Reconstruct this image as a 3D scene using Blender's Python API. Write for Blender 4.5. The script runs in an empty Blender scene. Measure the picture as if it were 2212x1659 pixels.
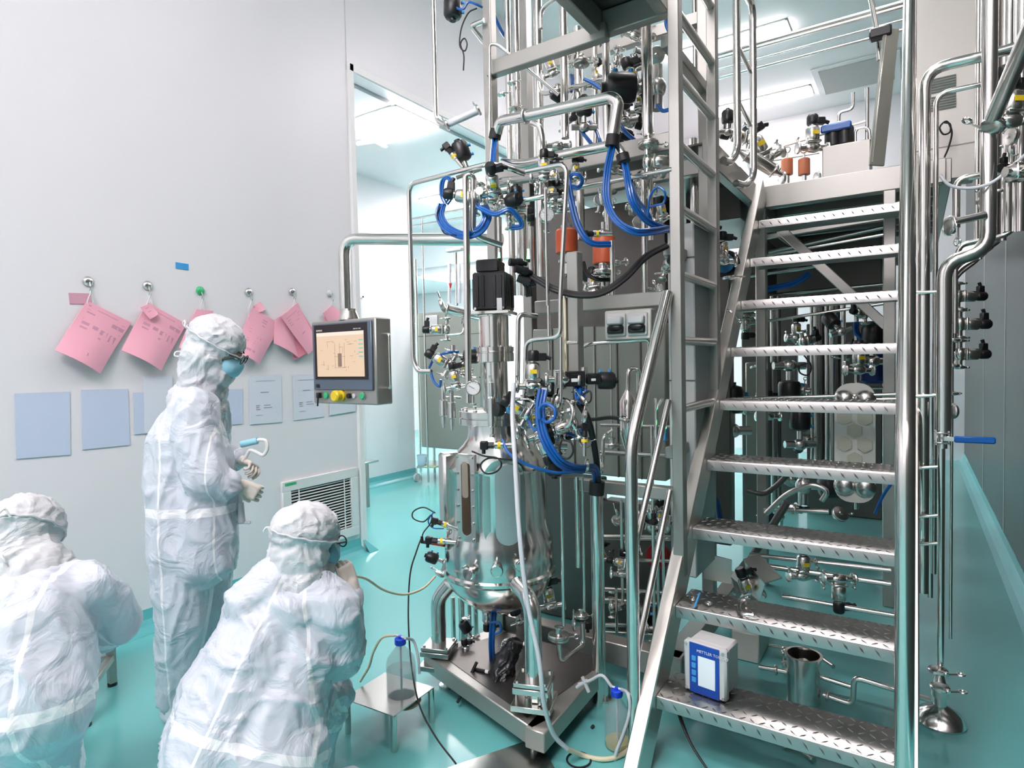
import bpy, bmesh, math, random
from mathutils import Vector, Matrix, noise
import numpy as np
SC = bpy.context.scene
COL = SC.collection
R = math.radians
# ---------------- camera (measured from the two vanishing directions of the room) ----------------
F = 1333.0; CX, CY = 1106.0, 829.5; H = 1.45
dY = np.array([1975-CX, 762-CY, F]); dY /= np.linalg.norm(dY)
dX = -np.array([-941-CX, 822-CY, F]); dX -= dX.dot(dY)*dY; dX /= np.linalg.norm(dX)
dZ = np.cross(dX, dY)
MW = np.array([dX, dY, dZ])
cam = bpy.data.cameras.new('camera'); cam_o = bpy.data.objects.new('camera', cam); COL.objects.link(cam_o)
cam.sensor_width = 36.0; cam.lens = F/2212*36.0; cam.clip_start = .02; cam.clip_end = 100
_m = Matrix([list(MW[i]*np.array([1, -1, -1])) for i in range(3)]).to_4x4(); _m.translation = (0, 0, H)
cam_o.matrix_world = _m
SC.camera = cam_o
# ---------------- light ----------------
EXPOSURE = 1.8
SC.view_settings.view_transform = 'Standard'; SC.view_settings.look = 'None'
SC.view_settings.gamma = 1; SC.view_settings.use_curve_mapping = False
SC.view_settings.exposure = EXPOSURE
SC.cycles.use_denoising = True
SC.cycles.max_bounces = 7; SC.cycles.diffuse_bounces = 4; SC.cycles.glossy_bounces = 5; SC.cycles.transmission_bounces = 6
SC.cycles.transparent_max_bounces = 8; SC.cycles.caustics_reflective = False; SC.cycles.caustics_refractive = False
SC.cycles.sample_clamp_indirect = 6
world = bpy.data.worlds.new('world'); SC.world = world; world.use_nodes = True
world.node_tree.nodes['Background'].inputs[0].default_value = (.9, .95, 1, 1)
world.node_tree.nodes['Background'].inputs[1].default_value = .3
LAMP = 8.0       # strength of the ceiling lamp diffusers
ZC = 5.0          # hall ceiling height
XL, XR, YB, YF = -3.58, .56, -2.6, 10.1
# ---------------- geometry helpers ----------------
def V(*a): return Vector(a)
def ray(px, py): return MW @ (np.array([px-CX, py-CY, F])/F)
def P(px, py, Y):
    r = ray(px, py); return Vector(np.array([0, 0, H]) + r*Y/r[1])
def PX(px, py, X):
    r = ray(px, py); return Vector(np.array([0, 0, H]) + r*X/r[0])
def PZ(px, py, Z):
    r = ray(px, py); return Vector(np.array([0, 0, H]) + r*(Z-H)/r[2])
def D(px, py, d): return Vector(np.array([0, 0, H]) + ray(px, py)*d)
class MB:
    def __init__(s): s.v = []; s.f = []
    def add(s, vs, fs):
        n = len(s.v); s.v += [Vector(q) for q in vs]; s.f += [tuple(i+n for i in q) for q in fs]; return s
def box(mb, c, sz, rot=None, bev=0.0):
    c = Vector(c); hx, hy, hz = sz[0]/2, sz[1]/2, sz[2]/2
    if bev <= 0:
        vs = [(x, y, z) for x in (-hx, hx) for y in (-hy, hy) for z in (-hz, hz)]
        fs = [(0, 1, 3, 2), (4, 6, 7, 5), (0, 4, 5, 1), (2, 3, 7, 6), (0, 2, 6, 4), (1, 5, 7, 3)]
    else:
        b = min(bev, hx*.9, hy*.9, hz*.9); bm = bmesh.new(); bmesh.ops.create_cube(bm, size=1)
        for q in bm.verts: q.co = Vector((q.co.x*2*hx, q.co.y*2*hy, q.co.z*2*hz))
        bmesh.ops.bevel(bm, geom=list(bm.edges), offset=b, segments=1, affect='EDGES', profile=.5)
        bm.verts.ensure_lookup_table(); vs = [q.co.copy() for q in bm.verts]; fs = [[q.index for q in f.verts] for f in bm.faces]; bm.free()
    m = rot if rot is not None else Matrix.Identity(3)
    return mb.add([m @ Vector(q) + c for q in vs], fs)
def rotz(a): return Matrix.Rotation(a, 3, 'Z')
def frame(d):
    d = Vector(d).normalized(); a = Vector((0, 0, 1)) if abs(d.z) < .9 else Vector((1, 0, 0))
    u = d.cross(a).normalized(); w = d.cross(u).normalized(); return u, w, d
def bar(mb, p, q, w, h, up=(0, 0, 1), bev=.002):
    """rectangular bar from p to q; h is measured along up"""
    p, q = Vector(p), Vector(q); d = (q-p); L = d.length; d.normalize()
    up = Vector(up); s = d.cross(up)
    if s.length < 1e-4: s = d.cross(Vector((0, 1, 0)))
    s.normalize(); u = s.cross(d).normalized()
    return box(mb, (p+q)/2, (L, w, h), Matrix((d, s, u)).transposed(), bev)
def ring_tube(mb, pts, rs, seg, closed=False, cap=True):
    n = len(pts); pts = [Vector(q) for q in pts]
    if not hasattr(rs, '__len__'): rs = [rs]*n
    t0 = (pts[1]-pts[0]).normalized(); u, w, _ = frame(t0); vs = []
    prev = t0
    for i, q in enumerate(pts):
        if closed: t = (pts[(i+1) % n]-pts[i-1]).normalized()
        elif i == 0: t = t0
        elif i == n-1: t = (pts[i]-pts[i-1]).normalized()
        else: t = ((pts[i+1]-q).normalized()+(q-pts[i-1]).normalized())
        if t.length < 1e-6: t = prev.copy()
        t.normalize()
        ax = prev.cross(t)
        if ax.length > 1e-6:
            m = Matrix.Rotation(prev.angle(t), 3, ax.normalized()); u = m @ u; w = m @ w
        prev = t
        for k in range(seg):
            a = 2*math.pi*k/seg; vs.append(q + (u*math.cos(a)+w*math.sin(a))*rs[i])
    fs = []
    for i in range(n if closed else n-1):
        j = (i+1) % n
        for k in range(seg):
            l = (k+1) % seg; fs.append((i*seg+k, i*seg+l, j*seg+l, j*seg+k))
    if cap and not closed:
        fs.append(tuple(range(seg-1, -1, -1))); fs.append(tuple((n-1)*seg+k for k in range(seg)))
    return mb.add(vs, fs)
def fillet(pts, rad, steps=5):
    pts = [Vector(q) for q in pts]; out = [pts[0]]
    for i in range(1, len(pts)-1):
        a, b, c = pts[i-1], pts[i], pts[i+1]; d1 = (a-b); d2 = (c-b)
        r_ = min(rad, d1.length*.48, d2.length*.48)
        p1 = b+d1.normalized()*r_; p2 = b+d2.normalized()*r_
        for k in range(steps+1):
            t = k/steps; out.append(p1*(1-t)**2+b*2*t*(1-t)+p2*t*t)
    out.append(pts[-1]); return out
def tube(mb, pts, r, bend=0.05, seg=12):
    return ring_tube(mb, fillet(pts, bend) if len(pts) > 2 else pts, r, seg)
def spline(pts, sub=6):
    pts = [Vector(q) for q in pts]
    if len(pts) < 3: return pts
    e = [pts[0]*2-pts[1]]+pts+[pts[-1]*2-pts[-2]]; out = []
    for i in range(1, len(e)-2):
        p0, p1, p2, p3 = e[i-1:i+3]
        for k in range(sub):
            t = k/sub
            out.append(.5*((2*p1)+(p2-p0)*t+(2*p0-5*p1+4*p2-p3)*t*t+(3*p1-p0-3*p2+p3)*t**3))
    out.append(pts[-1]); return out
def hose(mb, pts, r, sub=6, seg=8): return ring_tube(mb, spline(pts, sub), r, seg)
def torus(mb, c, axis, Rr, r, n=24, seg=8, sx=1.0):
    u, w, d = frame(axis); c = Vector(c)
    return ring_tube(mb, [c+(u*math.cos(2*math.pi*k/n)*sx+w*math.sin(2*math.pi*k/n))*Rr for k in range(n)], r, seg, closed=True)
def cyl(mb, p, q, r0, r1=None, seg=20):
    return ring_tube(mb, [p, q], [r0, r0 if r1 is None else r1], seg)
def lathe(mb, o, axis, prof, seg=32):
    """prof: (r, h) pairs along the axis from o"""
    u, w, d = frame(axis); o = Vector(o); vs = []; n = len(prof)
    for r_, h in prof:
        for k in range(seg):
            a = 2*math.pi*k/seg; vs.append(o+d*h+(u*math.cos(a)+w*math.sin(a))*max(r_, 1e-4))
    fs = [(i*seg+k, i*seg+(k+1) % seg, (i+1)*seg+(k+1) % seg, (i+1)*seg+k) for i in range(n-1) for k in range(seg)]
    fs.append(tuple(range(seg-1, -1, -1))); fs.append(tuple((n-1)*seg+k for k in range(seg)))
    return mb.add(vs, fs)
def ell(mb, c, r, rot=None, nu=20, nv=12):
    c = Vector(c); m = rot if rot is not None else Matrix.Identity(3); vs = []; fs = []
    for i in range(nv+1):
        th = math.pi*i/nv
        for k in range(nu):
            a = 2*math.pi*k/nu
            vs.append(c+m @ Vector((r[0]*math.sin(th)*math.cos(a), r[1]*math.sin(th)*math.sin(a), r[2]*math.cos(th))))
    for i in range(nv):
        for k in range(nu): fs.append((i*nu+k, (i+1)*nu+k, (i+1)*nu+(k+1) % nu, i*nu+(k+1) % nu))
    return mb.add(vs, fs)
def cap_(mb, p, q, r0, r1, seg=16):
    """capsule with tapering radius"""
    p, q = Vector(p), Vector(q); d = (q-p).normalized(); pts = []; rs = []
    for k in range(5):
        a = math.pi/2*(k/4); pts.append(p-d*r0*math.cos(a)); rs.append(max(r0*math.sin(a), 1e-4))
    for k in range(5):
        a = math.pi/2*(1-k/4); pts.append(q+d*r1*math.cos(a)); rs.append(max(r1*math.sin(a), 1e-4))
    return ring_tube(mb, pts, rs, seg)
def prism(mb, poly, thick):
    """closed polygon (3D points) extruded by the vector thick"""
    n = len(poly); t = Vector(thick); poly = [Vector(q) for q in poly]
    return mb.add(poly+[q+t for q in poly], [tuple(range(n-1, -1, -1)), tuple(range(n, 2*n))]+[(i, (i+1) % n, (i+1) % n+n, i+n) for i in range(n)])
# ---------------- objects ----------------
OFF = {}
def obj(name, mb, mat, parent=None, ang=38, smooth=True):
    off = OFF.get(parent.name, Vector((0, 0, 0))) if parent is not None else Vector((0, 0, 0))
    me = bpy.data.meshes.new(name)
    me.from_pydata([tuple(q-off) for q in mb.v], [], mb.f); me.validate(); me.update()
    if smooth:
        me.shade_smooth(); me.set_sharp_from_angle(angle=R(ang))
    if mat is not None: me.materials.append(mat)
    o = bpy.data.objects.new(name, me); COL.objects.link(o)
    if parent is not None: o.parent = parent
    OFF[o.name] = off
    return o
def tag(o, label, cat, group=None):
    o['label'] = label; o['category'] = cat
    if group: o['group'] = group
    return o
def thing(name, label, cat, loc=(0, 0, 0), group=None):
    o = bpy.data.objects.new(name, None); o.empty_display_size = .05; COL.objects.link(o); o.location = loc
    OFF[o.name] = Vector(loc); return tag(o, label, cat, group)
def struct(name, mb, mat, smooth=False):
    o = obj(name, mb, mat, smooth=smooth); o['kind'] = 'structure'; return o
def kids(o): return [q for q in bpy.data.objects if q.parent == o]
KID = {}
def copy_tree(o, parent=None):
    c = o.copy(); COL.objects.link(c); c.parent = parent
    if o.name not in KID: KID[o.name] = [q.name for q in kids(o)]
    for n in KID[o.name]: copy_tree(bpy.data.objects[n], c)
    return c
USED = set()
def place(proto, label, loc, x=(1, 0, 0), z=(0, 0, 1), s=1.0, group=None, name=None):
    """copy of a thing built at the origin; its local X goes to x, local Z near z"""
    if proto.name in USED: o = copy_tree(proto)
    else: USED.add(proto.name); o = proto
    x = Vector(x).normalized(); z = Vector(z); y = z.cross(x)
    if y.length < 1e-3: y = Vector((0, 1, 0)).cross(x)
    y.normalize(); z = x.cross(y).normalized()
    o.matrix_world = Matrix.Translation(loc) @ Matrix((x, y, z)).transposed().to_4x4() @ Matrix.Scale(s, 4)
    o['label'] = label
    if group: o['group'] = group
    elif 'group' in o: del o['group']
    return o
# ---------------- materials ----------------
def mat(name, col, rough=.5, metal=0.0, **k):
    m = bpy.data.materials.new(name); m.use_nodes = True; nt = m.node_tree; b = nt.nodes['Principled BSDF']
    b.inputs['Base Color'].default_value = (*col, 1); b.inputs['Roughness'].default_value = rough; b.inputs['Metallic'].default_value = metal
    if 'coat' in k: b.inputs['Coat Weight'].default_value = k['coat']; b.inputs['Coat Roughness'].default_value = k.get('coatr', .08)
    if 'emit' in k: b.inputs['Emission Color'].default_value = (*k.get('ecol', col), 1); b.inputs['Emission Strength'].default_value = k['emit']
    if 'trans' in k: b.inputs['Transmission Weight'].default_value = k['trans']; b.inputs['IOR'].default_value = k.get('ior', 1.45)
    if 'alpha' in k: b.inputs['Alpha'].default_value = k['alpha']
    if 'bump' in k or 'var' in k:
        tc = nt.nodes.new('ShaderNodeTexCoord'); mp = nt.nodes.new('ShaderNodeMapping'); mp.inputs['Scale'].default_value = k.get('stretch', (1, 1, 1))
        nz = nt.nodes.new('ShaderNodeTexNoise'); nz.inputs['Scale'].default_value = k.get('nscale', 20); nz.inputs['Detail'].default_value = 3
        nt.links.new(tc.outputs['Object'], mp.inputs[0]); nt.links.new(mp.outputs[0], nz.inputs['Vector'])
        if 'bump' in k:
            bp = nt.nodes.new('ShaderNodeBump'); bp.inputs['Strength'].default_value = k['bump']; bp.inputs['Distance'].default_value = k.get('bdist', .01)
            nt.links.new(nz.outputs[0], bp.inputs['Height']); nt.links.new(bp.outputs[0], b.inputs['Normal'])
        if 'var' in k:
            mr = nt.nodes.new('ShaderNodeMapRange'); mr.inputs['To Min'].default_value = max(0, rough-k['var']); mr.inputs['To Max'].default_value = rough+k['var']
            nt.links.new(nz.outputs[0], mr.inputs[0]); nt.links.new(mr.outputs[0], b.inputs['Roughness'])
    return m
M_ = {}
M_['steel'] = mat('brushed_steel', (.66, .64, .595), .33, 1, var=.1, nscale=9, stretch=(1, 1, .2))
M_['pol'] = mat('polished_steel', (.72, .705, .67), .16, 1)
M_['satin'] = mat('satin_steel', (.66, .65, .62), .26, 1, bump=.05, nscale=14, bdist=.004)
M_['paint'] = mat('warm_grey_steel', (.42, .415, .385), .42, .7)
M_['mirror'] = mat('mirror_steel', (.72, .72, .70), .17, 1, bump=.02, nscale=5, bdist=.01)
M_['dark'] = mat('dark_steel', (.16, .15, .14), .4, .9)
M_['black'] = mat('black_plastic', (.012, .012, .014), .35)
M_['rubber'] = mat('black_rubber', (.015, .015, .016), .55)
M_['blue'] = mat('blue_hose', (.008, .115, .43), .3, coat=.3)
M_['lblue'] = mat('light_blue_plastic', (.06, .36, .75), .4)
M_['orange'] = mat('orange_red_housing', (.72, .13, .05), .45)
M_['red'] = mat('red_plastic', (.75, .04, .03), .4)
M_['green'] = mat('green_plastic', (.05, .5, .2), .4)
M_['yellow'] = mat('yellow_plastic', (.9, .66, .03), .4)
M_['white'] = mat('white_plastic', (.8, .8, .79), .4)
M_['grey'] = mat('light_grey_plastic', (.62, .63, .63), .45)
M_['wall'] = mat('white_wall_panel', (.83, .82, .84), .4)
M_['ceil'] = mat('white_ceiling_panel', (.88, .87, .865), .45)
M_['annex'] = mat('annex_wall_panel', (.84, .86, .88), .35)
M_['rwall'] = mat('shaded_wall_panel', (.05, .055, .05), .3, .1)  # near-black base carries the shade of the mezzanine on this wall
M_['floor'] = mat('teal_epoxy_floor', (.17, .56, .55), .22, coat=.4, coatr=.12, var=.06, nscale=3)
M_['cove'] = mat('teal_floor_cove', (.13, .50, .52), .25, coat=.3)
M_['lamp2'] = mat('side_room_diffuser', (1, 1, 1), .5, emit=LAMP*.95, ecol=(1.0, .885, .90))
M_['lamp'] = mat('lamp_diffuser', (1, 1, 1), .5, emit=LAMP, ecol=(1.0, .905, .925))
M_['green_lamp'] = mat('green_indicator', (.1, 1, .3), .4, emit=3.5, ecol=(.1, 1, .3))
M_['white_lamp'] = mat('white_indicator', (1, 1, 1), .4, emit=3, ecol=(1, 1, 1))
M_['pink'] = mat('pink_paper', (.87, .42, .52), .6)
M_['dpink'] = mat('dark_pink_paper', (.80, .27, .36), .6)
M_['paper'] = mat('white_paper', (.74, .78, .86), .35)
M_['paper2'] = mat('pale_blue_sleeve', (.60, .68, .84), .25)
M_['ink'] = mat('grey_ink', (.28, .24, .30), .7)
M_['pinkink'] = mat('pink_ink', (.60, .30, .40), .7)
M_['glass'] = mat('clear_glass', (1, 1, 1), .02, trans=1, ior=1.3)
M_['sil'] = mat('milky_silicone', (.84, .86, .9), .3, trans=.25)
M_['silY'] = mat('yellowed_silicone', (.78, .72, .5), .35)
M_['skin'] = mat('skin', (.62, .40, .29), .5)
M_['glove'] = mat('latex_glove', (.72, .66, .58), .5)
M_['mask'] = mat('light_blue_mask', (.32, .66, .80), .7)
M_['shoe'] = mat('white_shoe_cover', (.78, .82, .86), .5)
M_['hole'] = mat('black_recess', (.01, .01, .012), .8)
M_['cabinet'] = mat('grey_green_cabinet', (.36, .375, .33), .35, .5)
M_['beige'] = mat('beige_panel', (.62, .61, .56), .4, .2)
def fabric(name, planes, col=(.64, .69, .76)):
    """coverall cloth; each seam tape is a plane (normal, offset, half width) in object space"""
    m = mat(name, col, .42); nt = m.node_tree; b = nt.nodes['Principled BSDF']; N = nt.nodes.new; L = nt.links.new
    tc = N('ShaderNodeTexCoord'); acc = None
    for n, off, hw in planes:
        dt = N('ShaderNodeVectorMath'); dt.operation = 'DOT_PRODUCT'; dt.inputs[1].default_value = n; L(tc.outputs['Object'], dt.inputs[0])
        s = N('ShaderNodeMath'); s.operation = 'SUBTRACT'; s.inputs[1].default_value = off; L(dt.outputs['Value'], s.inputs[0])
        a = N('ShaderNodeMath'); a.operation = 'ABSOLUTE'; L(s.outputs[0], a.inputs[0])
        l = N('ShaderNodeMath'); l.operation = 'LESS_THAN'; l.inputs[1].default_value = hw; L(a.outputs[0], l.inputs[0])
        if acc is None: acc = l
        else:
            mx = N('ShaderNodeMath'); mx.operation = 'MAXIMUM'; L(acc.outputs[0], mx.inputs[0]); L(l.outputs[0], mx.inputs[1]); acc = mx
    nz = N('ShaderNodeTexNoise'); nz.inputs['Scale'].default_value = 9; nz.inputs['Detail'].default_value = 4; nz.inputs['Distortion'].default_value = 1.2; L(tc.outputs['Object'], nz.inputs['Vector'])
    bp = N('ShaderNodeBump'); bp.inputs['Strength'].default_value = .6; bp.inputs['Distance'].default_value = .03; L(nz.outputs[0], bp.inputs['Height'])
    if acc is not None:
        mix = N('ShaderNodeMix'); mix.data_type = 'RGBA'; mix.inputs[6].default_value = (*col, 1); mix.inputs[7].default_value = (.94, .95, .97, 1)
        L(acc.outputs[0], mix.inputs[0]); L(mix.outputs[2], b.inputs['Base Color'])
    L(bp.outputs[0], b.inputs['Normal']); return m
def lettering(parent, text, origin, xdir, ydir, size, m, depth=.0006, name='lettering'):
    """raised characters; origin is the lower left corner"""
    cu = bpy.data.curves.new('t', 'FONT'); cu.body = text; cu.size = size; cu.extrude = depth; cu.resolution_u = 2
    to = bpy.data.objects.new('t', cu); COL.objects.link(to)
    dg = bpy.context.evaluated_depsgraph_get(); me = bpy.data.meshes.new_from_object(to.evaluated_get(dg))
    x = Vector(xdir).normalized(); y = Vector(ydir).normalized(); z = x.cross(y)
    mb = MB(); mb.add([Vector(origin)+x*q.co.x+y*q.co.y+z*q.co.z for q in me.vertices], [tuple(f.vertices) for f in me.polygons])
    bpy.data.objects.remove(to); bpy.data.curves.remove(cu)
    return obj(name, mb, m, parent, smooth=False)
# ================= the setting =================
mb = MB(); box(mb, ((-9+XR)/2, (YB+YF)/2, -.05), (XR+9+.4, YF-YB+.4, .1)); struct('floor', mb, M_['floor'])
mb = MB(); box(mb, ((XL+XR)/2, (YB+YF)/2, ZC+.06), (XR-XL+.4, YF-YB+.4, .12)); struct('ceiling', mb, M_['ceil'])
HZ = 3.66; YO = 3.31
mb = MB(); box(mb, (XL-.06, (YB+YO)/2, ZC/2), (.12, YO-YB, ZC)); box(mb, (XL-.06, (YO+YF)/2, (HZ+ZC)/2), (.12, YF-YO, ZC-HZ))
struct('wall_left', mb, M_['wall'])
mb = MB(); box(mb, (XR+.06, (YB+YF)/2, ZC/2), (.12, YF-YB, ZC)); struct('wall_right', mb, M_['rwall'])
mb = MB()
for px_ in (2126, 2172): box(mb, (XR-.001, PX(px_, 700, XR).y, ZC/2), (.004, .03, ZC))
struct('reflection_strip', mb, M_['grey'])  # pale strips standing in for light reflected on the right wall
mb = MB(); box(mb, ((XR-9)/2, YF+.06, ZC/2), (XR+9.2, .12, ZC)); struct('wall_back', mb, M_['wall'])
mb = MB(); box(mb, ((XR+XL)/2, YB-.06, ZC/2), (XR-XL+.4, .12, ZC)); struct('wall_front', mb, M_['wall'])
# annex beyond the opening
mb = MB(); box(mb, ((XL-9)/2-.12, (YO+YF)/2-.1, 3.68), (9+XL-.02, YF-YO+.2, .1)); struct('ceiling_annex', mb, M_['annex'])
mb = MB(); box(mb, (-5.41, 4.55, 1.815), (.12, 2.7, 3.63)); struct('wall_annex_side', mb, M_['annex'])
mb = MB(); box(mb, (-4.5, 3.2, 1.815), (1.7, .12, 3.63)); struct('wall_annex_front', mb, M_['annex'])
mb = MB(); box(mb, (-7.1, 5.85, 1.815), (3.3, .1, 3.63)); struct('wall_annex_inner', mb, M_['annex'])
mb = MB(); box(mb, (-9.06, 8, 1.815), (.12, 4.3, 3.63)); struct('wall_annex_end', mb, M_['annex'])
mb = MB(); box(mb, (-5.6, 9.0, 2.98), (6.6, 2.1, .12)); struct('ceiling_annex_low', mb, M_['annex'])
mb = MB(); box(mb, (-5.6, 7.9, 3.33), (6.6, .08, .6)); struct('trim_4', mb, M_['annex'])
# opening trim: reveal and moulding round the head and jamb
mb = MB(); box(mb, (XL+.006, (YO+YF)/2, HZ+.03), (.03, YF-YO, .07), bev=.008); box(mb, (XL+.006, YO+.02, HZ/2+.03), (.03, .06, HZ+.06), bev=.008)
struct('trim_1', mb, M_['ceil'])
mb = MB(); box(mb, (XL+.0015, YO-.01, (ZC+HZ)/2), (.004, .006, ZC-HZ))
for y in (-1.2, .35, 1.9): pass
struct('trim_2', mb, M_['grey'])
def cove(name, x0, y0, y1, sgn):
    mb = MB(); prof = [(0, 0), (.09, 0), (.055, .008), (.028, .028), (.010, .055), (.004, .11), (0, .11)]
    prism(mb, [(x0+sgn*a, y0, b+.001) for a, b in prof], (0, y1-y0, 0)); struct(name, mb, M_['cove'])
cove('baseboard_left', XL, YB, YO, 1); cove('baseboard_right', XR, YB, YF, -1); cove('baseboard_annex', -5.35, 3.26, 5.9, 1)
mb = MB(); prism(mb, [(XL+.09, YO, 0.001), (XL+.09, YO+.09, .001), (XL-.12, YO+.09, .001), (XL-.12, YO+.004, .11), (XL+.004, YO+.004, .11), (XL+.004, YO, .11)], (0, 0, .002)); struct('baseboard_jamb', mb, M_['cove'])
# annex door on the side wall
mb = MB(); box(mb, (-5.345, 4.55, 1.1), (.012, 1.0, 2.2), bev=.004)
for y in (4.04, 5.06): box(mb, (-5.34, y, 1.12), (.03, .03, 2.24), bev=.005)
box(mb, (-5.34, 4.55, 2.225), (.03, 1.05, .03), bev=.005); struct('door_1', mb, M_['annex'])
# ---- ceiling lamps ----
def lamp(label, x, y, z, w, d, on=True, group=None):
    t = thing('ceiling_lamp', label, 'ceiling light', (x, y, z-.03), group)
    mb = MB()
    for sx in (-1, 1): box(mb, (x+sx*(w/2+.01), y, z-.008), (.02, d+.04, .016), bev=.004)
    for sy in (-1, 1): box(mb, (x, y+sy*(d/2+.01), z-.008), (w+.04, .02, .016), bev=.004)
    obj('lamp_frame', mb, M_['ceil'], t)
    mb = MB(); box(mb, (x, y, z-.022), (w, d, .036)); obj('diffuser', mb, M_['lamp' if x > XL else 'lamp2'], t, smooth=False)
    return t
lamp('bright ceiling light nearer the camera, seen behind the ladder cage', -1.78, 7.35, ZC, 1.25, .3)
lamp('bright ceiling light farther away, close to the end wall', -1.82, 9.25, ZC, 1.3, .3)
for i, y in enumerate((5.4, 3.4, 1.3, -.8, -2.1)):  # unseen lamps, placed and sized for frontal fill and an even wall
    lamp('ceiling light in the row over the hall, outside the picture', -.85, y, ZC, (2.0, .9, .9, 2.2, 2.2)[i], (.45, .3, .3, .6, .6)[i], group='hall ceiling lights overhead')
lamp('bright square ceiling light just inside the side opening', -4.05, 4.2, 3.63, .75, .55)
lamp('bright ceiling light far back in the side room', -5.5, 8.3, 2.92, 3.0, .7)
lamp('ceiling light of the side room, hidden behind the pipework', -4.7, 6.6, 3.63, 1.6, .6)  # extra unseen lamp put in to brighten the side room
t = thing('smoke_detector', 'flat square white detector on the side room ceiling by the lamp', 'smoke detector', P(803, 312, 4.1))
c = PZ(803, 306, 3.62); OFF[t.name] = c; t.location = c
mb = MB(); box(mb, c-V(0, 0, .035), (.24, .24, .05), rotz(R(12)), bev=.02); obj('cover', mb, M_['ceil'], t)
mb = MB(); box(mb, c-V(0, 0, .006), (.13, .13, .012), rotz(R(12)), bev=.004); obj('base', mb, M_['grey'], t)
# ceiling air diffuser
c = V(-.62, 9.1, ZC); t = thing('air_diffuser', 'large square grey air diffuser set in the hall ceiling', 'ceiling vent', c)
mb = MB(); box(mb, c-V(0, 0, .01), (.95, .95, .02), bev=.006); obj('frame', mb, M_['ceil'], t)
mb = MB(); box(mb, c-V(0, 0, .024), (.8, .8, .012), bev=.004); obj('perforated_plate', mb, mat('diffuser_plate', (.5, .49, .47), .6), t)
# ---- return air grille low on the left wall ----
a0, a1, b1 = PX(605, 1045, XL), PX(762, 1010, XL), PX(765, 1160, XL)
yv0, yv1, zv0, zv1 = a0.y, a1.y+.03, .15, a0.z+.01
t = thing('return_air_grille', 'large white louvred air grille low on the left wall', 'vent grille', (XL, (yv0+yv1)/2, zv0))
mb = MB(); fx = XL+.012; w_ = .07
for (ya, yb, za, zb) in ((yv0, yv1, zv1-w_, zv1), (yv0, yv1, zv0, zv0+w_), (yv0, yv0+w_, zv0+w_, zv1-w_), (yv1-w_, yv1, zv0+w_, zv1-w_)):
    box(mb, (fx, (ya+yb)/2, (za+zb)/2), (.024, yb-ya, zb-za), bev=.003)
obj('frame', mb, M_['white'], t)
mb = MB(); box(mb, (XL+.003, (yv0+yv1)/2, (zv0+zv1)/2), (.004, yv1-yv0-.1, zv1-zv0-.1)); obj('dark_backing', mb, M_['hole'], t, smooth=False)
mb = MB(); n = 18
for i in range(n):
    z = zv0+w_+(zv1-zv0-2*w_)*(i+.5)/n; box(mb, (XL+.012, (yv0+yv1)/2, z), (.010, yv1-yv0-2*w_, .0045), Matrix.Rotation(R(20), 3, 'Y'))
for fy in (.2, .8): box(mb, (XL+.019, yv0+(yv1-yv0)*fy, (zv0+zv1)/2), (.004, .008, zv1-zv0-2*w_))
obj('louvres', mb, M_['white'], t)
mb = MB(); box(mb, (XL+.0255, yv0+.065, zv1-.02), (.002, .09, .016)); obj('green_sticker', mb, M_['green'], t)
# ---- things on the left wall ----
def wbox(mb, px, py, w, h, off=.002, th=.002, ang=0.0, c=None):
    c = c or PX(px, py, XL); return box(mb, (XL+off, c.y, c.z), (th, w, h), Matrix.Rotation(ang, 3, 'X'))
c = PX(393, 575, XL); mb = MB(); box(mb, (XL+.002, c.y, c.z), (.003, .075, .035), Matrix.Rotation(R(-2), 3, 'X'))
t = tag(obj('wall_label', mb, M_['lblue']), 'small blue rectangular label stuck alone on the left wall', 'label')
c = PX(173, 645, XL); mb = MB(); box(mb, (XL+.002, c.y, c.z), (.003, .10, .055), Matrix.Rotation(R(3), 3, 'X'))
tag(obj('wall_label', mb, mat('dusty_pink', (.68, .36, .46), .6)), 'small dusty pink label on the wall left of the first hanging folder', 'label')
def quadsheet(mb, px4, off, th=.003, bulge=0.0):
    """sheet given by four image corners lying on the wall plane"""
    q = [PX(x, y, XL+off) for x, y in px4]; n = 6; vs = []; fs = []
    for s in (0, 1):
        for i in range(n+1):
            for j in range(n+1):
                u, v = i/n, j/n; p = (q[0]*(1-u)+q[1]*u)*(1-v)+(q[3]*(1-u)+q[2]*u)*v
                p = p.copy(); p.x = XL+off+bulge*math.sin(math.pi*u)*v+bulge*.8*v*v+(th if s else 0); vs.append(p)
    m = (n+1)**2
    for i in range(n):
        for j in range(n):
            a = i*(n+1)+j; b = a+n+1; fs += [(a, b, b+1, a+1), (m+a, m+a+1, m+b+1, m+b)]
    for i in range(n):
        for a, b in ((i, i+1), ((n*(n+1))+i, (n*(n+1))+i+1), (i*(n+1), (i+1)*(n+1)), (i*(n+1)+n, (i+1)*(n+1)+n)): fs.append((a, b, m+b, m+a))
    return mb.add(vs, fs)
def qp(px4, u, v):
    a = [Vector((x, y)) for x, y in px4]; p = (a[0]*(1-u)+a[1]*u)*(1-v)+(a[3]*(1-u)+a[2]*u)*v; return p
def textlines(px4, rows, off, th=.0012, bulge=0):
    mb = MB()
    for (u0, u1, v, h) in rows:
        c4 = [qp(px4, u0, v), qp(px4, u1, v), qp(px4, u1, v+h), qp(px4, u0, v+h)]
        q = [PX(p.x, p.y, XL+off) for p in c4]
        for k, uv in enumerate(((u0, v), (u1, v), (u1, v+h), (u0, v+h))):
            q[k].x = XL+off+bulge*math.sin(math.pi*uv[0])*uv[1]+bulge*.8*uv[1]**2
        prism(mb, q, (th, 0, 0))
    return mb
random.seed(4)
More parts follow.
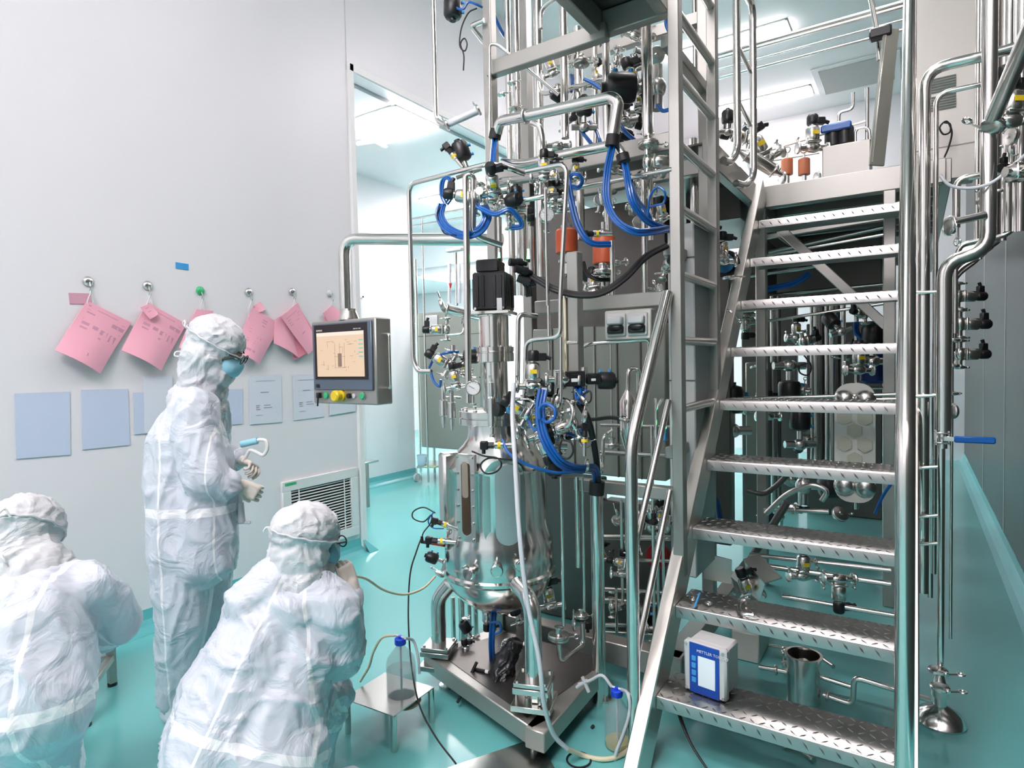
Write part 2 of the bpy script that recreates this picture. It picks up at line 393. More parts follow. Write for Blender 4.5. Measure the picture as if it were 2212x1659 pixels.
HK = [(190, 608, 'steel', 'first hook from the left'), (318, 617, 'steel', 'second hook from the left'), (432, 628, 'green', 'green hook, third from the left'), (537, 631, 'steel', 'fourth hook from the left'), (631, 630, 'steel', 'fifth hook from the left'), (712, 634, 'grey', 'last hook, nearest the touch panel')]
for px, py, mk, lab in HK:
    c = PX(px, py, XL); t = thing('wall_hook', ('round %s wall hook holding pink folders, ' % ('green plastic' if mk == 'green' else 'pale metal' if mk == 'grey' else 'metal'))+lab, 'hook', c, None)
    mb = MB(); lathe(mb, c+V(.001, 0, 0), (1, 0, 0), [(.026, 0), (.026, .004), (.02, .012), (.012, .016), (.0, .018)], 20); obj('base', mb, M_[mk] if mk != 'steel' else M_['satin'], t)
    mb = MB(); hose(mb, [c+V(.015, 0, -.005), c+V(.022, 0, -.03), c+V(.018, 0, -.05), c+V(.03, 0, -.058), c+V(.036, 0, -.045)], .003); obj('hook_arm', mb, M_['pol'], t)
    mb = MB(); hose(mb, [c+V(.03, 0, -.055), c+V(.022, .012, -.085), c+V(.014, .014, -.11), c+V(.012, 0, -.135), c+V(.02, -.014, -.105), c+V(.03, 0, -.055)], .0028); tag(obj('string_loop', mb, M_['white']), 'white string loop from the '+lab+' holding the pink folder', 'string')
docrows = [(.08, .14, .04, .018), (.3, .75, .06, .012), (.1, .95, .11, .008), (.12, .3, .15, .02), (.7, .97, .16, .06), (.12, .95, .28, .012), (.14, .3, .33, .05), (.38, .5, .33, .06), (.56, .72, .34, .08), (.78, .92, .35, .12), (.15, .3, .42, .03), (.58, .7, .48, .03)]
def folder(label, px4, off=.012, m='pink', rows=None, bul=.035, th=.006):
    mb = MB(); quadsheet(mb, px4, off, th, bul); c = PX(*qp(px4, .5, .5), XL)
    t = thing('pink_folder', label, 'folder', (XL, c.y, c.z)); o = obj('cover', mb, M_[m], t)
    if rows: obj('printed_text', textlines(px4, rows, off+th, bulge=bul), M_['pinkink'], t, smooth=False)
    return t
F1 = [(188, 650), (283, 697), (210, 807), (113, 757)]
folder('pink document folder hanging tilted from the first hook, leftmost of the folders', F1, rows=docrows+[(.55, .8, .8, .05)])
folder('pink document folder hanging tilted from the second hook', [(318, 654), (402, 700), (342, 801), (256, 757)], rows=docrows)
folder('small pink note clipped over the corner of the second folder', [(303, 664), (325, 655), (340, 678), (322, 690)], off=.035, bul=.01, th=.003, rows=[(.3, .6, .2, .05), (.3, .6, .5, .05)])
folder('pink folder on the green hook, mostly hidden by the standing worker', [(424, 668), (460, 672), (435, 790), (380, 752)], rows=None)
folder('pink folder with text hanging from the fourth hook', [(545, 664), (607, 702), (553, 788), (500, 760)], rows=[(.45, .6, .1, .02), (.45, .6, .15, .02), (.5, .6, .22, .02), (.2, .6, .4, .01), (.2, .6, .46, .01), (.5, .65, .5, .04), (.2, .5, .6, .01), (.2, .5, .65, .01), (.3, .45, .8, .05), (.5, .6, .8, .05)])
folder('small crumpled pink tag beside the fourth hook', [(546, 662), (562, 652), (572, 668), (556, 676)], off=.008, bul=.01, th=.003)
folder('dark pink folder hanging behind the others from the fifth hook', [(606, 684), (646, 664), (690, 740), (632, 778)], off=.006, m='dpink', bul=.02)
folder('pink folder at the back of the fifth hook, turned to the left', [(594, 690), (622, 672), (640, 772), (588, 742)], off=.016, bul=.02)
folder('pink sheet with text in front on the fifth hook, tilted right', [(606, 684), (642, 654), (680, 735), (662, 766)], off=.04, bul=.02, rows=[(.15, .8, .12, .012), (.15, .9, .18, .012), (.15, .85, .24, .012), (.15, .7, .30, .012), (.4, .6, .6, .02)])
folder('small pink folder on the last hook above the touch panel', [(697, 676), (716, 660), (734, 674), (728, 730)], off=.02, bul=.02)
folder('pink folder under the last hook, mostly hidden by the touch panel', [(700, 680), (734, 690), (730, 790), (690, 780)], off=.006, bul=.02)
DR2 = [(.2, .8, .12, .006), (.35, .6, .35, .012), (.2, .32, .62, .012), (.2, .30, .66, .012), (.2, .33, .70, .012), (.45, .65, .62, .01), (.45, .7, .67, .01), (.2, .4, .82, .006)]
for lab, px4, rows, m in [
  ('large pale blue sleeve on the left wall, leftmost in the row', [(31, 850), (150, 846), (152, 982), (35, 991)], None, 'paper2'),
  ('pale blue sleeve on the left wall, second from the left', [(175, 842), (276, 840), (280, 961), (178, 971)], None, 'paper2'),
  ('pale sleeve on the wall just behind the standing worker back', [(288, 848), (345, 846), (345, 934), (290, 938)], None, 'paper2'),
  ('white sleeve above the shoulder of the standing worker', [(310, 814), (372, 812), (372, 930), (312, 936)], None, 'paper'),
  ('pale sleeve on the wall in front of the standing worker chest', [(470, 842), (523, 840), (524, 915), (472, 920)], None, 'paper2'),
  ('printed white document in a sleeve between worker and touch panel', [(538, 811), (607, 809), (609, 912), (540, 917)], DR2, 'paper'),
  ('printed white document partly covered by the touch panel left edge', [(632, 810), (690, 808), (700, 900), (635, 908)], DR2, 'paper'),
  ('white sleeve on the wall below the touch panel', [(712, 850), (768, 846), (768, 888), (712, 897)], None, 'paper')]:
    mb = MB(); oo = .003+.004*(lab.startswith('white')); quadsheet(mb, px4, oo, .003); c = PX(*qp(px4, .5, .5), XL); t = thing('document_sleeve', lab, 'document', (XL, c.y, c.z)); obj('sheet', mb, M_[m], t)
    if rows: obj('printed_text', textlines(px4, rows, .006), M_['ink'], t, smooth=False)
# ================= steel staircase =================
XS0, XS1 = -.765, -.03
def TY(k): return 1.85+.222*k
def TZ(k): return .249*k
st = thing('steel_staircase', 'steep steel staircase with nine chequer plate treads and tubular handrails', 'staircase', (XS0, 1.85, 0))
for x in (XS0-.028, XS1+.02):
    mb = MB(); a = V(x, 1.85+.045, -.02); b = V(x, TY(10)-.02, TZ(10)-.02)
    bar(mb, a, b, .052, .135, (0, -1, 1), .004); obj('stringer', mb, M_['steel'], st)
random.seed(2)
def tread(k, bump=True):
    mb = MB(); y0, z = TY(k), TZ(k); dp = .205; w = XS1-XS0
    # folded chequer plate: top, front lip with rounded nose, rear lip
    prof = [(0, -.046), (0, -.006), (.002, -.002), (.006, 0), (dp-.004, 0), (dp, -.004), (dp, -.04), (dp-.004, -.04), (dp-.004, -.006), (.008, -.006), (.005, -.010), (.005, -.046)]
    prism(mb, [(XS0, y0+a, z+b) for a, b in prof], (w, 0, 0))
    n = 24; m = 6
    for i in range(n):
        for j in range(m):
            cx_ = XS0+.014+(w-.028)*i/(n-1); cy_ = y0+.014+(dp-.028)*j/(m-1); a = R(45) if (i+j) % 2 else R(-45)
            d = V(math.cos(a), math.sin(a), 0); s = V(-d.y, d.x, 0); c = V(cx_, cy_, z)
            mb.add([c-d*.0135, c+s*.0036, c+d*.0135, c-s*.0036, c-d*.008+V(0, 0, .0026), c+d*.008+V(0, 0, .0026)], [(0, 3, 5, 4), (3, 2, 5), (2, 1, 5), (1, 0, 4, 5), (0, 4, 3)])
    for i in range(16):
        cx_ = XS0+.02+(w-.04)*i/15; c = V(cx_, y0, z-.024); d = V(.6, 0, -.8); s = V(.8, 0, .6)
        mb.add([c-d*.016, c+s*.0035, c+d*.016, c-s*.0035, c+V(0, -.0022, 0)], [(0, 1, 4), (1, 2, 4), (2, 3, 4), (3, 0, 4)])
    return obj('tread', mb, M_['tread'], st)
M_['tread'] = mat('chequer_plate', (.44, .435, .42), .30, 1, var=.05, nscale=12)
for k in range(1, 10): tread(k)
# left handrail with its two middle rails
XH = -.835; pb = V(XH, 2.03, 0); pbend = V(XH, 2.04, P(1377, 955, 2.04).z); ptop = P(1466, 632, 2.385); ptop.x = XH+.02
mb = MB(); tube(mb, [pb, pbend, ptop], .0225, .09, 16); obj('handrail', mb, M_['pol'], st)
for (y1, y2) in ((866, 1205), (1062, 1445)):
    a = P(1467, y1, 2.385); a.x = XH+.02; b = P(1380, y2, 2.04); b.x = XH
    mb = MB(); tube(mb, [a, b], .0125, seg=12); obj('mid_rail', mb, M_['pol'], st)
XH2 = -.02
pb = P(1957, 1400, 1.98); pb.z = 0; pb.x = XH2; q1 = V(XH2, 1.98, P(1956, 985, 1.98).z); q2 = V(XH2, 3.9, q1.z+1.5*1.92)
mb = MB(); tube(mb, [pb, q1, q2], .0245, .1, 18); obj('handrail', mb, M_['pol'], st)
# ================= vertical ladder with safety cage rails =================
la = thing('steel_ladder', 'vertical steel ladder with square posts and round rungs above the stairs', 'ladder', (-.79, 2.4, .55))
LX = -.79
mb = MB(); box(mb, (LX+.004, 2.42, (TZ(2.3)+5)/2), (.044, .05, 5-TZ(2.3)), bev=.003); obj('side_rail', mb, M_['paint'], la)
mb = MB(); box(mb, (LX, 2.97, (1.2+4.9)/2), (.044, .05, 3.7), bev=.003); obj('side_rail', mb, M_['paint'], la)
for y in (885, 735, 590, 444, 304, 155, 14, -130):
    z = P(1489, y, 2.44).z; mb = MB(); tube(mb, [(LX, 2.44, z), (LX, 2.95, z)], .019, seg=14); obj('rung', mb, M_['satin'], la)
cg = thing('guard_rail', 'tall bent tube guard gate with slanting bars right of the ladder', 'guard rail', P(1590, 350, 3.3))
a = [P(1592, -60, 3.3), P(1592, 330, 3.3), P(1575, 352, 3.22), P(1562, 346, 3.15)]
a[1].x = a[0].x = P(1592, 200, 3.3).x
mb = MB(); tube(mb, a, .019, .08, 14); obj('inner_tube', mb, M_['pol'], cg)
x = P(1627, 200, 3.55).x; a = [V(x, 3.55, P(1627, 0, 3.55).z-.03), V(x, 3.55, P(1625, 385, 3.55).z), P(1608, 402, 3.45), P(1590, 396, 3.35)]
mb = MB(); tube(mb, [P(1604, -30, 3.3)]+a, .019, .08, 14); obj('outer_tube', mb, M_['pol'], cg)
for y1, y2 in ((105, 158), (222, 272)):
    mb = MB(); tube(mb, [P(1597, y1, 3.3), P(1622, y2, 3.55)], .010, seg=10); obj('slanting_bar', mb, M_['pol'], cg)
# ================= mezzanine platform =================
dk = thing('mezzanine_platform', 'raised steel platform at the top of the stairs with posts and braces', 'platform', (-.1, 4.07, 0))
DZ = 2.49
def dbar(name, p, q, w, h, up=(0, 0, 1), m='paint'):
    mb = MB(); bar(mb, p, q, w, h, up, .004); return obj(name, mb, M_[m], dk)
dbar('edge_beam', (-.84, 4.1, DZ-.065), (.14, 4.1, DZ-.065), .05, .13)
dbar('side_beam', (-.83, 3.02, DZ-.065), (-.83, 8.5, DZ-.065), .05, .13)
dbar('rear_beam', (-.8, 7.6, DZ-.065), (.14, 7.6, DZ-.065), .05, .13)
dbar('side_beam', (.14, 4.1, DZ-.065), (.14, 8.5, DZ-.065), .05, .13)
mb = MB(); box(mb, (-.35, 6.3, DZ-.006), (.96, 4.36, .008)); obj('deck_plate', mb, M_['dark'], dk, smooth=False)
mb = MB(); box(mb, (-1.35, 4.6, DZ-.006), (1.0, 3.1, .008)); obj('deck_plate', mb, M_['dark'], dk, smooth=False)
for i in range(7):
    y = 4.35+i*.28; dbar('joist', (-.8, y, DZ-.05), (.12, y, DZ-.05), .03, .07)
for px in (1921,):
    x = P(px, 900, 4.1).x; dbar('post', (x, 4.1, 0), (x, 4.1, DZ-.13), .06, .06, (0, 1, 0))
    x = P(px+5, 900, 7.6).x; dbar('post', (-.1, 7.6, 0), (-.1, 7.6, DZ-.13), .06, .06, (0, 1, 0))
dbar('post', (-.80, 4.1, 0), (-.80, 4.1, DZ-.13), .06, .06, (0, 1, 0)); dbar('post', (-.80, 7.6, 0), (-.80, 7.6, DZ-.13), .06, .06, (0, 1, 0))
dbar('brace', P(1685, 495, 4.15), P(1915, 705, 4.15), .012, .055, (0, 0, 1))
dbar('brace', P(1640, 470, 5.6), P(1725, 530, 5.6), .012, .09, (0, 0, 1))
dbar('cross_rail', P(1610, 520, 4.3), P(1915, 470, 4.3), .03, .03); dbar('cross_rail', P(1600, 668, 4.3), P(1915, 636, 4.3), .03, .05)
# upper platform corner at the top of the skid
up_ = thing('upper_platform', 'underside corner of a higher platform made of grey channel beams', 'platform', (-1.13, 2.5, 2.95))
def ubar(name, p, q, w, h, m='paint'):
    mb = MB(); bar(mb, p, q, w, h, (0, 0, 1), .004); return obj(name, mb, M_[m], up_)
zc = P(1300, 50, 2.5).z+.0
ubar('edge_beam', (-1.17, 2.52, zc), (-.83, 2.52, zc), .05, .1)
ubar('edge_beam', (-1.15, 1.75, zc), (-1.15, 2.49, zc), .05, .1)
ubar('edge_beam', (-.86, 1.75, zc), (-.86, 2.49, zc), .05, .1)
ubar('edge_beam', (-1.17, 1.72, zc), (-.83, 1.72, zc), .05, .1)
mb = MB(); box(mb, (-1.0, 2.12, zc+.055), (.34, .85, .006)); obj('deck_plate', mb, M_['dark'], up_, smooth=False)
# ================= skid frame =================
sk = thing('process_skid_frame', 'tall square tube steel frame of the process skid behind the vessel', 'equipment frame', (-1.3, 2.5, 0))
def sbar(name, p, q, w, h, up=(0, 0, 1), m='paint'):
    mb = MB(); bar(mb, p, q, w, h, up, .004); return obj(name, mb, M_[m], sk)
YS = 2.5; xl = P(1061, 250, YS).x; xr = -.86
sbar('post', (xl, YS, .08), (xl, YS, 4.6), .05, .05, (0, 1, 0))
xm = P(1137, 250, 3.1).x
sbar('post', (xm, 3.1, .08), (xm, 3.1, 4.6), .06, .06, (0, 1, 0))
sbar('post', (xr, 3.1, .08), (xr, 3.1, 4.6), .06, .06, (0, 1, 0))
z = P(1200, 98, YS).z-.02; sbar('cross_beam', (xl, YS-.01, z), (-1.1, YS-.01, z), .05, .07)
z = P(1200, 362, YS).z; z = P(1400, 318, YS).z; sbar('cross_beam', (xl, YS, z), (xr+.05, YS, z), .05, .075)
z = P(1300, 655, YS).z; sbar('cross_beam', (P(1160, 660, YS).x, YS, z), (xr+.04, YS, z), .05, .06)
z = P(1350, 1058, YS).z; sbar('cross_beam', (P(1240, 1050, YS).x, YS+.02, z), (xr+.04, YS+.02, z), .05, .055)
z = .14; sbar('base_beam', (-1.75, YS+.03, z), (xr+.05, YS+.03, z), .08, .1)
sbar('base_beam', (xr, YS, z), (xr, 3.7, z), .08, .1)
for zz in (1.05, 1.9, 2.75): sbar('side_beam', (xr, YS+.02, zz), (xr, 3.1, zz), .04, .05)
z = P(1300, 400, 3.1).z; sbar('cross_beam', (xl, 3.1, z), (xr, 3.1, z), .05, .08)
sbar('cross_beam', (xm, 3.1, 1.55), (xr, 3.1, 1.55), .05, .08); sbar('cross_beam', (xl, 3.1, 3.1), (xr, 3.1, 3.1), .05, .06)
for i in range(4):
    x = (-1.72, -.9)[i % 2]; y = (2.56, 3.6)[i//2]; mb = MB(); cyl(mb, (x, y, 0), (x, y, .09), .018); cyl(mb, (x, y, 0), (x, y, .012), .04); obj('levelling_foot', mb, M_['pol'], sk)
# sheet panels / tank seen through the frame
def sheet(name, label, cat, p, q, m='cabinet', dep=.25, yy=None):
    """box with the front face spanned by image corners p, q at depth yy, going back by dep"""
    a, b = P(*p, yy), P(*q, yy); x0, x1 = sorted((a.x, b.x)); z0, z1 = sorted((a.z, b.z)); z0 = max(z0, .002)
    t = thing(name, label, cat, ((x0+x1)/2, yy, z0)); mb = MB(); box(mb, ((x0+x1)/2, yy+dep/2, (z0+z1)/2), (x1-x0, dep, z1-z0), bev=.006); obj('body', mb, M_[m], t); return t, x0, x1, z0, z1
t, x0, x1, z0, z1 = sheet('insulated_tank', 'large upright grey steel tank shell behind the gauges in the skid', 'tank', (1150, 712), (1440, 1040), 'cabinet', .5, 3.0)
mb = MB()
for i in range(1, 6): box(mb, (x0+(x1-x0)*i/6, 2.996, (z0+z1)/2), (.006, .008, z1-z0))
obj('seam', mb, M_['dark'], t)
t, x0, x1, z0, z1 = sheet('electrical_cabinet', 'narrow white electrical cabinet standing right behind the ladder', 'cabinet', (1441, 488), (1506, 1250), 'white', .3, 2.72)
mb = MB()
for yy in (560, 822): zz = P(1450, yy, 2.72).z; box(mb, ((x0+x1)/2, 2.719, zz), (x1-x0+.002, .004, .006))
obj('door_gap', mb, M_['dark'], t)
# double isolator socket box
c = P(1362, 702, 2.46); t = thing('isolator_box', 'grey steel box with two covered isolator switches below the cross beam', 'switch box', c)
mb = MB(); box(mb, c, (.205, .07, .125), bev=.005); obj('housing', mb, M_['beige'], t)
for sx in (-.047, .047):
    mb = MB(); box(mb, c+V(sx, -.040, 0), (.085, .012, .095), bev=.004); f_ = obj('cover_frame', mb, M_['grey'], t)
    mb = MB(); box(mb, c+V(sx, -.056, .018), (.07, .03, .035), bev=.006); obj('hood', mb, M_['grey'], f_)
    mb = MB(); box(mb, c+V(sx, -.05, -.02), (.072, .02, .032), bev=.005); ell(mb, c+V(sx, -.056, -.012), (.034, .014, .016)); obj('dark_flap', mb, M_['black'], f_)
# lift column right of the motor
c = P(1241, 700, 2.28); zt, zb = P(1241, 545, 2.28).z, P(1241, 806, 2.28).z
t = thing('lift_column', 'square grey lifting column standing right of the black motor', 'column', (c.x, 2.28, zb))
mb = MB(); box(mb, (c.x+.005, 2.28, (zt+zb)/2), (.05, .05, zt-zb), bev=.004); obj('square_tube', mb, M_['paint'], t)
mb = MB(); cx_ = P(1224, 750, 2.27).x; cyl(mb, (cx_, 2.27, P(1224, 640, 2.27).z), (cx_, 2.27, zb), .022); obj('piston_rod', mb, mat('brass_toned_steel', (.78, .70, .52), .18, 1), t)
mb = MB()
for yy in (640, 740): box(mb, (c.x, 2.28, P(1241, yy, 2.28).z), (.058, .058, .014), bev=.003)
obj('collar', mb, M_['satin'], t)

# ================= the fermenter vessel =================
VX, VY = P(1076, 1100, 2.2).x, 2.2
def vz(py, px=1076): return P(px, py, VY).z
ve = thing('bioreactor_vessel', 'polished stainless steel bioreactor vessel with a sight glass, standing on bent legs', 'vessel', (VX, VY, .2))
zb = vz(1296)
prof = [(.001, zb-.03), (.05, zb-.028), (.12, zb-.008), (.175, zb+.03), (.213, zb+.075), (.232, zb+.12), (.238, zb+.165), (.236, vz(1165)), (.228, vz(1150)), (.218, vz(1135)), (.214, vz(1120)), (.214, vz(1010)), (.217, vz(1008)), (.217, vz(1002)), (.21, vz(998)), (.18, vz(975)), (.145, vz(958)), (.127, vz(945)), (.122, vz(930)), (.122, vz(914))]
mb = MB(); lathe(mb, (VX, VY, 0), (0, 0, 1), prof, 72); obj('jacketed_body', mb, M_['mirror'], ve)
mb = MB(); lathe(mb, (VX, VY, 0), (0, 0, 1), [(.158, vz(914)), (.16, vz(913)), (.16, vz(901)), (.154, vz(900)), (.154, vz(899)), (.16, vz(898)), (.16, vz(886)), (.157, vz(885))], 56); obj('head_flange', mb, M_['pol'], ve)
mb = MB(); lathe(mb, (VX, VY, 0), (0, 0, 1), [(.055, vz(886)), (.054, vz(783)), (.058, vz(782)), (.083, vz(781)), (.083, vz(763)), (.08, vz(762)), (.08, vz(760)), (.083, vz(759)), (.083, vz(750)), (.062, vz(749)), (.062, vz(684)), (.075, vz(683)), (.075, vz(681))], 40); obj('drive_shaft_housing', mb, M_['pol'], ve)
mb = MB()
for k in range(8):
    a = 2*math.pi*k/8+.2; x, y = VX+.073*math.cos(a), VY+.073*math.sin(a); cyl(mb, (x, y, vz(751)), (x, y, vz(751)+.008), .006, seg=8)
for k in range(14):
    a = 2*math.pi*k/14+.2; x, y = VX+.146*math.cos(a), VY+.146*math.sin(a); cyl(mb, (x, y, vz(887)), (x, y, vz(887)+.012), .009, seg=8)
obj('bolt_ring', mb, M_['satin'], ve)
VD = (Vector((VX, VY, 0))).normalized(); toc = -VD   # towards the camera side
def vdir(px, py=1100):
    """unit horizontal direction from the axis to the shell point seen at px"""
    best = None
    for k in range(720):
        a = k*math.pi/360; d = V(math.cos(a), math.sin(a), 0)
        if d.dot(toc) < .05: continue
        q = np.array([VX, VY, 1.0])+np.array([d.x, d.y, 0])*.22-np.array([0, 0, H]); cc = MW.T @ q; x = cc[0]/cc[2]*F+CX
        if best is None or abs(x-px) < best[0]: best = (abs(x-px), d)
    return best[1]
def shell_plate(mb, px, y0, y1, wpx, r0, th, round_=0.0, n=10):
    """curved plate following the vessel wall"""
    d = vdir(px); a0 = math.atan2(d.y, d.x); half = wpx/497/2/.22; z0, z1 = vz(y1), vz(y0); pts = []
    W = half; HH = (z1-z0)/2; rr = min(round_, W*.22) if round_ else 0
    # outline in (angle*r, z)
    w = W*.22; out = []
    if round_ <= 0: out = [(-w, -HH), (w, -HH), (w, HH), (-w, HH)]
    else:
        r_ = min(round_, w)
        for cx_, cy_, s in ((w-r_, -HH+r_, -90), (w-r_, HH-r_, 0), (-w+r_, HH-r_, 90), (-w+r_, -HH+r_, 180)):
            for k in range(6): a = R(s+k*18); out.append((cx_+r_*math.cos(a), cy_+r_*math.sin(a)))
    m = len(out); fr = []; bk = []
    zc = (z0+z1)/2
    for u, v_ in out:
        a = a0+u/.22; dd = V(math.cos(a), math.sin(a), 0); c0 = V(VX, VY, zc+v_); fr.append(c0+dd*(r0+th)); bk.append(c0+dd*(r0-.01))
    cc = V(VX, VY, zc)+d*(r0+th)
    vs = fr+bk+[V(VX, VY, zc+HH*.9)+d*(r0+th), V(VX, VY, zc-HH*.9)+d*(r0+th)]
    # front face: fan from two spine points
    fs = [(i, i+m, (i+1) % m+m, (i+1) % m) for i in range(m)]
    t_, b_ = 2*m, 2*m+1
    for i in range(m):
        j = (i+1) % m; vi = out[i][1]+out[j][1]
        if abs(out[i][1]-out[j][1]) > HH*.9: fs.append((i, j, b_, t_) if out[i][1] > 0 else (i, j, t_, b_))
        else: fs.append((i, j, t_ if vi > 0 else b_))
    return mb.add(vs, fs), d
mb = MB(); _, d1 = shell_plate(mb, 1009, 966, 1141, 42, .225, .012, .004); fr_ = obj('sight_glass_frame', mb, M_['satin'], ve)
mb = MB(); shell_plate(mb, 1010, 980, 1127, 19, .232, .0065, .02); obj('dark_liquid', mb, mat('dark_broth', (.06, .035, .02), .15), fr_)
mb = MB(); shell_plate(mb, 1010, 980, 1052, 14, .233, .0075, .012); obj('empty_level', mb, mat('sight_glass_upper', (.30, .26, .2), .08, .2), fr_)
mb = MB()
for yy in (972, 1005, 1038, 1070, 1103, 1135):
    for sx in (-14, 14):
        d = vdir(1009+sx); c = V(VX, VY, vz(yy))+d*.237; cyl(mb, c, c+d*.006, .0055, seg=8)
obj('bolts', mb, M_['pol'], fr_)
mb = MB(); _, d2 = shell_plate(mb, 1096, 986, 1146, 50, .214, .016, .07); obj('nameplate_pad', mb, mat('satin_pad', (.74, .75, .76), .38, .85), ve)
mb = MB(); _, d2 = shell_plate(mb, 1090, 975, 1160, 90, .214, .004, .09); obj('pad_surround', mb, M_['satin'], ve)
# flanged box on the left of the shell
d = vdir(972); s_ = V(-d.y, d.x, 0)
if s_.x > 0: s_ = -s_
c = V(VX, VY, vz(1050))+d*.20+s_*.03; mb = MB()
box(mb, c+s_*.02, (.07, .085, vz(972)-vz(1128)), Matrix((s_, d, V(0, 0, 1))).transposed(), .01); obj('side_manway', mb, M_['satin'], ve)
# lower probe belt with three ports
for px in (1020, 1070, 1112):
    d = vdir(px); c = V(VX, VY, vz(1187, px))+d*.215
    mb = MB(); cyl(mb, c, c+d*.045, .017); lathe(mb, c+d*.04, d, [(.017, 0), (.025, .001), (.025, .016), (.021, .018), (.021, .022), (.006, .023)], 24); pt = obj('probe_port', mb, M_['pol'], ve)
    mb = MB(); torus(mb, c+d*.05, d, .022, .0035, 20, 6); e = c+d*.05+V(0, 0, .026); hose(mb, [e, e+d*.02+V(0, 0, .012), e+d*.045+V(0, 0, .012)], .004, 3); obj('clamp_nut', mb, M_['satin'], pt)
mb = MB(); d = vdir(1076)
lathe(mb, (VX, VY, 0), (0, 0, 1), [(.2385, vz(1232)), (.246, vz(1228)), (.246, vz(1222)), (.2385, vz(1218))], 72); obj('skirt_ring', mb, M_['pol'], ve)
# legs: bent tubes down to weighing plates
LEG = []
for (pts, nm) in (([(972, 1262, 2.12), (946, 1292, 2.1), (944, 1388, 2.1)], 'l'), ([(1118, 1262, 2.0), (1150, 1300, 1.93), (1151, 1462, 1.93)], 'r'), ([(1100, 1275, 2.4), (1128, 1300, 2.46), (1128, 1390, 2.46)], 'b')):
    q = [P(*p) for p in pts]; q[2].x, q[2].y = q[1].x, q[1].y; q[0] = q[0]
    mb = MB(); tube(mb, q, .033, .09, 20); o = obj('leg', mb, M_['mirror'], ve); LEG.append(q[2])
zf = [q.z for q in LEG]
for q in LEG[:2]:
    mb = MB(); box(mb, (q.x, q.y, q.z-.008), (.13, .12, .016), rotz(R(18)), .002); o = obj('foot_plate', mb, M_['satin'], ve)
    mb = MB()
    for sx in (-1, 1):
        for sy in (-1, 1): w = rotz(R(18)) @ V(sx*.052, sy*.047, 0); cyl(mb, (q.x+w.x, q.y+w.y, q.z-.001), (q.x+w.x, q.y+w.y, q.z+.007), .007, seg=8)
    obj('bolts', mb, M_['pol'], o)
BZ = min(zf)-.016
# weighing frame under the vessel
wf = thing('weighing_frame', 'low grey steel weighing frame on feet carrying the vessel legs', 'frame', (VX, 2.1, 0))
for i, q in enumerate(LEG[:2]):
    mb = MB(); zt = q.z-.0165; box(mb, (q.x, q.y, zt-.012), (.135, .13, .022), rotz(R(18)), .002); box(mb, (q.x, q.y, zt-.075), (.15, .14, .022), rotz(R(18)), .002)
    o = obj('mounting_plate', mb, M_['satin'], wf)
    mb = MB(); box(mb, (q.x+.03, q.y-.005, zt-.043), (.06, .05, .038), rotz(R(18)), .003); cyl(mb, (q.x-.03, q.y, zt-.06), (q.x-.03, q.y, zt-.02), .012); cyl(mb, (q.x-.06, q.y-.03, zt-.09), (q.x-.06, q.y-.03, zt-.005), .005); cyl(mb, (q.x+.06, q.y+.03, zt-.09), (q.x+.06, q.y+.03, zt-.005), .005); obj('load_cell', mb, M_['pol'], o)
qL, qR = LEG[0], LEG[1]; zL = qL.z-.105; zR = qR.z-.105
zfr = min(zL, zR)-.0
def wbar(p, q, w=.08, h=.075): mb = MB(); bar(mb, p, q, w, h, (0, 0, 1), .004); return obj('frame_beam', mb, M_['paint'], wf)
zq = max(min(zL, zR)-.035, .1)
wbar((qL.x-.05, qL.y, zq), (qR.x+.06, qR.y-.06, zq)); E1 = V(qR.x+.06, qR.y-.06, zq); E2 = PZ(1288, 1452, zq); wbar(E1-(E2-E1).normalized()*.045, (PZ(1288, 1452, zq).x, PZ(1288, 1452, zq).y, zq)); wbar((qL.x, qL.y, zq), (qL.x+.1, 2.46, zq))
mb = MB(); prism(mb, [(qL.x, qL.y, zq+.036), (qR.x, qR.y-.05, zq+.036), (-1.12, 2.42, zq+.036), (qL.x+.15, 2.45, zq+.036)], (0, 0, .004)); obj('top_sheet', mb, M_['dark'], wf)
for x, y in ((qL.x+.04, qL.y), (qR.x+.02, qR.y-.04), (-1.1, 2.36), (qL.x+.1, 2.42)):
    mb = MB(); cyl(mb, (x, y, 0), (x, y, zq), .015); cyl(mb, (x, y, 0), (x, y, .01), .035); obj('foot', mb, M_['pol'], wf)
# ================= black servo motor on top of the drive =================
mc = V(VX, VY, 0); z0, z1 = vz(672), vz(590); t = thing('agitator_motor', 'black finned servo motor standing upright on top of the vessel drive', 'motor', (VX, VY, vz(681)))
rm = rotz(R(20))
mb = MB(); box(mb, (VX, VY, (vz(681)+vz(672))/2), (.17, .17, .014), rm, .002); obj('mounting_flange', mb, M_['pol'], t)
mb = MB(); box(mb, (VX, VY, (z0+z1)/2), (.148, .148, z1-z0), rm, .008)
for sx in (-1, 1):
    for k in (-.05, -.025, .025, .05):
        for rr in (0, 90): w = rotz(R(20+rr)) @ V(sx*.075, k, 0); box(mb, (VX+w.x, VY+w.y, (z0+z1)/2), (.006, .012, z1-z0-.03), rotz(R(20+rr)), .002)
obj('housing', mb, M_['black'], t)
mb = MB(); box(mb, (VX-.012, VY, (vz(590)+vz(562))/2), (.10, .12, vz(562)-vz(590)), rm, .006); obj('encoder_cover', mb, M_['black'], t)
mb = MB(); w = rm @ V(.045, -.0775, 0); box(mb, (VX+w.x, VY+w.y, vz(660)), (.022, .002, .05), rm); obj('type_plate', mb, M_['grey'], t)
mb = MB()
for sx in (-.06, .06): w = rm @ V(sx, -.076, 0); cyl(mb, (VX+w.x, VY+w.y, vz(668)), (VX+w.x*1.003, VY+w.y-.003, vz(668)), .006, seg=10)
obj('bolts', mb, M_['pol'], t)
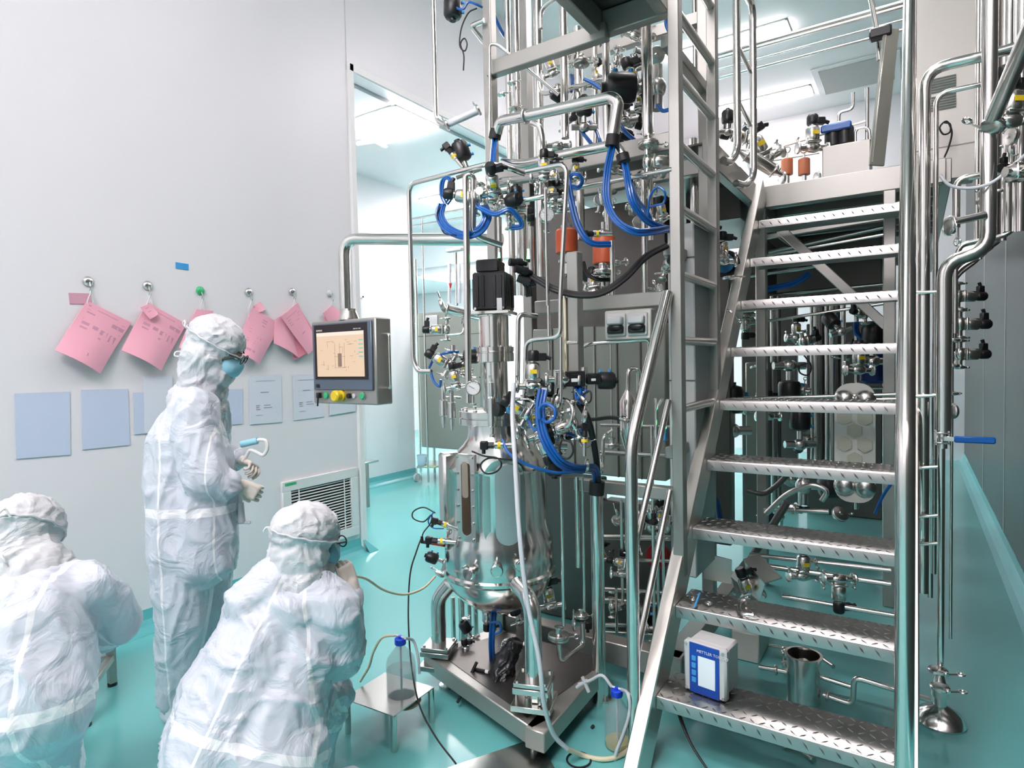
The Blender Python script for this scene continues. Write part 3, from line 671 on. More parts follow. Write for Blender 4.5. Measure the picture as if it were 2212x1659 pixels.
for i, (x, y, z) in enumerate(((1100, 566, 2.1), (1112, 580, 2.1), (1118, 600, 2.12))):
    a = P(x, y, z); b = P(x+38, y+4+i*6, 2.16); mb = MB(); cyl(mb, a, a.lerp(b, .45), .016); cyl(mb, a.lerp(b, .4), a.lerp(b, .7), .02); cyl(mb, a.lerp(b, .7), b, .014, .009); obj('cable_plug', mb, M_['black'], t)
for p, q in (((1078, 545, 2.19), (1078, 558, 2.19)), ((1141, 538, 2.2), (1141, 560, 2.2))):
    c = thing('indicator_light', 'green glowing indicator light %s the black motor' % ('on top of' if p[0] < 1100 else 'on the connector right of'), 'indicator', P(*q)); mb = MB(); cyl(mb, P(*q), P(*p), .006, .004, 10); obj('glowing_tip', mb, M_['green_lamp'], c)
    mb = MB(); cyl(mb, P(*q)-V(0, 0, .012), P(*q), .009, seg=12); obj('socket', mb, M_['black'], c)
# ================= prototypes of small fittings (local X = pipe axis, Z = stem) =================
def pr_diaphragm(nm='diaphragm_valve', head='black', tagc='yellow'):
    t = thing(nm, nm, 'valve')
    mb = MB(); cyl(mb, (-.05, 0, 0), (.05, 0, 0), .011, seg=14); ell(mb, (0, 0, .002), (.032, .02, .02)); obj('valve_body', mb, M_['pol'], t)
    for s in (-1, 1):
        mb = MB(); lathe(mb, (s*.05, 0, 0), (s, 0, 0), [(.011, -.004), (.021, 0), (.023, .004), (.021, .009), (.011, .012)], 18); cyl(mb, (s*.055, 0, .018), (s*.055, 0, .034), .004, seg=8); cyl(mb, (s*.055, -.009, .034), (s*.055, .009, .034), .004, seg=8); obj('clamp', mb, M_['satin'], t)
    mb = MB(); box(mb, (0, 0, .021), (.05, .044, .010), bev=.003); lathe(mb, (0, 0, .026), (0, 0, 1), [(.021, 0), (.024, .006), (.024, .045), (.019, .052), (.012, .055), (.012, .06)], 22); obj('actuator', mb, M_['satin'], t)
    mb = MB(); lathe(mb, (0, 0, .086), (0, 0, 1), [(.018, 0), (.02, .004), (.02, .03), (.016, .036)], 18); hd = obj('position_indicator', mb, M_[head], t)
    mb = MB(); box(mb, (.03, 0, .1), (.03, .022, .026), bev=.003); cyl(mb, (.042, 0, .1), (.06, 0, .094), .007, seg=10); obj('plug', mb, M_['black'], hd)
    mb = MB(); box(mb, (0, -.0255, .05), (.022, .003, .014)); obj('tag', mb, M_[tagc], t)
    return t
def pr_angle(nm='angle_seat_valve'):
    t = thing(nm, nm, 'valve')
    mb = MB(); cyl(mb, (-.05, 0, 0), (.05, 0, 0), .012, seg=14); ell(mb, (0, 0, 0), (.024, .02, .02)); cyl(mb, (0, 0, 0), (0, 0, .05), .01, seg=12); obj('valve_body', mb, M_['satin'], t)
    mb = MB(); lathe(mb, (0, 0, .045), (0, 0, 1), [(.018, 0), (.03, .006), (.033, .014), (.033, .06), (.027, .07), (.012, .074), (.012, .082)], 22); obj('actuator', mb, M_['black'], t)
    mb = MB(); cyl(mb, (.03, 0, .06), (.042, 0, .06), .006, seg=8); cyl(mb, (.03, 0, .095), (.042, 0, .095), .006, seg=8); obj('air_fitting', mb, M_['lblue'], t)
    return t
def pr_gauge(nm='pressure_gauge'):
    t = thing(nm, nm, 'gauge')   # dial faces local -Y
    mb = MB(); cyl(mb, (0, 0, -.06), (0, 0, -.028), .006, seg=10); lathe(mb, (0, 0, -.06), (0, 0, -1), [(.012, 0), (.014, .003), (.012, .008)], 16); obj('stem', mb, M_['pol'], t)
    mb = MB(); lathe(mb, (0, .012, 0), (0, -1, 0), [(.028, 0), (.031, .003), (.031, .020), (.028, .024), (.0265, .024), (.0265, .021)], 32); obj('case', mb, M_['pol'], t)
    mb = MB(); lathe(mb, (0, -.009, 0), (0, -1, 0), [(.0265, 0), (.0265, .001)], 32); d_ = obj('dial', mb, M_['white'], t)
    mb = MB()
    for k in range(-5, 6): a = R(k*26); s = V(math.sin(a), 0, math.cos(a)); bar(mb, s*.020+V(0, -.0105, 0), s*.024+V(0, -.0105, 0), .001, .0008, (0, 1, 0), 0)
    obj('scale_marks', mb, M_['ink'], d_, smooth=False)
    mb = MB(); a = R(-60); s = V(math.sin(a), 0, math.cos(a)); bar(mb, -s*.006+V(0, -.0115, 0), s*.019+V(0, -.0115, 0), .0014, .0008, (0, 1, 0), 0); obj('needle', mb, M_['black'], d_, smooth=False)
    return t
def pr_clamp(nm='tri_clamp'):
    t = thing(nm, nm, 'pipe clamp')
    mb = MB(); lathe(mb, (-.008, 0, 0), (1, 0, 0), [(.012, 0), (.022, .002), (.025, .005), (.025, .011), (.022, .014), (.012, .016)], 22); obj('ring', mb, M_['satin'], t)
    mb = MB(); box(mb, (0, .024, .006), (.012, .012, .012), bev=.002); cyl(mb, (0, .026, 0), (0, .026, .036), .0035, seg=8); obj('bolt', mb, M_['pol'], t)
    mb = MB(); torus(mb, (0, .026, .046), (1, 0, 0), .009, .003, 14, 6); obj('wing_nut', mb, M_['pol'], t)
    return t
def pr_disc(nm='disc_check_valve'):
    t = thing(nm, nm, 'valve')
    mb = MB(); lathe(mb, (0, 0, -.018), (0, 0, 1), [(.008, 0), (.011, .006), (.036, .008), (.038, .011), (.038, .015), (.034, .017), (.034, .019), (.038, .021), (.038, .025), (.036, .028), (.012, .03), (.010, .045), (.016, .047), (.016, .053), (.008, .056)], 28); obj('stacked_discs', mb, M_['satin'], t)
    mb = MB(); cyl(mb, (.036, 0, 0), (.055, 0, 0), .003, seg=8); torus(mb, (.062, 0, 0), (0, 1, 0), .008, .0028, 12, 6); obj('wing_nut', mb, M_['pol'], t)
    return t
def pr_ball(nm='ball_valve'):
    t = thing(nm, nm, 'valve')
    mb = MB(); cyl(mb, (-.04, 0, 0), (.04, 0, 0), .015, seg=16); box(mb, (-.018, 0, 0), (.008, .05, .05), bev=.004); box(mb, (.018, 0, 0), (.008, .05, .05), bev=.004)
    for a in (-1, 1):
        for b in (-1, 1): cyl(mb, (-.026, a*.019, b*.019), (.026, a*.019, b*.019), .004, seg=8)
    obj('valve_body', mb, M_['satin'], t)
    mb = MB(); cyl(mb, (0, 0, .015), (0, 0, .04), .006, seg=10); bar(mb, (0, 0, .038), (0, .04, .042), .018, .004); obj('lever', mb, M_['pol'], t)
    mb = MB(); bar(mb, (0, .03, .042), (0, .15, .042), .024, .010, bev=.005); obj('grip', mb, M_['blue'], t)
    return t
def pr_sensor(nm='inline_sensor'):
    t = thing(nm, nm, 'sensor')
    mb = MB(); cyl(mb, (0, 0, 0), (.05, 0, 0), .009); lathe(mb, (.045, 0, 0), (1, 0, 0), [(.009, 0), (.013, .002), (.013, .03), (.009, .032)], 16); obj('probe', mb, M_['pol'], t)
    mb = MB(); cyl(mb, (.055, 0, 0), (.066, 0, 0), .0136); obj('tag_ring', mb, M_['yellow'], t)
    mb = MB(); cyl(mb, (.078, 0, 0), (.1, 0, 0), .012, seg=8); box(mb, (.113, 0, 0), (.03, .028, .03), bev=.004); cyl(mb, (.115, 0, -.014), (.115, 0, -.03), .007, seg=10); obj('connector', mb, M_['black'], t)
    return t
def pr_filter(nm='filter_housing'):
    t = thing(nm, nm, 'filter')
    mb = MB(); lathe(mb, (0, 0, 0), (0, 0, 1), [(.012, -.13), (.012, -.11), (.032, -.08), (.032, .07), (.03, .075), (.012, .11), (.012, .13)], 28); obj('body', mb, M_['pol'], t)
    mb = MB(); torus(mb, (0, 0, -.083), (0, 0, 1), .034, .005, 24, 8); torus(mb, (0, 0, .072), (0, 0, 1), .034, .004, 24, 8); obj('clamp', mb, M_['satin'], t)
    return t
PD, PA, PG, PC, PK, PB, PS, PF = pr_diaphragm(), pr_angle(), pr_gauge(), pr_clamp(), pr_disc(), pr_ball(), pr_sensor(), pr_filter()
UP = (0, 0, 1)
def pxdir(a, b, Y=2.0): return (P(*b, Y)-P(*a, Y))
IR = Vector(MW[:, 0]); IU = -Vector(MW[:, 1]); IF = Vector(MW[:, 2])   # world directions lying along the camera's right, up, forward
frame_m0 = rotz(math.atan2(IR.y, IR.x))
def dirv(deg, dep=0.0): return IR*math.cos(R(deg))+IU*math.sin(R(deg))+IF*dep
def pl(proto, label, px, py, Y, xdeg=0, zdeg=90, s=1.0, xd=0, zd=0, group=None): return place(proto, label, P(px, py, Y), dirv(xdeg, xd), dirv(zdeg, zd), s, group)
# --- cluster left of the upper frame (y 330-500) ---
pl(PA, 'black angle valve at the top left of the pipe loop, pointing up left', 1012, 372, 2.15, 20, 125, 1.15)
pl(PS, 'silver sensor with black head, tilted up left above the pipe loop', 1000, 362, 2.12, 128, 40, 1.0)
pl(PD, 'diaphragm valve with black head lying to the left inside the hose loop', 1030, 430, 2.1, 80, 180, 1.15)
pl(PD, 'diaphragm valve with black cap, facing the camera beside the white glowing light', 1068, 418, 2.08, 10, 150, 1.1, zd=-.8)
pl(PA, 'black round actuator right of the white glowing light', 1082, 440, 2.12, 90, 60, .9, zd=-.5)
pl(PD, 'diaphragm valve at the right end of the upper manifold, near the bent pipe', 1175, 385, 2.2, 0, 110, .95)
pl(PD, 'small diaphragm valve behind the bent pipe right of the manifold', 1205, 405, 2.35, 20, 60, .95)
pl(PA, 'black angle valve under the manifold, above the round gauge', 1115, 452, 2.15, 0, 170, .8)
pl(PD, 'diaphragm valve with yellow tag under the loop of blue hoses', 1100, 470, 2.15, 90, 0, .85)
pl(PC, 'tri clamp with ring nut on the manifold left half', 1105, 410, 2.16, 5, 90, 1.1)
pl(PC, 'tri clamp with ring nut on the manifold right half', 1160, 410, 2.16, -10, 80, 1.1)
pl(PC, 'tri clamp joining the clear tube to the wall pipe', 965, 270, 2.4, 30, 120, 1.1)
pl(PC, 'tri clamp at the right end of the clear tube by the frame post', 1033, 238, 2.45, 30, 120, 1.1)
pl(PG, 'white faced round gauge hanging in front of the upper tubes', 1181, 465, 2.15, 0, 90, 1.0)
pl(PD, 'diaphragm valve with coiled blue hose right of the bent pipe', 1243, 385, 2.4, 0, 90, .8)
pl(PC, 'tri clamp on the crossing tube right of the red filters', 1300, 430, 2.45, 10, 90, 1.0)
pl(PG, 'tilted white gauge behind the blue hoses in the middle of the skid', 1296, 432, 2.6, -10, 70, .9)
pl(PS, 'white capped sensor lying left on the small pipe above the red filters', 1322, 505, 2.35, 180, 90, 1.0)
pl(PK, 'disc valve on the vertical tube right of the red filters', 1302, 588, 2.5, 0, 90, 1.1)
pl(PK, 'disc valve near the top of the skid on a thin vertical tube', 1256, 136, 2.6, 0, 90, 1.0)
pl(PK, 'disc valve on the beam at the right, just left of the ladder', 1401, 312, 2.42, 0, 90, 1.1)
pl(PD, 'steel valve block under the beam left of the ladder', 1398, 350, 2.42, 90, 20, 1.1)
# --- top of the picture, behind the frame ---
TOPV = [(PA, 1420, 190, 2.75, 90, 180, 2.0, 'big black actuator lying behind the tubes near the ladder top'), (PD, 1375, 195, 2.8, 20, 130, 1.3, 'valve with grey box left of the big black actuator'), (PD, 1195, 160, 2.9, 20, 60, 1.0, 'valve with blue fitting between the upper tubes on the left'), (PA, 1262, 275, 2.7, 0, 70, 1.2, 'black actuator low between the upper tubes'), (PD, 1370, 80, 3.0, -20, 70, 1.1, 'yellow tagged valve high between the tubes under the platform'), (PD, 1290, 185, 2.9, 0, 90, 1.1, 'valve behind the wide tube at the top'), (PA, 1350, 262, 2.8, 10, 110, 1.2, 'black actuator below the big pipe bend'), (PD, 1330, 130, 3.0, 80, 10, 1.1, 'valve lying sideways high behind the tubes'), (PD, 1205, 315, 2.7, 0, 180, 1.1, 'grey boxed valve behind the big pipe bend on the left'), (PC, 1336, 55, 2.9, 0, 90, 1.2, 'tri clamp directly under the platform corner'), (PC, 1390, 125, 3.0, 60, 90, 1.2, 'tri clamp on the tubes right of the wide vertical tube')]
for pr, x, y, Y, a, b, s, lab in TOPV: pl(pr, lab, x, y, Y, a, b, s)
pl(PA, 'black valve hanging from the top edge left of the frame post', 978, -30, 2.45, 0, -70, 1.35)
for i, (x, y) in enumerate(((1105, 180), (1108, 235), (1083, 205), (1085, 262))):
    pl(PC, ('upper', 'lower')[i % 2]+' tri clamp on the '+('front' if i < 2 else 'side')+' tubes beside the left frame post', x, y, 2.7+.02*i, 90, 0, .9)
# --- left of the vessel drive (y 640-900) ---
pl(PC, 'tri clamp with long lever on the pipe end left of the motor', 955, 660, 2.15, 20, 110, 1.3)
pl(PD, 'clear capped valve head left of the drive shaft', 965, 712, 2.2, 90, 180, .9)
pl(PA, 'steel and black valve with a blue hose left of the drive shaft', 978, 770, 2.15, 90, 30, 1.0)
pl(PD, 'diaphragm valve pointing left above the pressure gauge', 972, 790, 2.12, 60, 200, 1.0)
pl(PD, 'flat valve block with blue hose ends left of the pressure gauge', 985, 836, 2.1, 10, 160, .9)
pl(PG, 'pressure gauge with green rim on top of the vessel lid', 1022, 838, 2.0, 0, 90, 1.02)
pl(PC, 'tri clamp with wing nut directly above the lid pressure gauge', 1012, 815, 2.05, 90, 10, .9)
for i, (x, y) in enumerate(((958, 880), (976, 885))):
    t = thing('nozzle_sleeve', 'tapered grey steel sleeve standing %s of the vessel lid' % ('far left' if i == 0 else 'close to the left'), 'fitting', P(x, y, 2.1)); c = P(x, y, 2.1)
    mb = MB(); lathe(mb, c, (0, 0, 1), [(.008, -.09), (.012, -.06), (.012, -.04), (.02, -.035), (.018, .03), (.011, .035), (.010, .09)], 20); obj('body', mb, M_['satin'], t)
# --- cluster right above the vessel (y 800-1060) ---
t = thing('vent_filter_knob', 'black hand knob with a light blue collar in front of the vessel lid', 'knob', P(1092, 883, 1.98))
mb = MB(); a, b = P(1068, 884, 1.95), P(1112, 882, 2.05); dd = (b-a).normalized(); cyl(mb, b-dd*.03, b+dd*.02, .021); obj('collar', mb, M_['lblue'], t)
mb = MB(); lathe(mb, a, dd, [(.012, 0), (.027, .004), (.03, .012), (.03, .03), (.022, .038), (.018, .045)], 10); obj('grip', mb, M_['rubber'], t)
t = thing('sample_port', 'vertical steel nozzle with a cap at the front of the vessel lid', 'nozzle', P(1062, 890, 1.97)); c = P(1063, 890, 1.97)
mb = MB(); lathe(mb, c, (0, 0, 1), [(.006, -.10), (.012, -.098), (.012, -.09), (.007, -.085), (.008, -.06), (.0175, -.055), (.0175, .055), (.008, .06), (.010, .075), (.010, .115), (.006, .118)], 22); obj('body', mb, M_['pol'], t)
CL = [(PD, 1152, 835, 2.05, 0, 10, 1.15, 'large square black bodied valve right of the drive, left one of the row'), (PD, 1215, 820, 2.1, 0, 0, 1.15, 'large square black bodied valve in the middle of the row below the lift column'), (PA, 1262, 822, 2.2, 90, 20, 1.05, 'black actuator at the right end of the valve row below the lift column'), (PD, 1205, 868, 2.12, 80, 200, 1.1, 'valve with black head under the row, above the blue hose ring'), (PA, 1180, 892, 2.14, 0, -70, 1.1, 'black round actuator seen through the blue hose ring'), (PD, 1140, 895, 2.0, 60, 200, .95, 'steel valve with yellow tag left of the blue hose ring'), (PD, 1240, 915, 2.1, 110, 230, 1.0, 'valve with yellow tag right of the blue hose ring'), (PC, 1262, 865, 2.1, 40, 90, 1.0, 'tri clamp with wing nut right of the valve row'), (PC, 1262, 900, 2.05, -10, 60, 1.1, 'tri clamp on the curved steel pipe right of the hose ring'), (PS, 1263, 985, 2.05, 90, 0, .95, 'upright sensor with a yellow band and white label right of the vessel'), (PS, 1115, 962, 1.92, 180, 90, 1.05, 'horizontal sensor with yellow tag and black head across the vessel front'), (PC, 1118, 935, 1.96, 10, 90, 1.0, 'tri clamp above the horizontal sensor'), (PD, 1165, 940, 2.08, 20, 250, 1.0, 'black headed valve hidden behind the thick blue hoses'), (PA, 1198, 965, 2.15, 0, -60, 1.0, 'black actuator behind the thick blue hoses'), (PC, 1118, 862, 1.98, 90, 0, .9, 'tri clamp left of the milky hose top'), (PC, 1268, 1005, 2.1, 0, 0, 1.0, 'tri clamp with ring below the upright sensor')]
for pr, x, y, Y, a, b, s, lab in CL: pl(pr, lab, x, y, Y, a, b, s)
for i, (x, y, Y, s, lab) in enumerate(((1160, 838, 2.07, .055, 'left block of the row'), (1222, 818, 2.12, .062, 'middle block of the row'), (1268, 818, 2.18, .045, 'right block of the row'))):
    c = P(x, y, Y); t = thing('control_block', 'square steel and black valve control block above the vessel, '+lab, 'valve block', c)
    mb = MB(); box(mb, c-IR*s*.45, (s*.6, s*1.1, s*1.15), frame_m0, .004); o = obj('steel_body', mb, M_['satin'], t)
    mb = MB(); box(mb, c-IR*s*.45-IF*s*.56, (s*.42, .004, s*.8), frame_m0, .001); obj('window', mb, M_['mirror'], o)
    mb = MB(); box(mb, c+IR*s*.55, (s*1.25, s*.95, s*.95), frame_m0, .004); box(mb, c+IR*s*.6-IF*s*.5+IU*s*.2, (s*.5, .006, s*.2), frame_m0, .001); obj('black_head', mb, M_['black'], t)
    mb = MB(); box(mb, c+IR*s*.5-IF*s*.52-IU*s*.1, (s*.4, .004, s*.22), frame_m0, .001); obj('label', mb, M_['white'], t)
# --- lower left of the vessel ---
LL = [(PS, 985, 1172, 1.98, 175, 90, 1.0, 'horizontal probe with a red connector on the left of the vessel'), (PS, 988, 1143, 2.0, 160, 90, .9, 'tilted black headed sensor above the red connector probe'), (PC, 965, 1175, 2.0, 0, 90, 1.0, 'tri clamp on the probe at the left of the vessel'), (PA, 962, 1215, 2.05, 70, 170, .75, 'black hand knob valve at the lower left of the vessel'), (PC, 950, 1240, 2.05, 60, 150, .9, 'tri clamp below the black knob at the lower left')]
for pr, x, y, Y, a, b, s, lab in LL: pl(pr, lab, x, y, Y, a, b, s)
t = thing('probe_connector', 'red and black cable connector sticking out left of the vessel', 'connector', P(945, 1172, 1.98))
mb = MB(); cyl(mb, P(960, 1174, 1.98), P(934, 1172, 1.97), .014, .010); obj('red_sleeve', mb, M_['red'], t)
mb = MB(); cyl(mb, P(934, 1172, 1.97), P(910, 1171, 1.96), .009, .006); cyl(mb, P(913, 1172, 1.96), P(911, 1158, 1.96), .006); obj('boot', mb, M_['black'], t)
# --- middle of the skid, right of the vessel ---
MM = [(PG, 1400, 797, 2.55, 0, 90, .75, 'small white gauge under a black cap by the stair handrail'), (PC, 1352, 908, 2.42, 70, 0, 1.2, 'round tri clamp ring in front of the conical filter'), (PK, 1322, 962, 2.8, 0, 90, 1.1, 'disc valve behind the small bent pipe in the skid'), (PC, 1300, 1010, 2.4, 0, 90, 1.0, 'tri clamp by the cable bend right of the vessel'), (PC, 1250, 1135, 2.5, 0, 90, 1.0, 'tri clamp low behind the vessel right side'), (PK, 1207, 1375, 2.15, 0, 90, 1.15, 'disc valve on the thin vertical tube right of the vessel leg'), (PK, 1256, 1330, 2.35, 0, 90, .8, 'smaller disc valve on the second thin tube right of the vessel leg'), (PC, 1240, 1350, 2.3, 0, 30, 1.0, 'tri clamp between the two disc valves'), (PD, 1190, 1310, 2.35, 10, 60, 1.1, 'round valve body behind the right vessel leg'), (PS, 1330, 1350, 2.55, 180, 90, 1.1, 'horizontal sensor low in the skid by the handrail post'), (PC, 1300, 1065, 2.4, 40, 90, 1.2, 'tri clamp at the end of the skid middle beam'), (PD, 1345, 1240, 2.7, 0, 90, 1.0, 'dark valve deep in the skid left of the handrail post')]
for pr, x, y, Y, a, b, s, lab in MM: pl(pr, lab, x, y, Y, a, b, s)
t = thing('conical_filter', 'cone topped polished steel filter body in the middle of the skid', 'filter', P(1355, 900, 2.5)); c = P(1357, 900, 2.5)
def zz_(py, Y=2.5, px=1357): return P(px, py, Y).z
mb = MB(); lathe(mb, (c.x, c.y, 0), (0, 0, 1), [(.012, zz_(842)), (.013, zz_(845)), (.036, zz_(866)), (.036, zz_(940)), (.012, zz_(978)), (.012, zz_(1000))][::-1], 28); obj('body', mb, M_['pol'], t)
# red filter capsules
for i, (x, y, Y, w, h, lab) in enumerate(((1224, 522, 2.75, .055, .12, 'orange red cylinder housing left behind the lift column'), (1304, 540, 2.6, .05, .13, 'orange red cylinder housing in the middle of the skid'))):
    c = P(x, y, Y); t = thing('actuator_housing', lab, 'actuator', c)
    mb = MB(); lathe(mb, c, (0, 0, 1), [(w*.9, -h/2), (w, -h/2+.004), (w, h/2-.01), (w*.85, h/2)], 26); obj('red_body', mb, M_['orange'], t)
    mb = MB(); lathe(mb, c+V(0, 0, h/2), (0, 0, 1), [(w*.5, 0), (w*.5, .02), (w*.2, .03), (w*.2, .06)], 18); obj('top_fitting', mb, M_['satin'], t)
    mb = MB(); lathe(mb, c-V(0, 0, h/2), (0, 0, -1), [(w*.45, 0), (w*.45, .03), (w*.8, .032), (w*.8, .045), (w*.3, .05), (w*.3, .1)], 18); obj('lower_flange', mb, M_['pol'], t)
t = thing('work_light', 'small glowing white lamp among the hoses at the upper left', 'lamp', P(1035, 412, 2.02))
mb = MB(); ell(mb, P(1035, 412, 2.0), (.014, .014, .014)); obj('bulb', mb, M_['white_lamp'], t)
mb = MB(); cyl(mb, P(1042, 412, 2.04), P(1036, 412, 2.01), .018, .014); obj('reflector', mb, M_['pol'], t)
t = thing('status_block', 'light blue sensor block with a green lamp at the white cabinet edge', 'sensor', P(1433, 930, 2.45))
mb = MB(); box(mb, P(1433, 938, 2.45), (.03, .03, .05), bev=.003); obj('block', mb, M_['lblue'], t)
mb = MB(); ell(mb, P(1433, 923, 2.44), (.012, .012, .01)); obj('glowing_cap', mb, M_['green_lamp'], t)
# ================= pipes: name, label, material, radius, bend, points (image x, image y, distance along the room) =================
def pipe(label, r, pts, m='pol', bend=.04, name='steel_pipe', cat='pipe', seg=12, vert=None, clamps=()):
    q = [P(*p) for p in pts]
    if vert is not None:   # keep the listed neighbouring points plumb
        for a, b in vert: q[b].x, q[b].y = q[a].x, q[a].y
    t = thing(name, label, cat, q[0]); mb = MB(); tube(mb, q, r, bend, seg); obj('tube', mb, M_[m], t)
    for (k, f) in clamps:
        c = q[k].lerp(q[k+1], f); d = (q[k+1]-q[k]).normalized(); mb = MB(); lathe(mb, c-d*.007, d, [(r*1.02, 0), (r+.009, .002), (r+.011, .005), (r+.011, .009), (r+.009, .012), (r*1.02, .014)], 18); obj('clamp', mb, M_['satin'], t)
    return t
def vpipe(label, px, y0, y1, Y, r, m='pol', name='vertical_pipe', seg=12, **k): return pipe(label, r, [(px, (y0+y1)/2, Y), (px, y0, Y), (px, y1, Y)][1:] if False else [(px, y0, Y), (px, y1, Y)], m, name=name, seg=seg, vert=[(0, 1)], **k)
VP = [(1095, 0, 640, 2.85, .018, 'tall polished tube just right of the left frame post'), (1113, 0, 640, 2.75, .019, 'tall polished tube, second right of the left frame post'), (1160, 0, 600, 2.95, .027, 'thick polished tube right of the rear post in the upper skid'), (1216, 0, 300, 2.7, .020, 'bright polished tube passing behind the upper cross beam'), (1247, 60, 520, 2.9, .022, 'grey polished tube above the lift column'), (1284, 100, 330, 3.0, .018, 'pale tube in the upper skid left of the thick tube'), (1308, 62, 640, 2.65, .018, 'polished tube hanging from the upper platform corner'), (1396, 35, 320, 2.65, .024, 'thick polished tube right below the platform edge'), (1390, 370, 650, 2.55, .012, 'thin bright tube behind the blue hoses'), (1404, 370, 520, 2.65, .012, 'thin tube right behind the blue hoses'), (1322, 520, 655, 2.5, .011, 'thin tube in front of the black pump, ending at the cross beam'), (1183, 560, 800, 2.2, .007, 'thin tube down to the valve row left of the lift column'), (1078, 470, 570, 2.45, .012, 'tube right behind the motor top, left one'), (1130, 470, 640, 2.6, .014, 'tube right behind the motor connectors'), (1147, 490, 620, 2.7, .016, 'shiny tube behind the motor cables'), (1283, 740, 1040, 2.9, .004, 'thin rod in front of the tank shell, left one'), (1319, 740, 960, 2.9, .005, 'thin rod in front of the tank shell, right one'), (1012, 830, 870, 2.05, .011, 'short pipe stub above the lid gauge'), (1408, 920, 1450, 2.6, .007, 'thin tube beside the handrail, low in the skid'), (1416, 860, 980, 2.5, .007, 'thin tube left of the white cabinet'), (1500, 0, 160, 3.2, .012, 'thin tube behind the ladder top, left'), (1518, 0, 600, 3.3, .02, 'polished tube behind the ladder between its posts'), (1498, 300, 700, 3.2, .02, 'tube behind the upper ladder rungs')]
for px, y0, y1, Y, r, lab in VP: vpipe(lab, px, y0, y1, Y, r)
# lower vertical tubes right of the vessel
vpipe('thin polished tube right of the vessel going down to a disc valve', 1212, 1030, 1350, 2.15, .0065)
vpipe('second thin polished tube right of the vessel, beside the thick one', 1258, 1030, 1320, 2.35, .006)
vpipe('greenish thin tube between the two thin tubes right of the vessel', 1246, 1030, 1225, 2.3, .009)
PB3 = pipe('thick polished tube right of the vessel, bending back near the floor', .0235, [(1287, 1066, 2.33), (1287, 1525, 2.33), (1262, 1548, 2.36), (1215, 1515, 2.42)], bend=.06, vert=[(0, 1)], seg=18)
pipe('slim tube running alongside the thick tube right of the vessel', .008, [(1299, 1066, 2.36), (1299, 1530, 2.36)], vert=[(0, 1)])
pipe('bent tube below the disc valve, running back to the right', .011, [(1208, 1390, 2.15), (1210, 1430, 2.15), (1260, 1392, 2.35), (1258, 1345, 2.35)], bend=.03)
for i, (px, y1, Y, r) in enumerate(((978, 1395, 2.42, .012), (996, 1400, 2.45, .016), (1013, 1395, 2.5, .011), (1026, 1400, 2.55, .014))):
    vpipe('tube under the vessel behind the left leg, number %s from the leg' % ('one', 'two', 'three', 'four')[i], px, 1290, y1, Y, r)
# bent frames of small pipe in front
pipe('long thin pipe loop enclosing the upper left hoses, bent down to the left', .0105, [(932, 803, 2.1), (903, 803, 2.1), (893, 780, 2.1), (893, 396, 2.1), (1062, 352, 2.05), (1108, 366, 2.1), (1132, 376, 2.15)], bend=.05, vert=[(2, 3)])
pipe('upright hook shaped pipe left of the black motor', .0135, [(1012, 870, 2.0), (1006, 378, 2.0), (1023, 382, 2.02), (1021, 498, 2.03), (1034, 513, 2.05), (1084, 530, 2.12)], bend=.035)
pipe('bent pipe framing the manifold on the right, down past the lift column', .009, [(1136, 370, 2.1), (1216, 355, 2.1), (1225, 372, 2.1), (1211, 640, 2.1), (1211, 728, 2.1), (1136, 736, 2.08), (1133, 880, 2.08)], bend=.035)
pipe('small bent pipe right of the drive shaft', .010, [(1160, 683, 2.15), (1120, 678, 2.08), (1118, 830, 2.08)], bend=.03)
pipe('thin straight pipe from the manifold past the round gauge', .006, [(1178, 410, 2.1), (1183, 660, 2.12)])
pipe('thin pipe in front of the lift column ending at the valve row', .006, [(1212, 728, 2.05), (1212, 870, 2.05)])
pipe('thin slanting pipe across the upper tubes', .0075, [(1059, 300, 2.43), (1058, 95, 2.43), (1074, 96, 2.44), (1206, 205, 2.6)], bend=.03, m='satin')
PB1 = pipe('big pipe bend with black rubber end, running right over the upper tubes', .0235, [(1074, 288, 2.35), (1080, 262, 2.34), (1130, 252, 2.32), (1322, 210, 2.3), (1336, 222, 2.3), (1324, 296, 2.3)], bend=.08, seg=18, clamps=((2, .03),))
PB2 = pipe('second big pipe below the first, ending in a black cap on the right', .021, [(1085, 352, 2.38), (1135, 356, 2.38), (1200, 338, 2.36), (1330, 312, 2.34), (1346, 336, 2.34)], bend=.06, seg=16, clamps=((1, .6),))
pipe('bent return pipe below the big pipe bend', .014, [(1140, 262, 2.5), (1166, 270, 2.5), (1172, 300, 2.5), (1172, 340, 2.5)], bend=.05)
pipe('long horizontal pipe crossing behind the blue hoses', .0105, [(1236, 408, 2.42), (1452, 366, 2.4)])
pipe('manifold pipe at the upper left, front', .010, [(1095, 440, 2.12), (1172, 425, 2.15), (1205, 420, 2.2)])
pipe('manifold pipe with brackets at the upper left, rear', .013, [(1060, 392, 2.3), (1130, 385, 2.25), (1175, 378, 2.2)], m='satin')
pipe('horizontal pipe at the very top behind the platform', .012, [(1165, 172, 2.9), (1170, 205, 2.9), (1265, 182, 2.85), (1390, 145, 2.8)], bend=.04)
pipe('bent pipe near the top beside the frame post', .012, [(1046, 44, 2.45), (1018, 56, 2.45), (1046, 92, 2.5)], bend=.015)
pipe('square bent pipe at the very top behind the cross beam', .012, [(1168, 62, 2.7), (1168, 18, 2.7), (1208, -10, 2.7)], bend=.04)
pipe('bent pipe below the isolator box running to the gauge', .009, [(1262, 748, 2.42), (1275, 742, 2.42), (1402, 733, 2.5), (1404, 780, 2.52)], bend=.02)
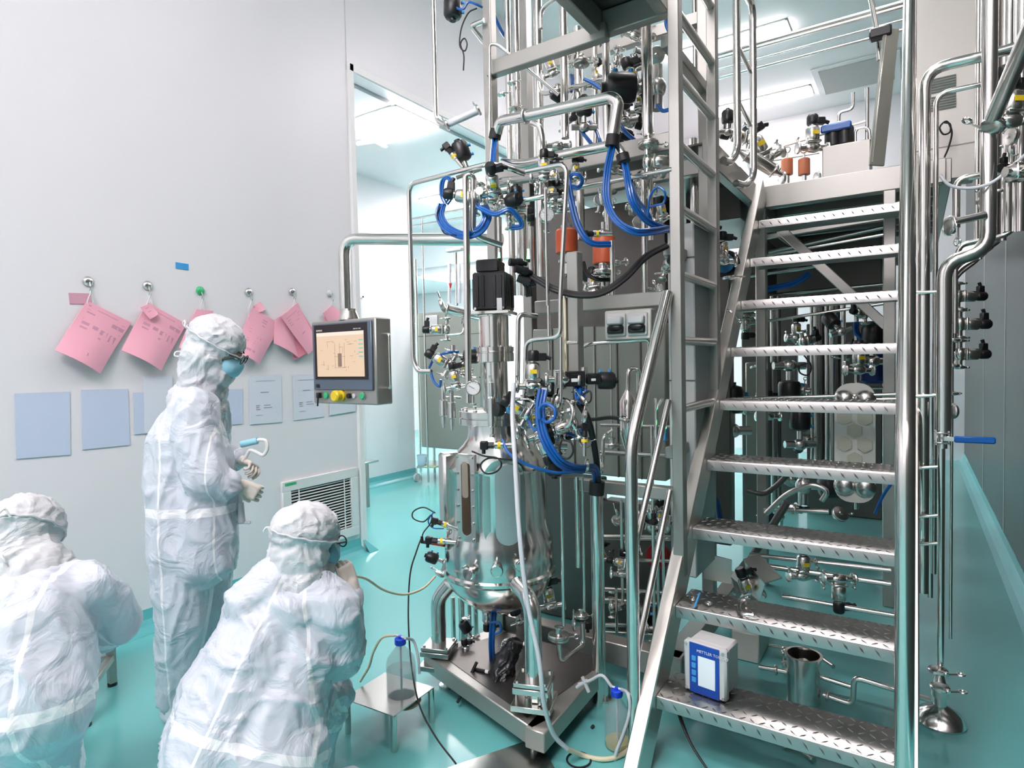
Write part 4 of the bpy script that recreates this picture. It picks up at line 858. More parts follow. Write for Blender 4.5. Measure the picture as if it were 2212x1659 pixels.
pipe('hairpin pipe rising from the conical filter', .0105, [(1357, 845, 2.5), (1358, 797, 2.5), (1380, 797, 2.55), (1380, 940, 2.55)], bend=.025)
pipe('hooked pipe with yellow end beside the handrail', .007, [(1418, 990, 2.5), (1418, 880, 2.5), (1430, 862, 2.48)], bend=.03)
pipe('short bent pipe in front of the skid middle beam, right of the vessel', .008, [(1303, 1005, 2.45), (1303, 943, 2.45), (1322, 930, 2.5)], bend=.03)
for i, (y0, y1) in enumerate(((918, 922), (977, 985), (1160, 1163), (1208, 1212), (1272, 1282), (1296, 1306), (1348, 1355), (1366, 1374))):
    pipe('horizontal pipe inside the lower skid, number %s from the top' % ('one', 'two', 'three', 'four', 'five', 'six', 'seven', 'eight')[i], .009+.003*(i % 3), [(1298, y0, 2.75), (1450, y1, 2.75)])
for i, (x, y0, y1) in enumerate(((1342, 1080, 1300), (1352, 1080, 1215), (1331, 1270, 1400), (1420, 1150, 1460), (1432, 1150, 1460))):
    vpipe('upright tube inside the lower skid, number %s from the left' % ('two', 'three', 'one', 'four', 'five')[i], x, y0, y1, 2.7, .007)
pipe('polished pipe stub with clamp left of the motor flange', .022, [(962, 668, 2.15), (1035, 684, 2.25)], seg=18, clamps=((0, .05),))
pipe('small bent sample pipe below the clear valve head', .006, [(968, 724, 2.15), (1000, 722, 2.18), (1003, 700, 2.2)], bend=.02)
pipe('curved steel pipe hooking right of the blue hose ring', .0085, [(1206, 928, 2.05), (1232, 920, 2.05), (1240, 885, 2.06), (1228, 866, 2.08), (1215, 862, 2.1)], bend=.04)
pipe('drop pipe hanging at the upper left, bent right at its foot', .0115, [(935, -20, 2.4), (934, 262, 2.4), (962, 270, 2.4)], bend=.03, vert=[(0, 1)])
t = thing('clear_tube', 'clear plastic tube section between two clamps at the upper left', 'tube', P(970, 268, 2.4)); mb = MB(); tube(mb, [P(968, 268, 2.4), P(1035, 238, 2.45)], .018, seg=16); obj('tube', mb, M_['sil'], t)
# support arm of the touch panel
def rcap(parent, r, a, b):
    mb = MB(); cyl(mb, P(*a), P(*b), r); obj('rubber_cap', mb, M_['rubber'], parent)
rcap(PB1, .028, (1072, 280, 2.35), (1068, 300, 2.35)); rcap(PB1, .028, (1325, 292, 2.3), (1322, 316, 2.3)); rcap(PB2, .026, (1344, 334, 2.34), (1348, 350, 2.34)); rcap(PB3, .032, (1290, 1040, 2.33), (1288, 1068, 2.33))
# ================= hoses and cables =================
def cable(label, r, pts, m='blue', name='blue_hose', cat='hose', n=1, sp=.008, dep=None):
    """n strands lying side by side; every strand is a part of the bundle"""
    if n == 1:
        mb = MB(); hose(mb, [P(*p) for p in pts], r); return tag(obj(name, mb, M_[m]), label, cat)
    t = thing(name, label, cat, P(*pts[0]))
    for i in range(n):
        o = (i-(n-1)/2)*sp; q = []
        for k, p in enumerate(pts):
            a = P(*pts[max(0, k-1)]); b = P(*pts[min(len(pts)-1, k+1)]); s = (b-a).cross(IF).normalized(); q.append(P(*p)+s*o+IF*((i % 2)*.005+.003*math.sin(k*1.7+i)))
        mb = MB(); hose(mb, q, r); obj('strand', mb, M_[m], t)
    return t
cable('bundle of blue hoses dropping from the left rubber cap', .0055, [(1069, 298, 2.35), (1066, 330, 2.3), (1062, 385, 2.25)], n=3)
cable('long bundle of blue hoses swinging from the big pipe bend to the white cabinet', .0055, [(1323, 314, 2.3), (1312, 370, 2.25), (1310, 430, 2.22), (1330, 475, 2.2), (1370, 500, 2.22), (1410, 500, 2.3), (1445, 494, 2.45)], n=3, sp=.009)
cable('bundle of blue hoses from the lower black cap down to the white cabinet', .0055, [(1350, 352, 2.34), (1358, 400, 2.3), (1368, 440, 2.3), (1395, 475, 2.35), (1425, 490, 2.42), (1446, 496, 2.5)], n=3, sp=.009)
cable('thick blue hose pair curving under the red housings', .008, [(1226, 385, 2.2), (1234, 430, 2.2), (1250, 490, 2.2), (1276, 524, 2.22), (1318, 527, 2.3)], n=2, sp=.012)
cable('big loop of blue hoses hanging at the upper left', .006, [(955, 440, 2.05), (950, 465, 2.03), (965, 492, 2.02), (1000, 508, 2.02), (1035, 498, 2.03), (1052, 470, 2.05), (1045, 445, 2.08)], n=4, sp=.009)
cable('blue hose loop by the tilted black valve', .005, [(962, 440, 2.05), (954, 420, 2.05), (956, 392, 2.05), (968, 384, 2.05), (978, 400, 2.05), (974, 425, 2.05), (965, 440, 2.06)], n=2, sp=.01)
cable('blue hose sagging below the upper manifold', .006, [(1015, 432, 2.05), (1040, 450, 2.03), (1070, 462, 2.03), (1100, 452, 2.05), (1120, 470, 2.08), (1126, 488, 2.1), (1105, 492, 2.1)], n=2, sp=.01)
cable('coiled blue hose at the right end of the manifold', .0045, [(1230, 400, 2.3), (1232, 380, 2.28), (1248, 376, 2.28), (1258, 390, 2.3), (1250, 404, 2.3), (1236, 402, 2.3)], n=2, sp=.008)
cable('ring of blue hose left of the white cabinet', .0045, [(1400, 470, 2.4), (1404, 425, 2.38), (1420, 405, 2.38), (1436, 415, 2.38), (1434, 438, 2.4), (1415, 444, 2.4), (1402, 450, 2.42), (1398, 475, 2.45)])
cable('blue hoses running down behind the thin bright tube', .005, [(1365, 395, 2.5), (1378, 430, 2.5), (1400, 462, 2.52), (1410, 490, 2.55)], n=2)
cable('blue hose falling diagonally at the left top behind the frame post', .006, [(1058, 10, 2.8), (1080, 60, 2.85), (1095, 85, 2.9)], n=2)
cable('curled blue hose at the very top left', .006, [(990, -5, 2.45), (985, 15, 2.43), (1000, 20, 2.43), (1012, 5, 2.44), (1030, 10, 2.45), (1050, 20, 2.5)])
for i, p in enumerate(([(1250, 275, 2.7), (1270, 300, 2.7), (1285, 320, 2.7)], [(1275, 262, 2.8), (1290, 285, 2.75), (1300, 318, 2.7)], [(1338, 265, 2.6), (1352, 285, 2.6), (1370, 302, 2.6)], [(1420, 225, 2.6), (1432, 238, 2.6), (1448, 236, 2.6)], [(1443, 20, 2.7), (1440, 50, 2.7), (1448, 72, 2.7)], [(1235, 160, 2.9), (1237, 185, 2.9), (1232, 200, 2.9)], [(1262, 170, 2.8), (1280, 178, 2.8), (1305, 195, 2.8)])):
    cable('short blue hose in the upper skid '+('behind the second tall tube', 'just right of the bright tube', 'right of the big pipe bend', 'by the ladder post', 'near the ladder top', 'by the blue fitting high up', 'crossing the pale tube')[i], .006, p, n=2)
cable('blue hose ring above the vessel, right of the drive', .0065, [(1166, 905, 1.96), (1166, 880, 1.96), (1182, 873, 1.96), (1198, 884, 1.96), (1198, 902, 1.96), (1182, 912, 1.96), (1168, 904, 1.97)])
cable('thick bundle of blue hoses sweeping from the ring down to the black sleeve', .0075, [(1173, 842, 2.0), (1167, 880, 1.98), (1170, 925, 1.97), (1185, 965, 1.97), (1212, 1000, 2.0), (1250, 1014, 2.1), (1282, 1012, 2.22), (1290, 1040, 2.33)], n=3, sp=.012)
cable('thinner blue hose crossing the vessel shoulder to the black sleeve', .006, [(1085, 950, 1.9), (1100, 980, 1.88), (1140, 1004, 1.9), (1200, 1021, 1.98), (1250, 1018, 2.1), (1284, 1018, 2.25), (1286, 1045, 2.33)])
cable('short blue hose left of the ring', .0055, [(1140, 905, 2.0), (1150, 925, 1.98), (1165, 928, 1.98), (1172, 915, 1.98)])
cable('blue hose bundle at the right end of the valve row', .006, [(1250, 828, 2.15), (1248, 850, 2.12), (1250, 868, 2.12), (1262, 840, 2.15)], n=3)
cable('curved blue band behind the tri clamp right of the ring', .008, [(1225, 935, 2.15), (1245, 940, 2.12), (1262, 920, 2.12), (1262, 900, 2.15)])
cable('blue hose arc left of the drive shaft', .006, [(927, 795, 2.1), (940, 772, 2.1), (965, 762, 2.1), (990, 760, 2.15)])
cable('blue hose below the arc, left of the pressure gauge', .006, [(931, 805, 2.1), (938, 825, 2.1), (950, 835, 2.1), (952, 820, 2.1)])
cable('blue hose snippet at the bottom left of the vessel', .003, [(938, 1105, 2.0), (925, 1125, 2.0), (935, 1140, 2.0), (958, 1142, 2.0)])
cable('blue hoses bundled under the vessel between the legs', .006, [(1070, 1300, 2.2), (1065, 1340, 2.15), (1062, 1390, 2.15), (1064, 1430, 2.18)], n=3)
cable('blue hose loop under the vessel', .005, [(1062, 1345, 2.12), (1078, 1345, 2.1), (1082, 1362, 2.1), (1070, 1370, 2.1)])
bc = dict(m='rubber', name='black_cable', cat='cable')
cable('black cable bundle sagging from the motor connectors to the white cabinet', .009, [(1140, 592, 2.16), (1165, 606, 2.15), (1200, 626, 2.15), (1250, 637, 2.18), (1300, 632, 2.22), (1350, 600, 2.28), (1395, 555, 2.38), (1440, 530, 2.5)], n=2, sp=.011, **bc)
cable('short black cables leaving the motor connectors', .006, [(1128, 600, 2.14), (1140, 620, 2.14), (1143, 640, 2.16)], n=3, **bc)
cable('long thin black cable hanging from the red connector down to the floor', .0033, [(911, 1160, 1.96), (900, 1190, 1.93), (886, 1240, 1.9), (882, 1330, 1.85), (888, 1430, 1.8), (905, 1520, 1.72), (940, 1590, 1.66), (985, 1650, 1.6)], **bc)
cable('thin black cable loop on the vessel shoulder', .0035, [(1020, 975, 1.9), (1045, 985, 1.88), (1075, 990, 1.86), (1083, 1005, 1.86), (1070, 1020, 1.87), (1048, 1022, 1.87), (1038, 1005, 1.88), (1055, 990, 1.88), (1090, 992, 1.88), (1110, 994, 1.9)], **bc)
cable('thin black cable with a knot hanging at the top left', .0035, [(1030, 18, 2.45), (1012, 28, 2.45), (997, 60, 2.45), (993, 98, 2.45), (1004, 110, 2.45), (1009, 95, 2.45), (1003, 83, 2.45), (995, 95, 2.45), (1002, 120, 2.45), (1001, 152, 2.45)], **bc)
cable('thin black cable loop left of the vessel', .003, [(940, 1108, 2.0), (915, 1096, 2.0), (893, 1105, 2.0), (893, 1120, 2.0), (915, 1127, 2.0), (932, 1112, 2.0), (930, 1130, 2.0), (915, 1150, 1.98), (911, 1165, 1.97)], **bc)
cable('black cable hanging around the upper left hose loop', .003, [(953, 445, 2.05), (944, 462, 2.02), (952, 490, 2.02), (962, 505, 2.02), (985, 508, 2.0)], **bc)
cable('black cable between the red housings and the black pump', .006, [(1260, 565, 2.5), (1268, 590, 2.5), (1290, 603, 2.5), (1320, 604, 2.55)], n=2, **bc)
cable('dark cable running from the conical filter ring to the left', .005, [(1345, 905, 2.4), (1318, 902, 2.45), (1290, 905, 2.5), (1262, 908, 2.55)], n=2, **bc)
cable('black corrugated cable running down right of the valve row', .013, [(1250, 870, 2.15), (1270, 905, 2.15), (1283, 960, 2.2), (1290, 1010, 2.28), (1292, 1048, 2.33)], **bc)
cable('black ring cable right of the upright sensor', .0035, [(1262, 850, 2.1), (1275, 845, 2.1), (1276, 865, 2.1), (1262, 874, 2.1), (1254, 862, 2.1), (1262, 850, 2.1)], **bc)
cable('black ring cable below the blue hose ring', .004, [(1212, 950, 2.0), (1232, 955, 2.0), (1238, 975, 2.0), (1228, 990, 2.0), (1212, 985, 2.0), (1209, 965, 2.0), (1214, 950, 2.0)], **bc)
# milky transfer hose with yellow lower part
t = thing('transfer_hose', 'long milky silicone hose hanging in front of the vessel and lying along the floor', 'hose', P(1110, 835, 1.9))
hp = [(1110, 828, 1.92), (1107, 900, 1.88), (1113, 1000, 1.82), (1120, 1120, 1.78), (1130, 1230, 1.76), (1143, 1320, 1.76), (1160, 1400, 1.76), (1168, 1450, 1.76), (1175, 1520, 1.78), (1195, 1585, 1.84), (1225, 1618, 1.89)]
mb = MB(); hose(mb, [P(*p) for p in hp], .0085, seg=12); obj('milky_section', mb, M_['sil'], t)
q = [P(1225, 1618, 1.89)]+[PZ(x, y, .011) for x, y in ((1260, 1632), (1300, 1640), (1335, 1634), (1362, 1612), (1370, 1560))]
mb = MB(); hose(mb, q, .0085, seg=12); obj('yellowed_section', mb, M_['silY'], t)
# ================= people =================
def skinmesh(shapes, vox, smooth=6, disp=None):
    """one continuous surface grown over overlapping tapered limbs; returns a builder"""
    mb = MB()
    for s in shapes:
        if s[0] == 'c': cap_(mb, s[1], s[2], s[3], s[4])
        elif s[0] == 'e': ell(mb, s[1], s[2], s[3] if len(s) > 3 else None)
        elif s[0] == 'b': box(mb, s[1], s[2], s[3], s[4])
    me = bpy.data.meshes.new('w'); me.from_pydata([tuple(q) for q in mb.v], [], mb.f)
    o = bpy.data.objects.new('w', me); COL.objects.link(o)
    m = o.modifiers.new('r', 'REMESH'); m.mode = 'VOXEL'; m.voxel_size = vox
    m = o.modifiers.new('s', 'SMOOTH'); m.factor = .5; m.iterations = smooth
    dg = bpy.context.evaluated_depsgraph_get(); dg.update(); ev = o.evaluated_get(dg); me2 = bpy.data.meshes.new_from_object(ev)
    out = MB(); vs = [v.co.copy() for v in me2.vertices]; ns = [v.normal.copy() for v in me2.vertices]
    if disp: vs = [v+n*disp(v) for v, n in zip(vs, ns)]
    out.v = vs; out.f = [tuple(p.vertices) for p in me2.polygons]
    bpy.data.objects.remove(o); bpy.data.meshes.remove(me); bpy.data.meshes.remove(me2)
    return out
def folds(axis, amp=.011, f=9.0, seed=0.0):
    """cloth creases running roughly along the given axis"""
    ax = Vector(axis).normalized(); u, w, _ = frame(ax); sd = Vector((seed, seed*1.7, -seed))
    def g(p):
        q = Vector((p.dot(u)*f, p.dot(w)*f, p.dot(ax)*f*.38))+sd
        q2 = q+noise.noise_vector(q*.6)*.9
        a = 1-abs(noise.noise(q2)*1.6); b = 1-abs(noise.noise(q2*2.3+Vector((5, 1, 3)))*1.7)
        return amp*(max(a, 0)**3*.9+max(b, 0)**3*.45-.45)+amp*.6*noise.noise(p*4+sd)
    return g
def glove_hand(parent, wrist, fdir, pdir, side, curl=.6, L=.175, name='glove', label=None, m='glove'):
    """hand with palm, four unequal bent fingers and a thumb leaving the side of the palm.
    fdir: along the palm; pdir: direction the palm faces; side: +1 or -1 for the thumb"""
    f = Vector(fdir).normalized(); p = Vector(pdir); p = (p-f*p.dot(f)).normalized(); s = f.cross(p).normalized()*side
    W = Vector(wrist); sh = []; k = L/.19
    sh.append(('c', W-f*.03*k, W+f*.02*k, .025*k, .026*k))
    for t in (-.026, -.009, .009, .026): sh.append(('c', W+f*.02*k+s*t*.7*k, W+f*.085*k+s*t*k, .015*k, .0125*k))
    out = skinmesh(sh, .0045, 2)
    for i, (t, ln, r) in enumerate(((.031, .068, .0088), (.0105, .076, .0092), (-.0105, .070, .0088), (-.031, .055, .0078))):
        b = W+f*.085*k+s*t*k; a = curl*(1+.12*i); pts = [b-f*.012*k, b]; d = f.copy(); ang = 0
        for j, seg in enumerate((.44, .32, .24)):
            ang += a*(.7, 1.0, .7)[j]; d = f*math.cos(ang)+p*math.sin(ang); pts.append(pts[-1]+d*ln*seg*k)
        ring_tube(out, fillet(pts, .008*k, 3), [r*k]*1+[r*k*(1-.3*q/12) for q in range(len(fillet(pts, .008*k, 3))-1)], 10); ell(out, pts[-1], (r*.72*k,)*3, nu=10, nv=6)
    b = W+f*.028*k+s*.028*k; d = (f*.62+s*.6+p*.45).normalized(); d2 = (f*.85+s*.1+p*.5).normalized(); pts = [b-s*.014*k, b, b+d*.034*k, b+d*.034*k+d2*.03*k]
    ft = fillet(pts, .01*k, 3); ring_tube(out, ft, [.0125*k-.0035*k*q/len(ft) for q in range(len(ft))], 10); ell(out, pts[-1], (.0088*k,)*3, nu=10, nv=6)
    o = obj(name, out, M_[m], parent)
    if label: o['label'] = label
    return o
def head_body(t, c, fwd, up, neck, torso, arms, s=1.0):
    """skin: head with face features, neck and the body under the clothes as one surface"""
    f = Vector(fwd).normalized(); u = Vector(up); u = (u-f*u.dot(f)).normalized(); r_ = f.cross(u); m = Matrix((r_, f, u)).transposed(); c = Vector(c)
    def L(x, y, z): return c+m @ Vector((x, y, z))*s
    sh = [('e', L(0, -.012, .02), (.074*s, .092*s, .098*s), m), ('e', L(0, .022, -.05), (.056*s, .066*s, .062*s), m), ('c', L(0, .088, .0), L(0, .104, -.028), .010*s, .014*s), ('e', L(-.028, .078, .018), (.02*s, .012*s, .01*s), m), ('e', L(.028, .078, .018), (.02*s, .012*s, .01*s), m), ('e', L(0, .082, -.062), (.024*s, .012*s, .012*s), m), ('e', L(-.076, -.005, -.01), (.012*s, .02*s, .032*s), m), ('e', L(.076, -.005, -.01), (.012*s, .02*s, .032*s), m), ('c', L(0, -.025, -.06), neck, .052*s, .06*s)]
    for a, b, r0, r1 in torso+arms: sh.append(('c', a, b, r0, r1))
    o = obj('body', skinmesh(sh, .008, 3), M_['skin'], t)
    for sx in (-1, 1):
        mb = MB(); ell(mb, L(sx*.029, .084, .006), (.011*s, .009*s, .007*s), m, 12, 8); e = obj('eye', mb, M_['white'], o)
        mb = MB(); ell(mb, L(sx*.029, .0925, .006), (.0045*s, .002*s, .0045*s), m, 10, 6); obj('iris', mb, M_['black'], e)
        mb = MB(); bar(mb, L(sx*.014, .0955, .03), L(sx*.044, .085, .032), .006, .007, (0, 0, 1), .002); obj('eyebrow', mb, M_['black'], o)
    return L, m
def glasses(t, L, m, s=1.0):
    mb = MB()
    for sx in (-1, 1):
        q = [L(sx*(.031+.025*math.cos(a)), .110, .006+.018*math.sin(a)) for a in [2*math.pi*k/14 for k in range(14)]]; ring_tube(mb, q, .0024, 6, closed=True)
        ring_tube(mb, [L(sx*.056, .108, .010), L(sx*.068, .085, .012), L(sx*.074, .062, .012)], .0028, 6)
    ring_tube(mb, [L(-.008, .110, .010), L(0, .113, .013), L(.008, .110, .010)], .0024, 6)
    g = obj('glasses', mb, M_['black'], t)
    return g
def mask_(t, L, m, s=1.0):
    out = skinmesh([('e', L(0, .06, -.045), (.062*s, .06*s, .05*s), m), ('e', L(0, .098, -.03), (.03*s, .024*s, .035*s), m)], .006, 4)
    return obj('face_mask', out, M_['mask'], t)
def hood(t, L, m, neck, seed, drape=(), open_=True, mk='hoodcloth', s=1.0):
    """cap with gathered band and a separate neck drape; open in front of the eyes"""
    sh = [('e', L(0, -.022, .045), (.098*s, .118*s, .096*s), m), ('e', L(0, -.03, -.035), (.103*s, .098*s, .10*s), m)]
    for a, b, r0, r1 in drape: sh.append(('c', a, b, r0, r1))
    sh.append(('e', L(0, .03, -.085), (.078*s, .075*s, .055*s), m))
    out = skinmesh(sh, .0075, 3, folds((1, .3, .4), .0085, 22, seed))
    # cut the eye opening
    keep = []
    inv = m.inverted(); c0 = L(0, 0, 0)
    def loc(v): return (inv @ (v-c0))/s
    if open_:
        for f_ in out.f:
            q = loc(sum((out.v[i] for i in f_), Vector())/len(f_))
            if q.y > .035 and ((q.x/.062)**2+((q.z+.012)/.05)**2) < 1: continue
            keep.append(f_)
        out.f = keep
    o = obj('hood', out, M_[mk], t, ang=80)
    mb = MB(); n = 40; ring = []
    for k in range(n):
        a = 2*math.pi*k/n; ring.append(L(.101*math.cos(a), -.022+.121*math.sin(a), .030+.018*math.sin(a)*-1+.0025*math.sin(k*2.1)))
    ring_tube(mb, ring, .0032, 6, closed=True); obj('elastic_band', mb, M_[mk], o)
    mb = MB(); hose(mb, [L(-.02, -.145, .03), L(-.01, -.165, .045), L(0, -.16, .06), L(.012, -.148, .04)], .003); hose(mb, [L(0, -.12, -.06), L(.01, -.14, -.07), L(.02, -.135, -.085), L(.012, -.118, -.08)], .003)
    obj('tie_loop', mb, M_['white'], o)
    return o
M_['hoodcloth'] = fabric('hood_cloth', [], (.67, .69, .71))
def frame_m(f, u):
    f = Vector(f).normalized(); u = Vector(u); u = (u-f*u.dot(f)).normalized(); return Matrix((f.cross(u), f, u)).transposed()

# ---------- standing worker ----------
t = thing('person', 'person standing by the wall in white hooded coveralls, glasses and blue mask, looking down at their hands', 'person', (-2.52, 1.42, 0))
t['label'] = 'standing person in white coveralls and blue mask, looking down at a hose in hand'
t.location = (0, 0, 0); OFF[t.name] = V(0, 0, 0)
d = 2.58
neck = D(432, 838, d); hc = D(470, 757, 2.56)
sR, sL = D(425, 880, d-.14), D(455, 872, d+.15)
hip = D(415, 1120, d)
torso = [(D(420, 905, d), D(410, 1090, d), .10, .10)]
fwd = (IR*.93+IF*.22-IU*.42); 
elR, wrR = D(448, 1030, 2.40), D(503, 1038, 2.46)
elL, wrL = D(455, 1000, 2.72), D(512, 990, 2.60)
L, m = head_body(t, hc, fwd, IU+IR*.45, neck, torso, [(sR, elR, .04, .036), (elR, wrR, .034, .022), (sL, elL, .04, .036), (elL, wrL, .034, .022)], 1.0)
sh = []
def C(a, b, r0, r1): sh.append(('c', a, b, r0, r1))
for dz in (-.09, 0, .09):
    C(D(410, 895, d+dz), D(385, 960, d+dz), .085, .115); C(D(385, 960, d+dz), D(382, 1060, d+dz), .115, .12); C(D(420, 900, d+dz), D(440, 1000, d+dz), .085, .11); C(D(440, 1000, d+dz), D(448, 1085, d+dz), .11, .12)
    C(D(388, 1060, d+dz), D(395, 1190, d+dz), .12, .125); C(D(445, 1080, d+dz), D(442, 1200, d+dz), .125, .125)
C(D(432, 850, d), D(415, 885, d), .075, .10)
C(sR, D(425, 940, 2.42), .078, .088); C(D(425, 940, 2.42), elR, .088, .085); C(elR, D(485, 1045, 2.42), .083, .066); C(D(485, 1045, 2.42), wrR, .066, .040)
C(sL, elL, .078, .075); C(elL, wrL, .07, .042)
# legs
C(D(395, 1180, d-.08), D(392, 1330, d-.08), .125, .10); C(D(392, 1330, d-.08), D(380, 1500, d-.06), .10, .075)
C(D(440, 1180, d+.08), D(448, 1340, d+.10), .12, .10); C(D(448, 1340, d+.10), D(440, 1460, d+.12), .10, .08)
waist = D(400, 1085, d)
M_['cv1'] = fabric('coverall_waist_seam', [((0, 0, 1), waist.z, .017), (tuple(IR), D(352, 1200, 2.4).dot(IR), .004), (tuple(IR), D(463, 1200, 2.4).dot(IR)+.0, .003)])
out = skinmesh(sh, .009, 5, folds((0, 0, 1), .013, 8, 1.0))
obj('coverall', out, M_['cv1'], t, ang=80)
hood(t, L, m, neck, 3.1, drape=[(L(0, -.03, -.09), D(440, 845, d), .085, .095), (D(440, 845, d), D(430, 868, d), .095, .12)])
mask_(t, L, m); glasses(t, L, m)
for w_, f_, p_, s_ in ((wrR, (IR*.8-IU*.5-IF*-.2), (IF*1-IU*.2), -1), (wrL, (IR*.9-IU*.25-IF*.45), (-IF*.6-IU), 1)):
    glove_hand(t, Vector(w_)+Vector(f_).normalized()*.028, f_, p_, s_, .95, .165)
for a, b in ((D(378, 1510, d-.07), D(372, 1535, d-.15)), (D(440, 1475, d+.12), D(455, 1500, d+.1))):
    a = a.copy(); b = b.copy(); a.z = .075; b = a+(IR*.55-IF*.25)*.0+IR*.09-IF*.05; b.z = .045; a.z = .06
    out = skinmesh([('c', a+V(0, 0, .08), a, .06, .055), ('c', a, b, .055, .042)], .008, 4, folds((1, 0, 0), .004, 20, 2)); 
    lo = min(v.z for v in out.v)
    for v in out.v: v.z = max(v.z-lo*1.0, 0.002) if v.z-lo < .02 else v.z-lo
    obj('shoe_cover', out, M_['shoe'], t)
hz = thing('hand_held_hose', 'short white hose with a pale blue tip held up by the standing person', 'hose', D(535, 980, 2.55))
mb = MB(); hose(mb, [D(x, y, 2.55) for x, y in ((524, 997), (532, 985), (540, 973), (552, 976), (568, 983), (577, 970), (575, 953), (562, 950), (555, 952))], .0075); obj('hose', mb, M_['white'], hz)
mb = MB(); tube(mb, [D(556, 952, 2.55), D(521, 960, 2.55)], .014); obj('blue_tip', mb, M_['mask'], hz)
fz = thing('sample_flask', 'small clear plastic piece hanging below the hands of the standing person', 'fitting', D(520, 1100, 2.5))
mb = MB(); cyl(mb, D(520, 1052, 2.5), D(519, 1085, 2.5), .008); cyl(mb, D(520, 1085, 2.5), D(522, 1128, 2.5), .012, .015); cyl(mb, D(512, 1129, 2.5), D(541, 1129, 2.5), .006); obj('body', mb, M_['sil'], fz)

# ---------- crouching worker in the middle ----------
t = thing('person', 'crouching person in white coveralls and glasses, seen from behind, hand raised near the vessel', 'person', (0, 0, 0)); OFF[t.name] = V(0, 0, 0)
hc = D(668, 1172, 2.03); neck = D(640, 1262, 2.0)
fwd = IR*.62+IF*.72-IU*.12
sL, sR = D(545, 1300, 1.93), D(722, 1318, 1.98)
elR, wrR = D(738, 1425, 2.03), D(762, 1290, 2.08)
elL, wrL = D(560, 1440, 2.15), D(640, 1450, 2.25)
L, m = head_body(t, hc, fwd, IU*1+IR*.12, neck, [(D(630, 1320, 1.98), D(520, 1500, 1.86), .09, .11)], [(sR, elR, .04, .036), (elR, wrR, .032, .022), (sL, elL, .04, .036), (elL, wrL, .03, .024)], .97)
sh = []
C(D(630, 1275, 1.99), D(625, 1310, 1.97), .085, .12)
for a, b, r0, r1 in (((600, 1320, 1.97), (560, 1400, 1.92), .12, .145), ((660, 1330, 1.99), (640, 1410, 1.96), .11, .14), ((560, 1400, 1.92), (500, 1520, 1.84), .145, .155), ((640, 1410, 1.96), (590, 1540, 1.88), .14, .16), ((500, 1520, 1.84), (455, 1610, 1.76), .155, .13), ((590, 1540, 1.88), (560, 1640, 1.80), .16, .15), ((455, 1600, 1.78), (600, 1640, 1.82), .13, .15)): C(D(*a), D(*b), r0, r1)
C(sR, D(733, 1375, 2.0), .085, .08); C(D(733, 1375, 2.0), elR, .08, .07); C(elR, D(755, 1355, 2.06), .064, .05); C(D(755, 1355, 2.06), wrR, .05, .036)
C(sL, elL, .085, .07); C(elL, wrL, .06, .05); C(D(585, 1265, 1.96), sL, .09, .085); C(D(670, 1280, 1.99), sR, .09, .085)
# thighs and shins, knees to the front right
C(D(560, 1620, 1.80), D(712, 1500, 2.12), .13, .085); C(D(712, 1500, 2.12), D(665, 1690, 2.02), .08, .06)
C(D(480, 1600, 1.84), D(600, 1490, 2.30), .12, .085); C(D(600, 1490, 2.30), D(580, 1640, 2.25), .08, .06)
cb = D(500, 1450, 1.85); back = (D(590, 1245, 1.8)-D(450, 1600, 1.7)).normalized(); n1 = back.cross(IF).normalized(); n2 = n1
s1 = D(600, 1250, 1.86).dot(n1); s2 = (D(660, 1330, 1.85)).dot(IR*.97-IU*.2)
M_['cv2'] = fabric('coverall_back_seams', [(tuple(n1), s1, .0042), (tuple((IR*.98-IU*-.17)), D(652, 1350, 1.84).dot(IR*.98+IU*.17), .0045), (tuple((back)), D(450, 1600, 1.66).dot(back)-.01, .012)])
out = skinmesh(sh, .009, 5, folds((n1+IU*.5), .013, 8.5, 4.0)); obj('coverall', out, M_['cv2'], t, ang=80)
hood(t, L, m, neck, 7.7, drape=[(L(0, -.035, -.09), D(645, 1250, 2.0), .085, .10)], s=.97)
mask_(t, L, m, .97); glasses(t, L, m)
glove_hand(t, D(763, 1272, 2.08), IU*.85-IR*.35, -IR*.6+IF*.4, 1, .8, .17)
glove_hand(t, D(668, 1452, 2.28), IR+IF*.2, IU*-1, 1, .5, .17)
for a in ((668, 1700, 2.0), (585, 1650, 2.25)):
    a = D(*a); b = a+IR*.11+IF*.1; a.z = .055; b.z = .04
    out = skinmesh([('c', a+V(0, 0, .07), a, .06, .052), ('c', a, b, .052, .04)], .009, 4)
    for v in out.v: v.z = max(v.z, .002)
    obj('shoe_cover', out, M_['shoe'], t)
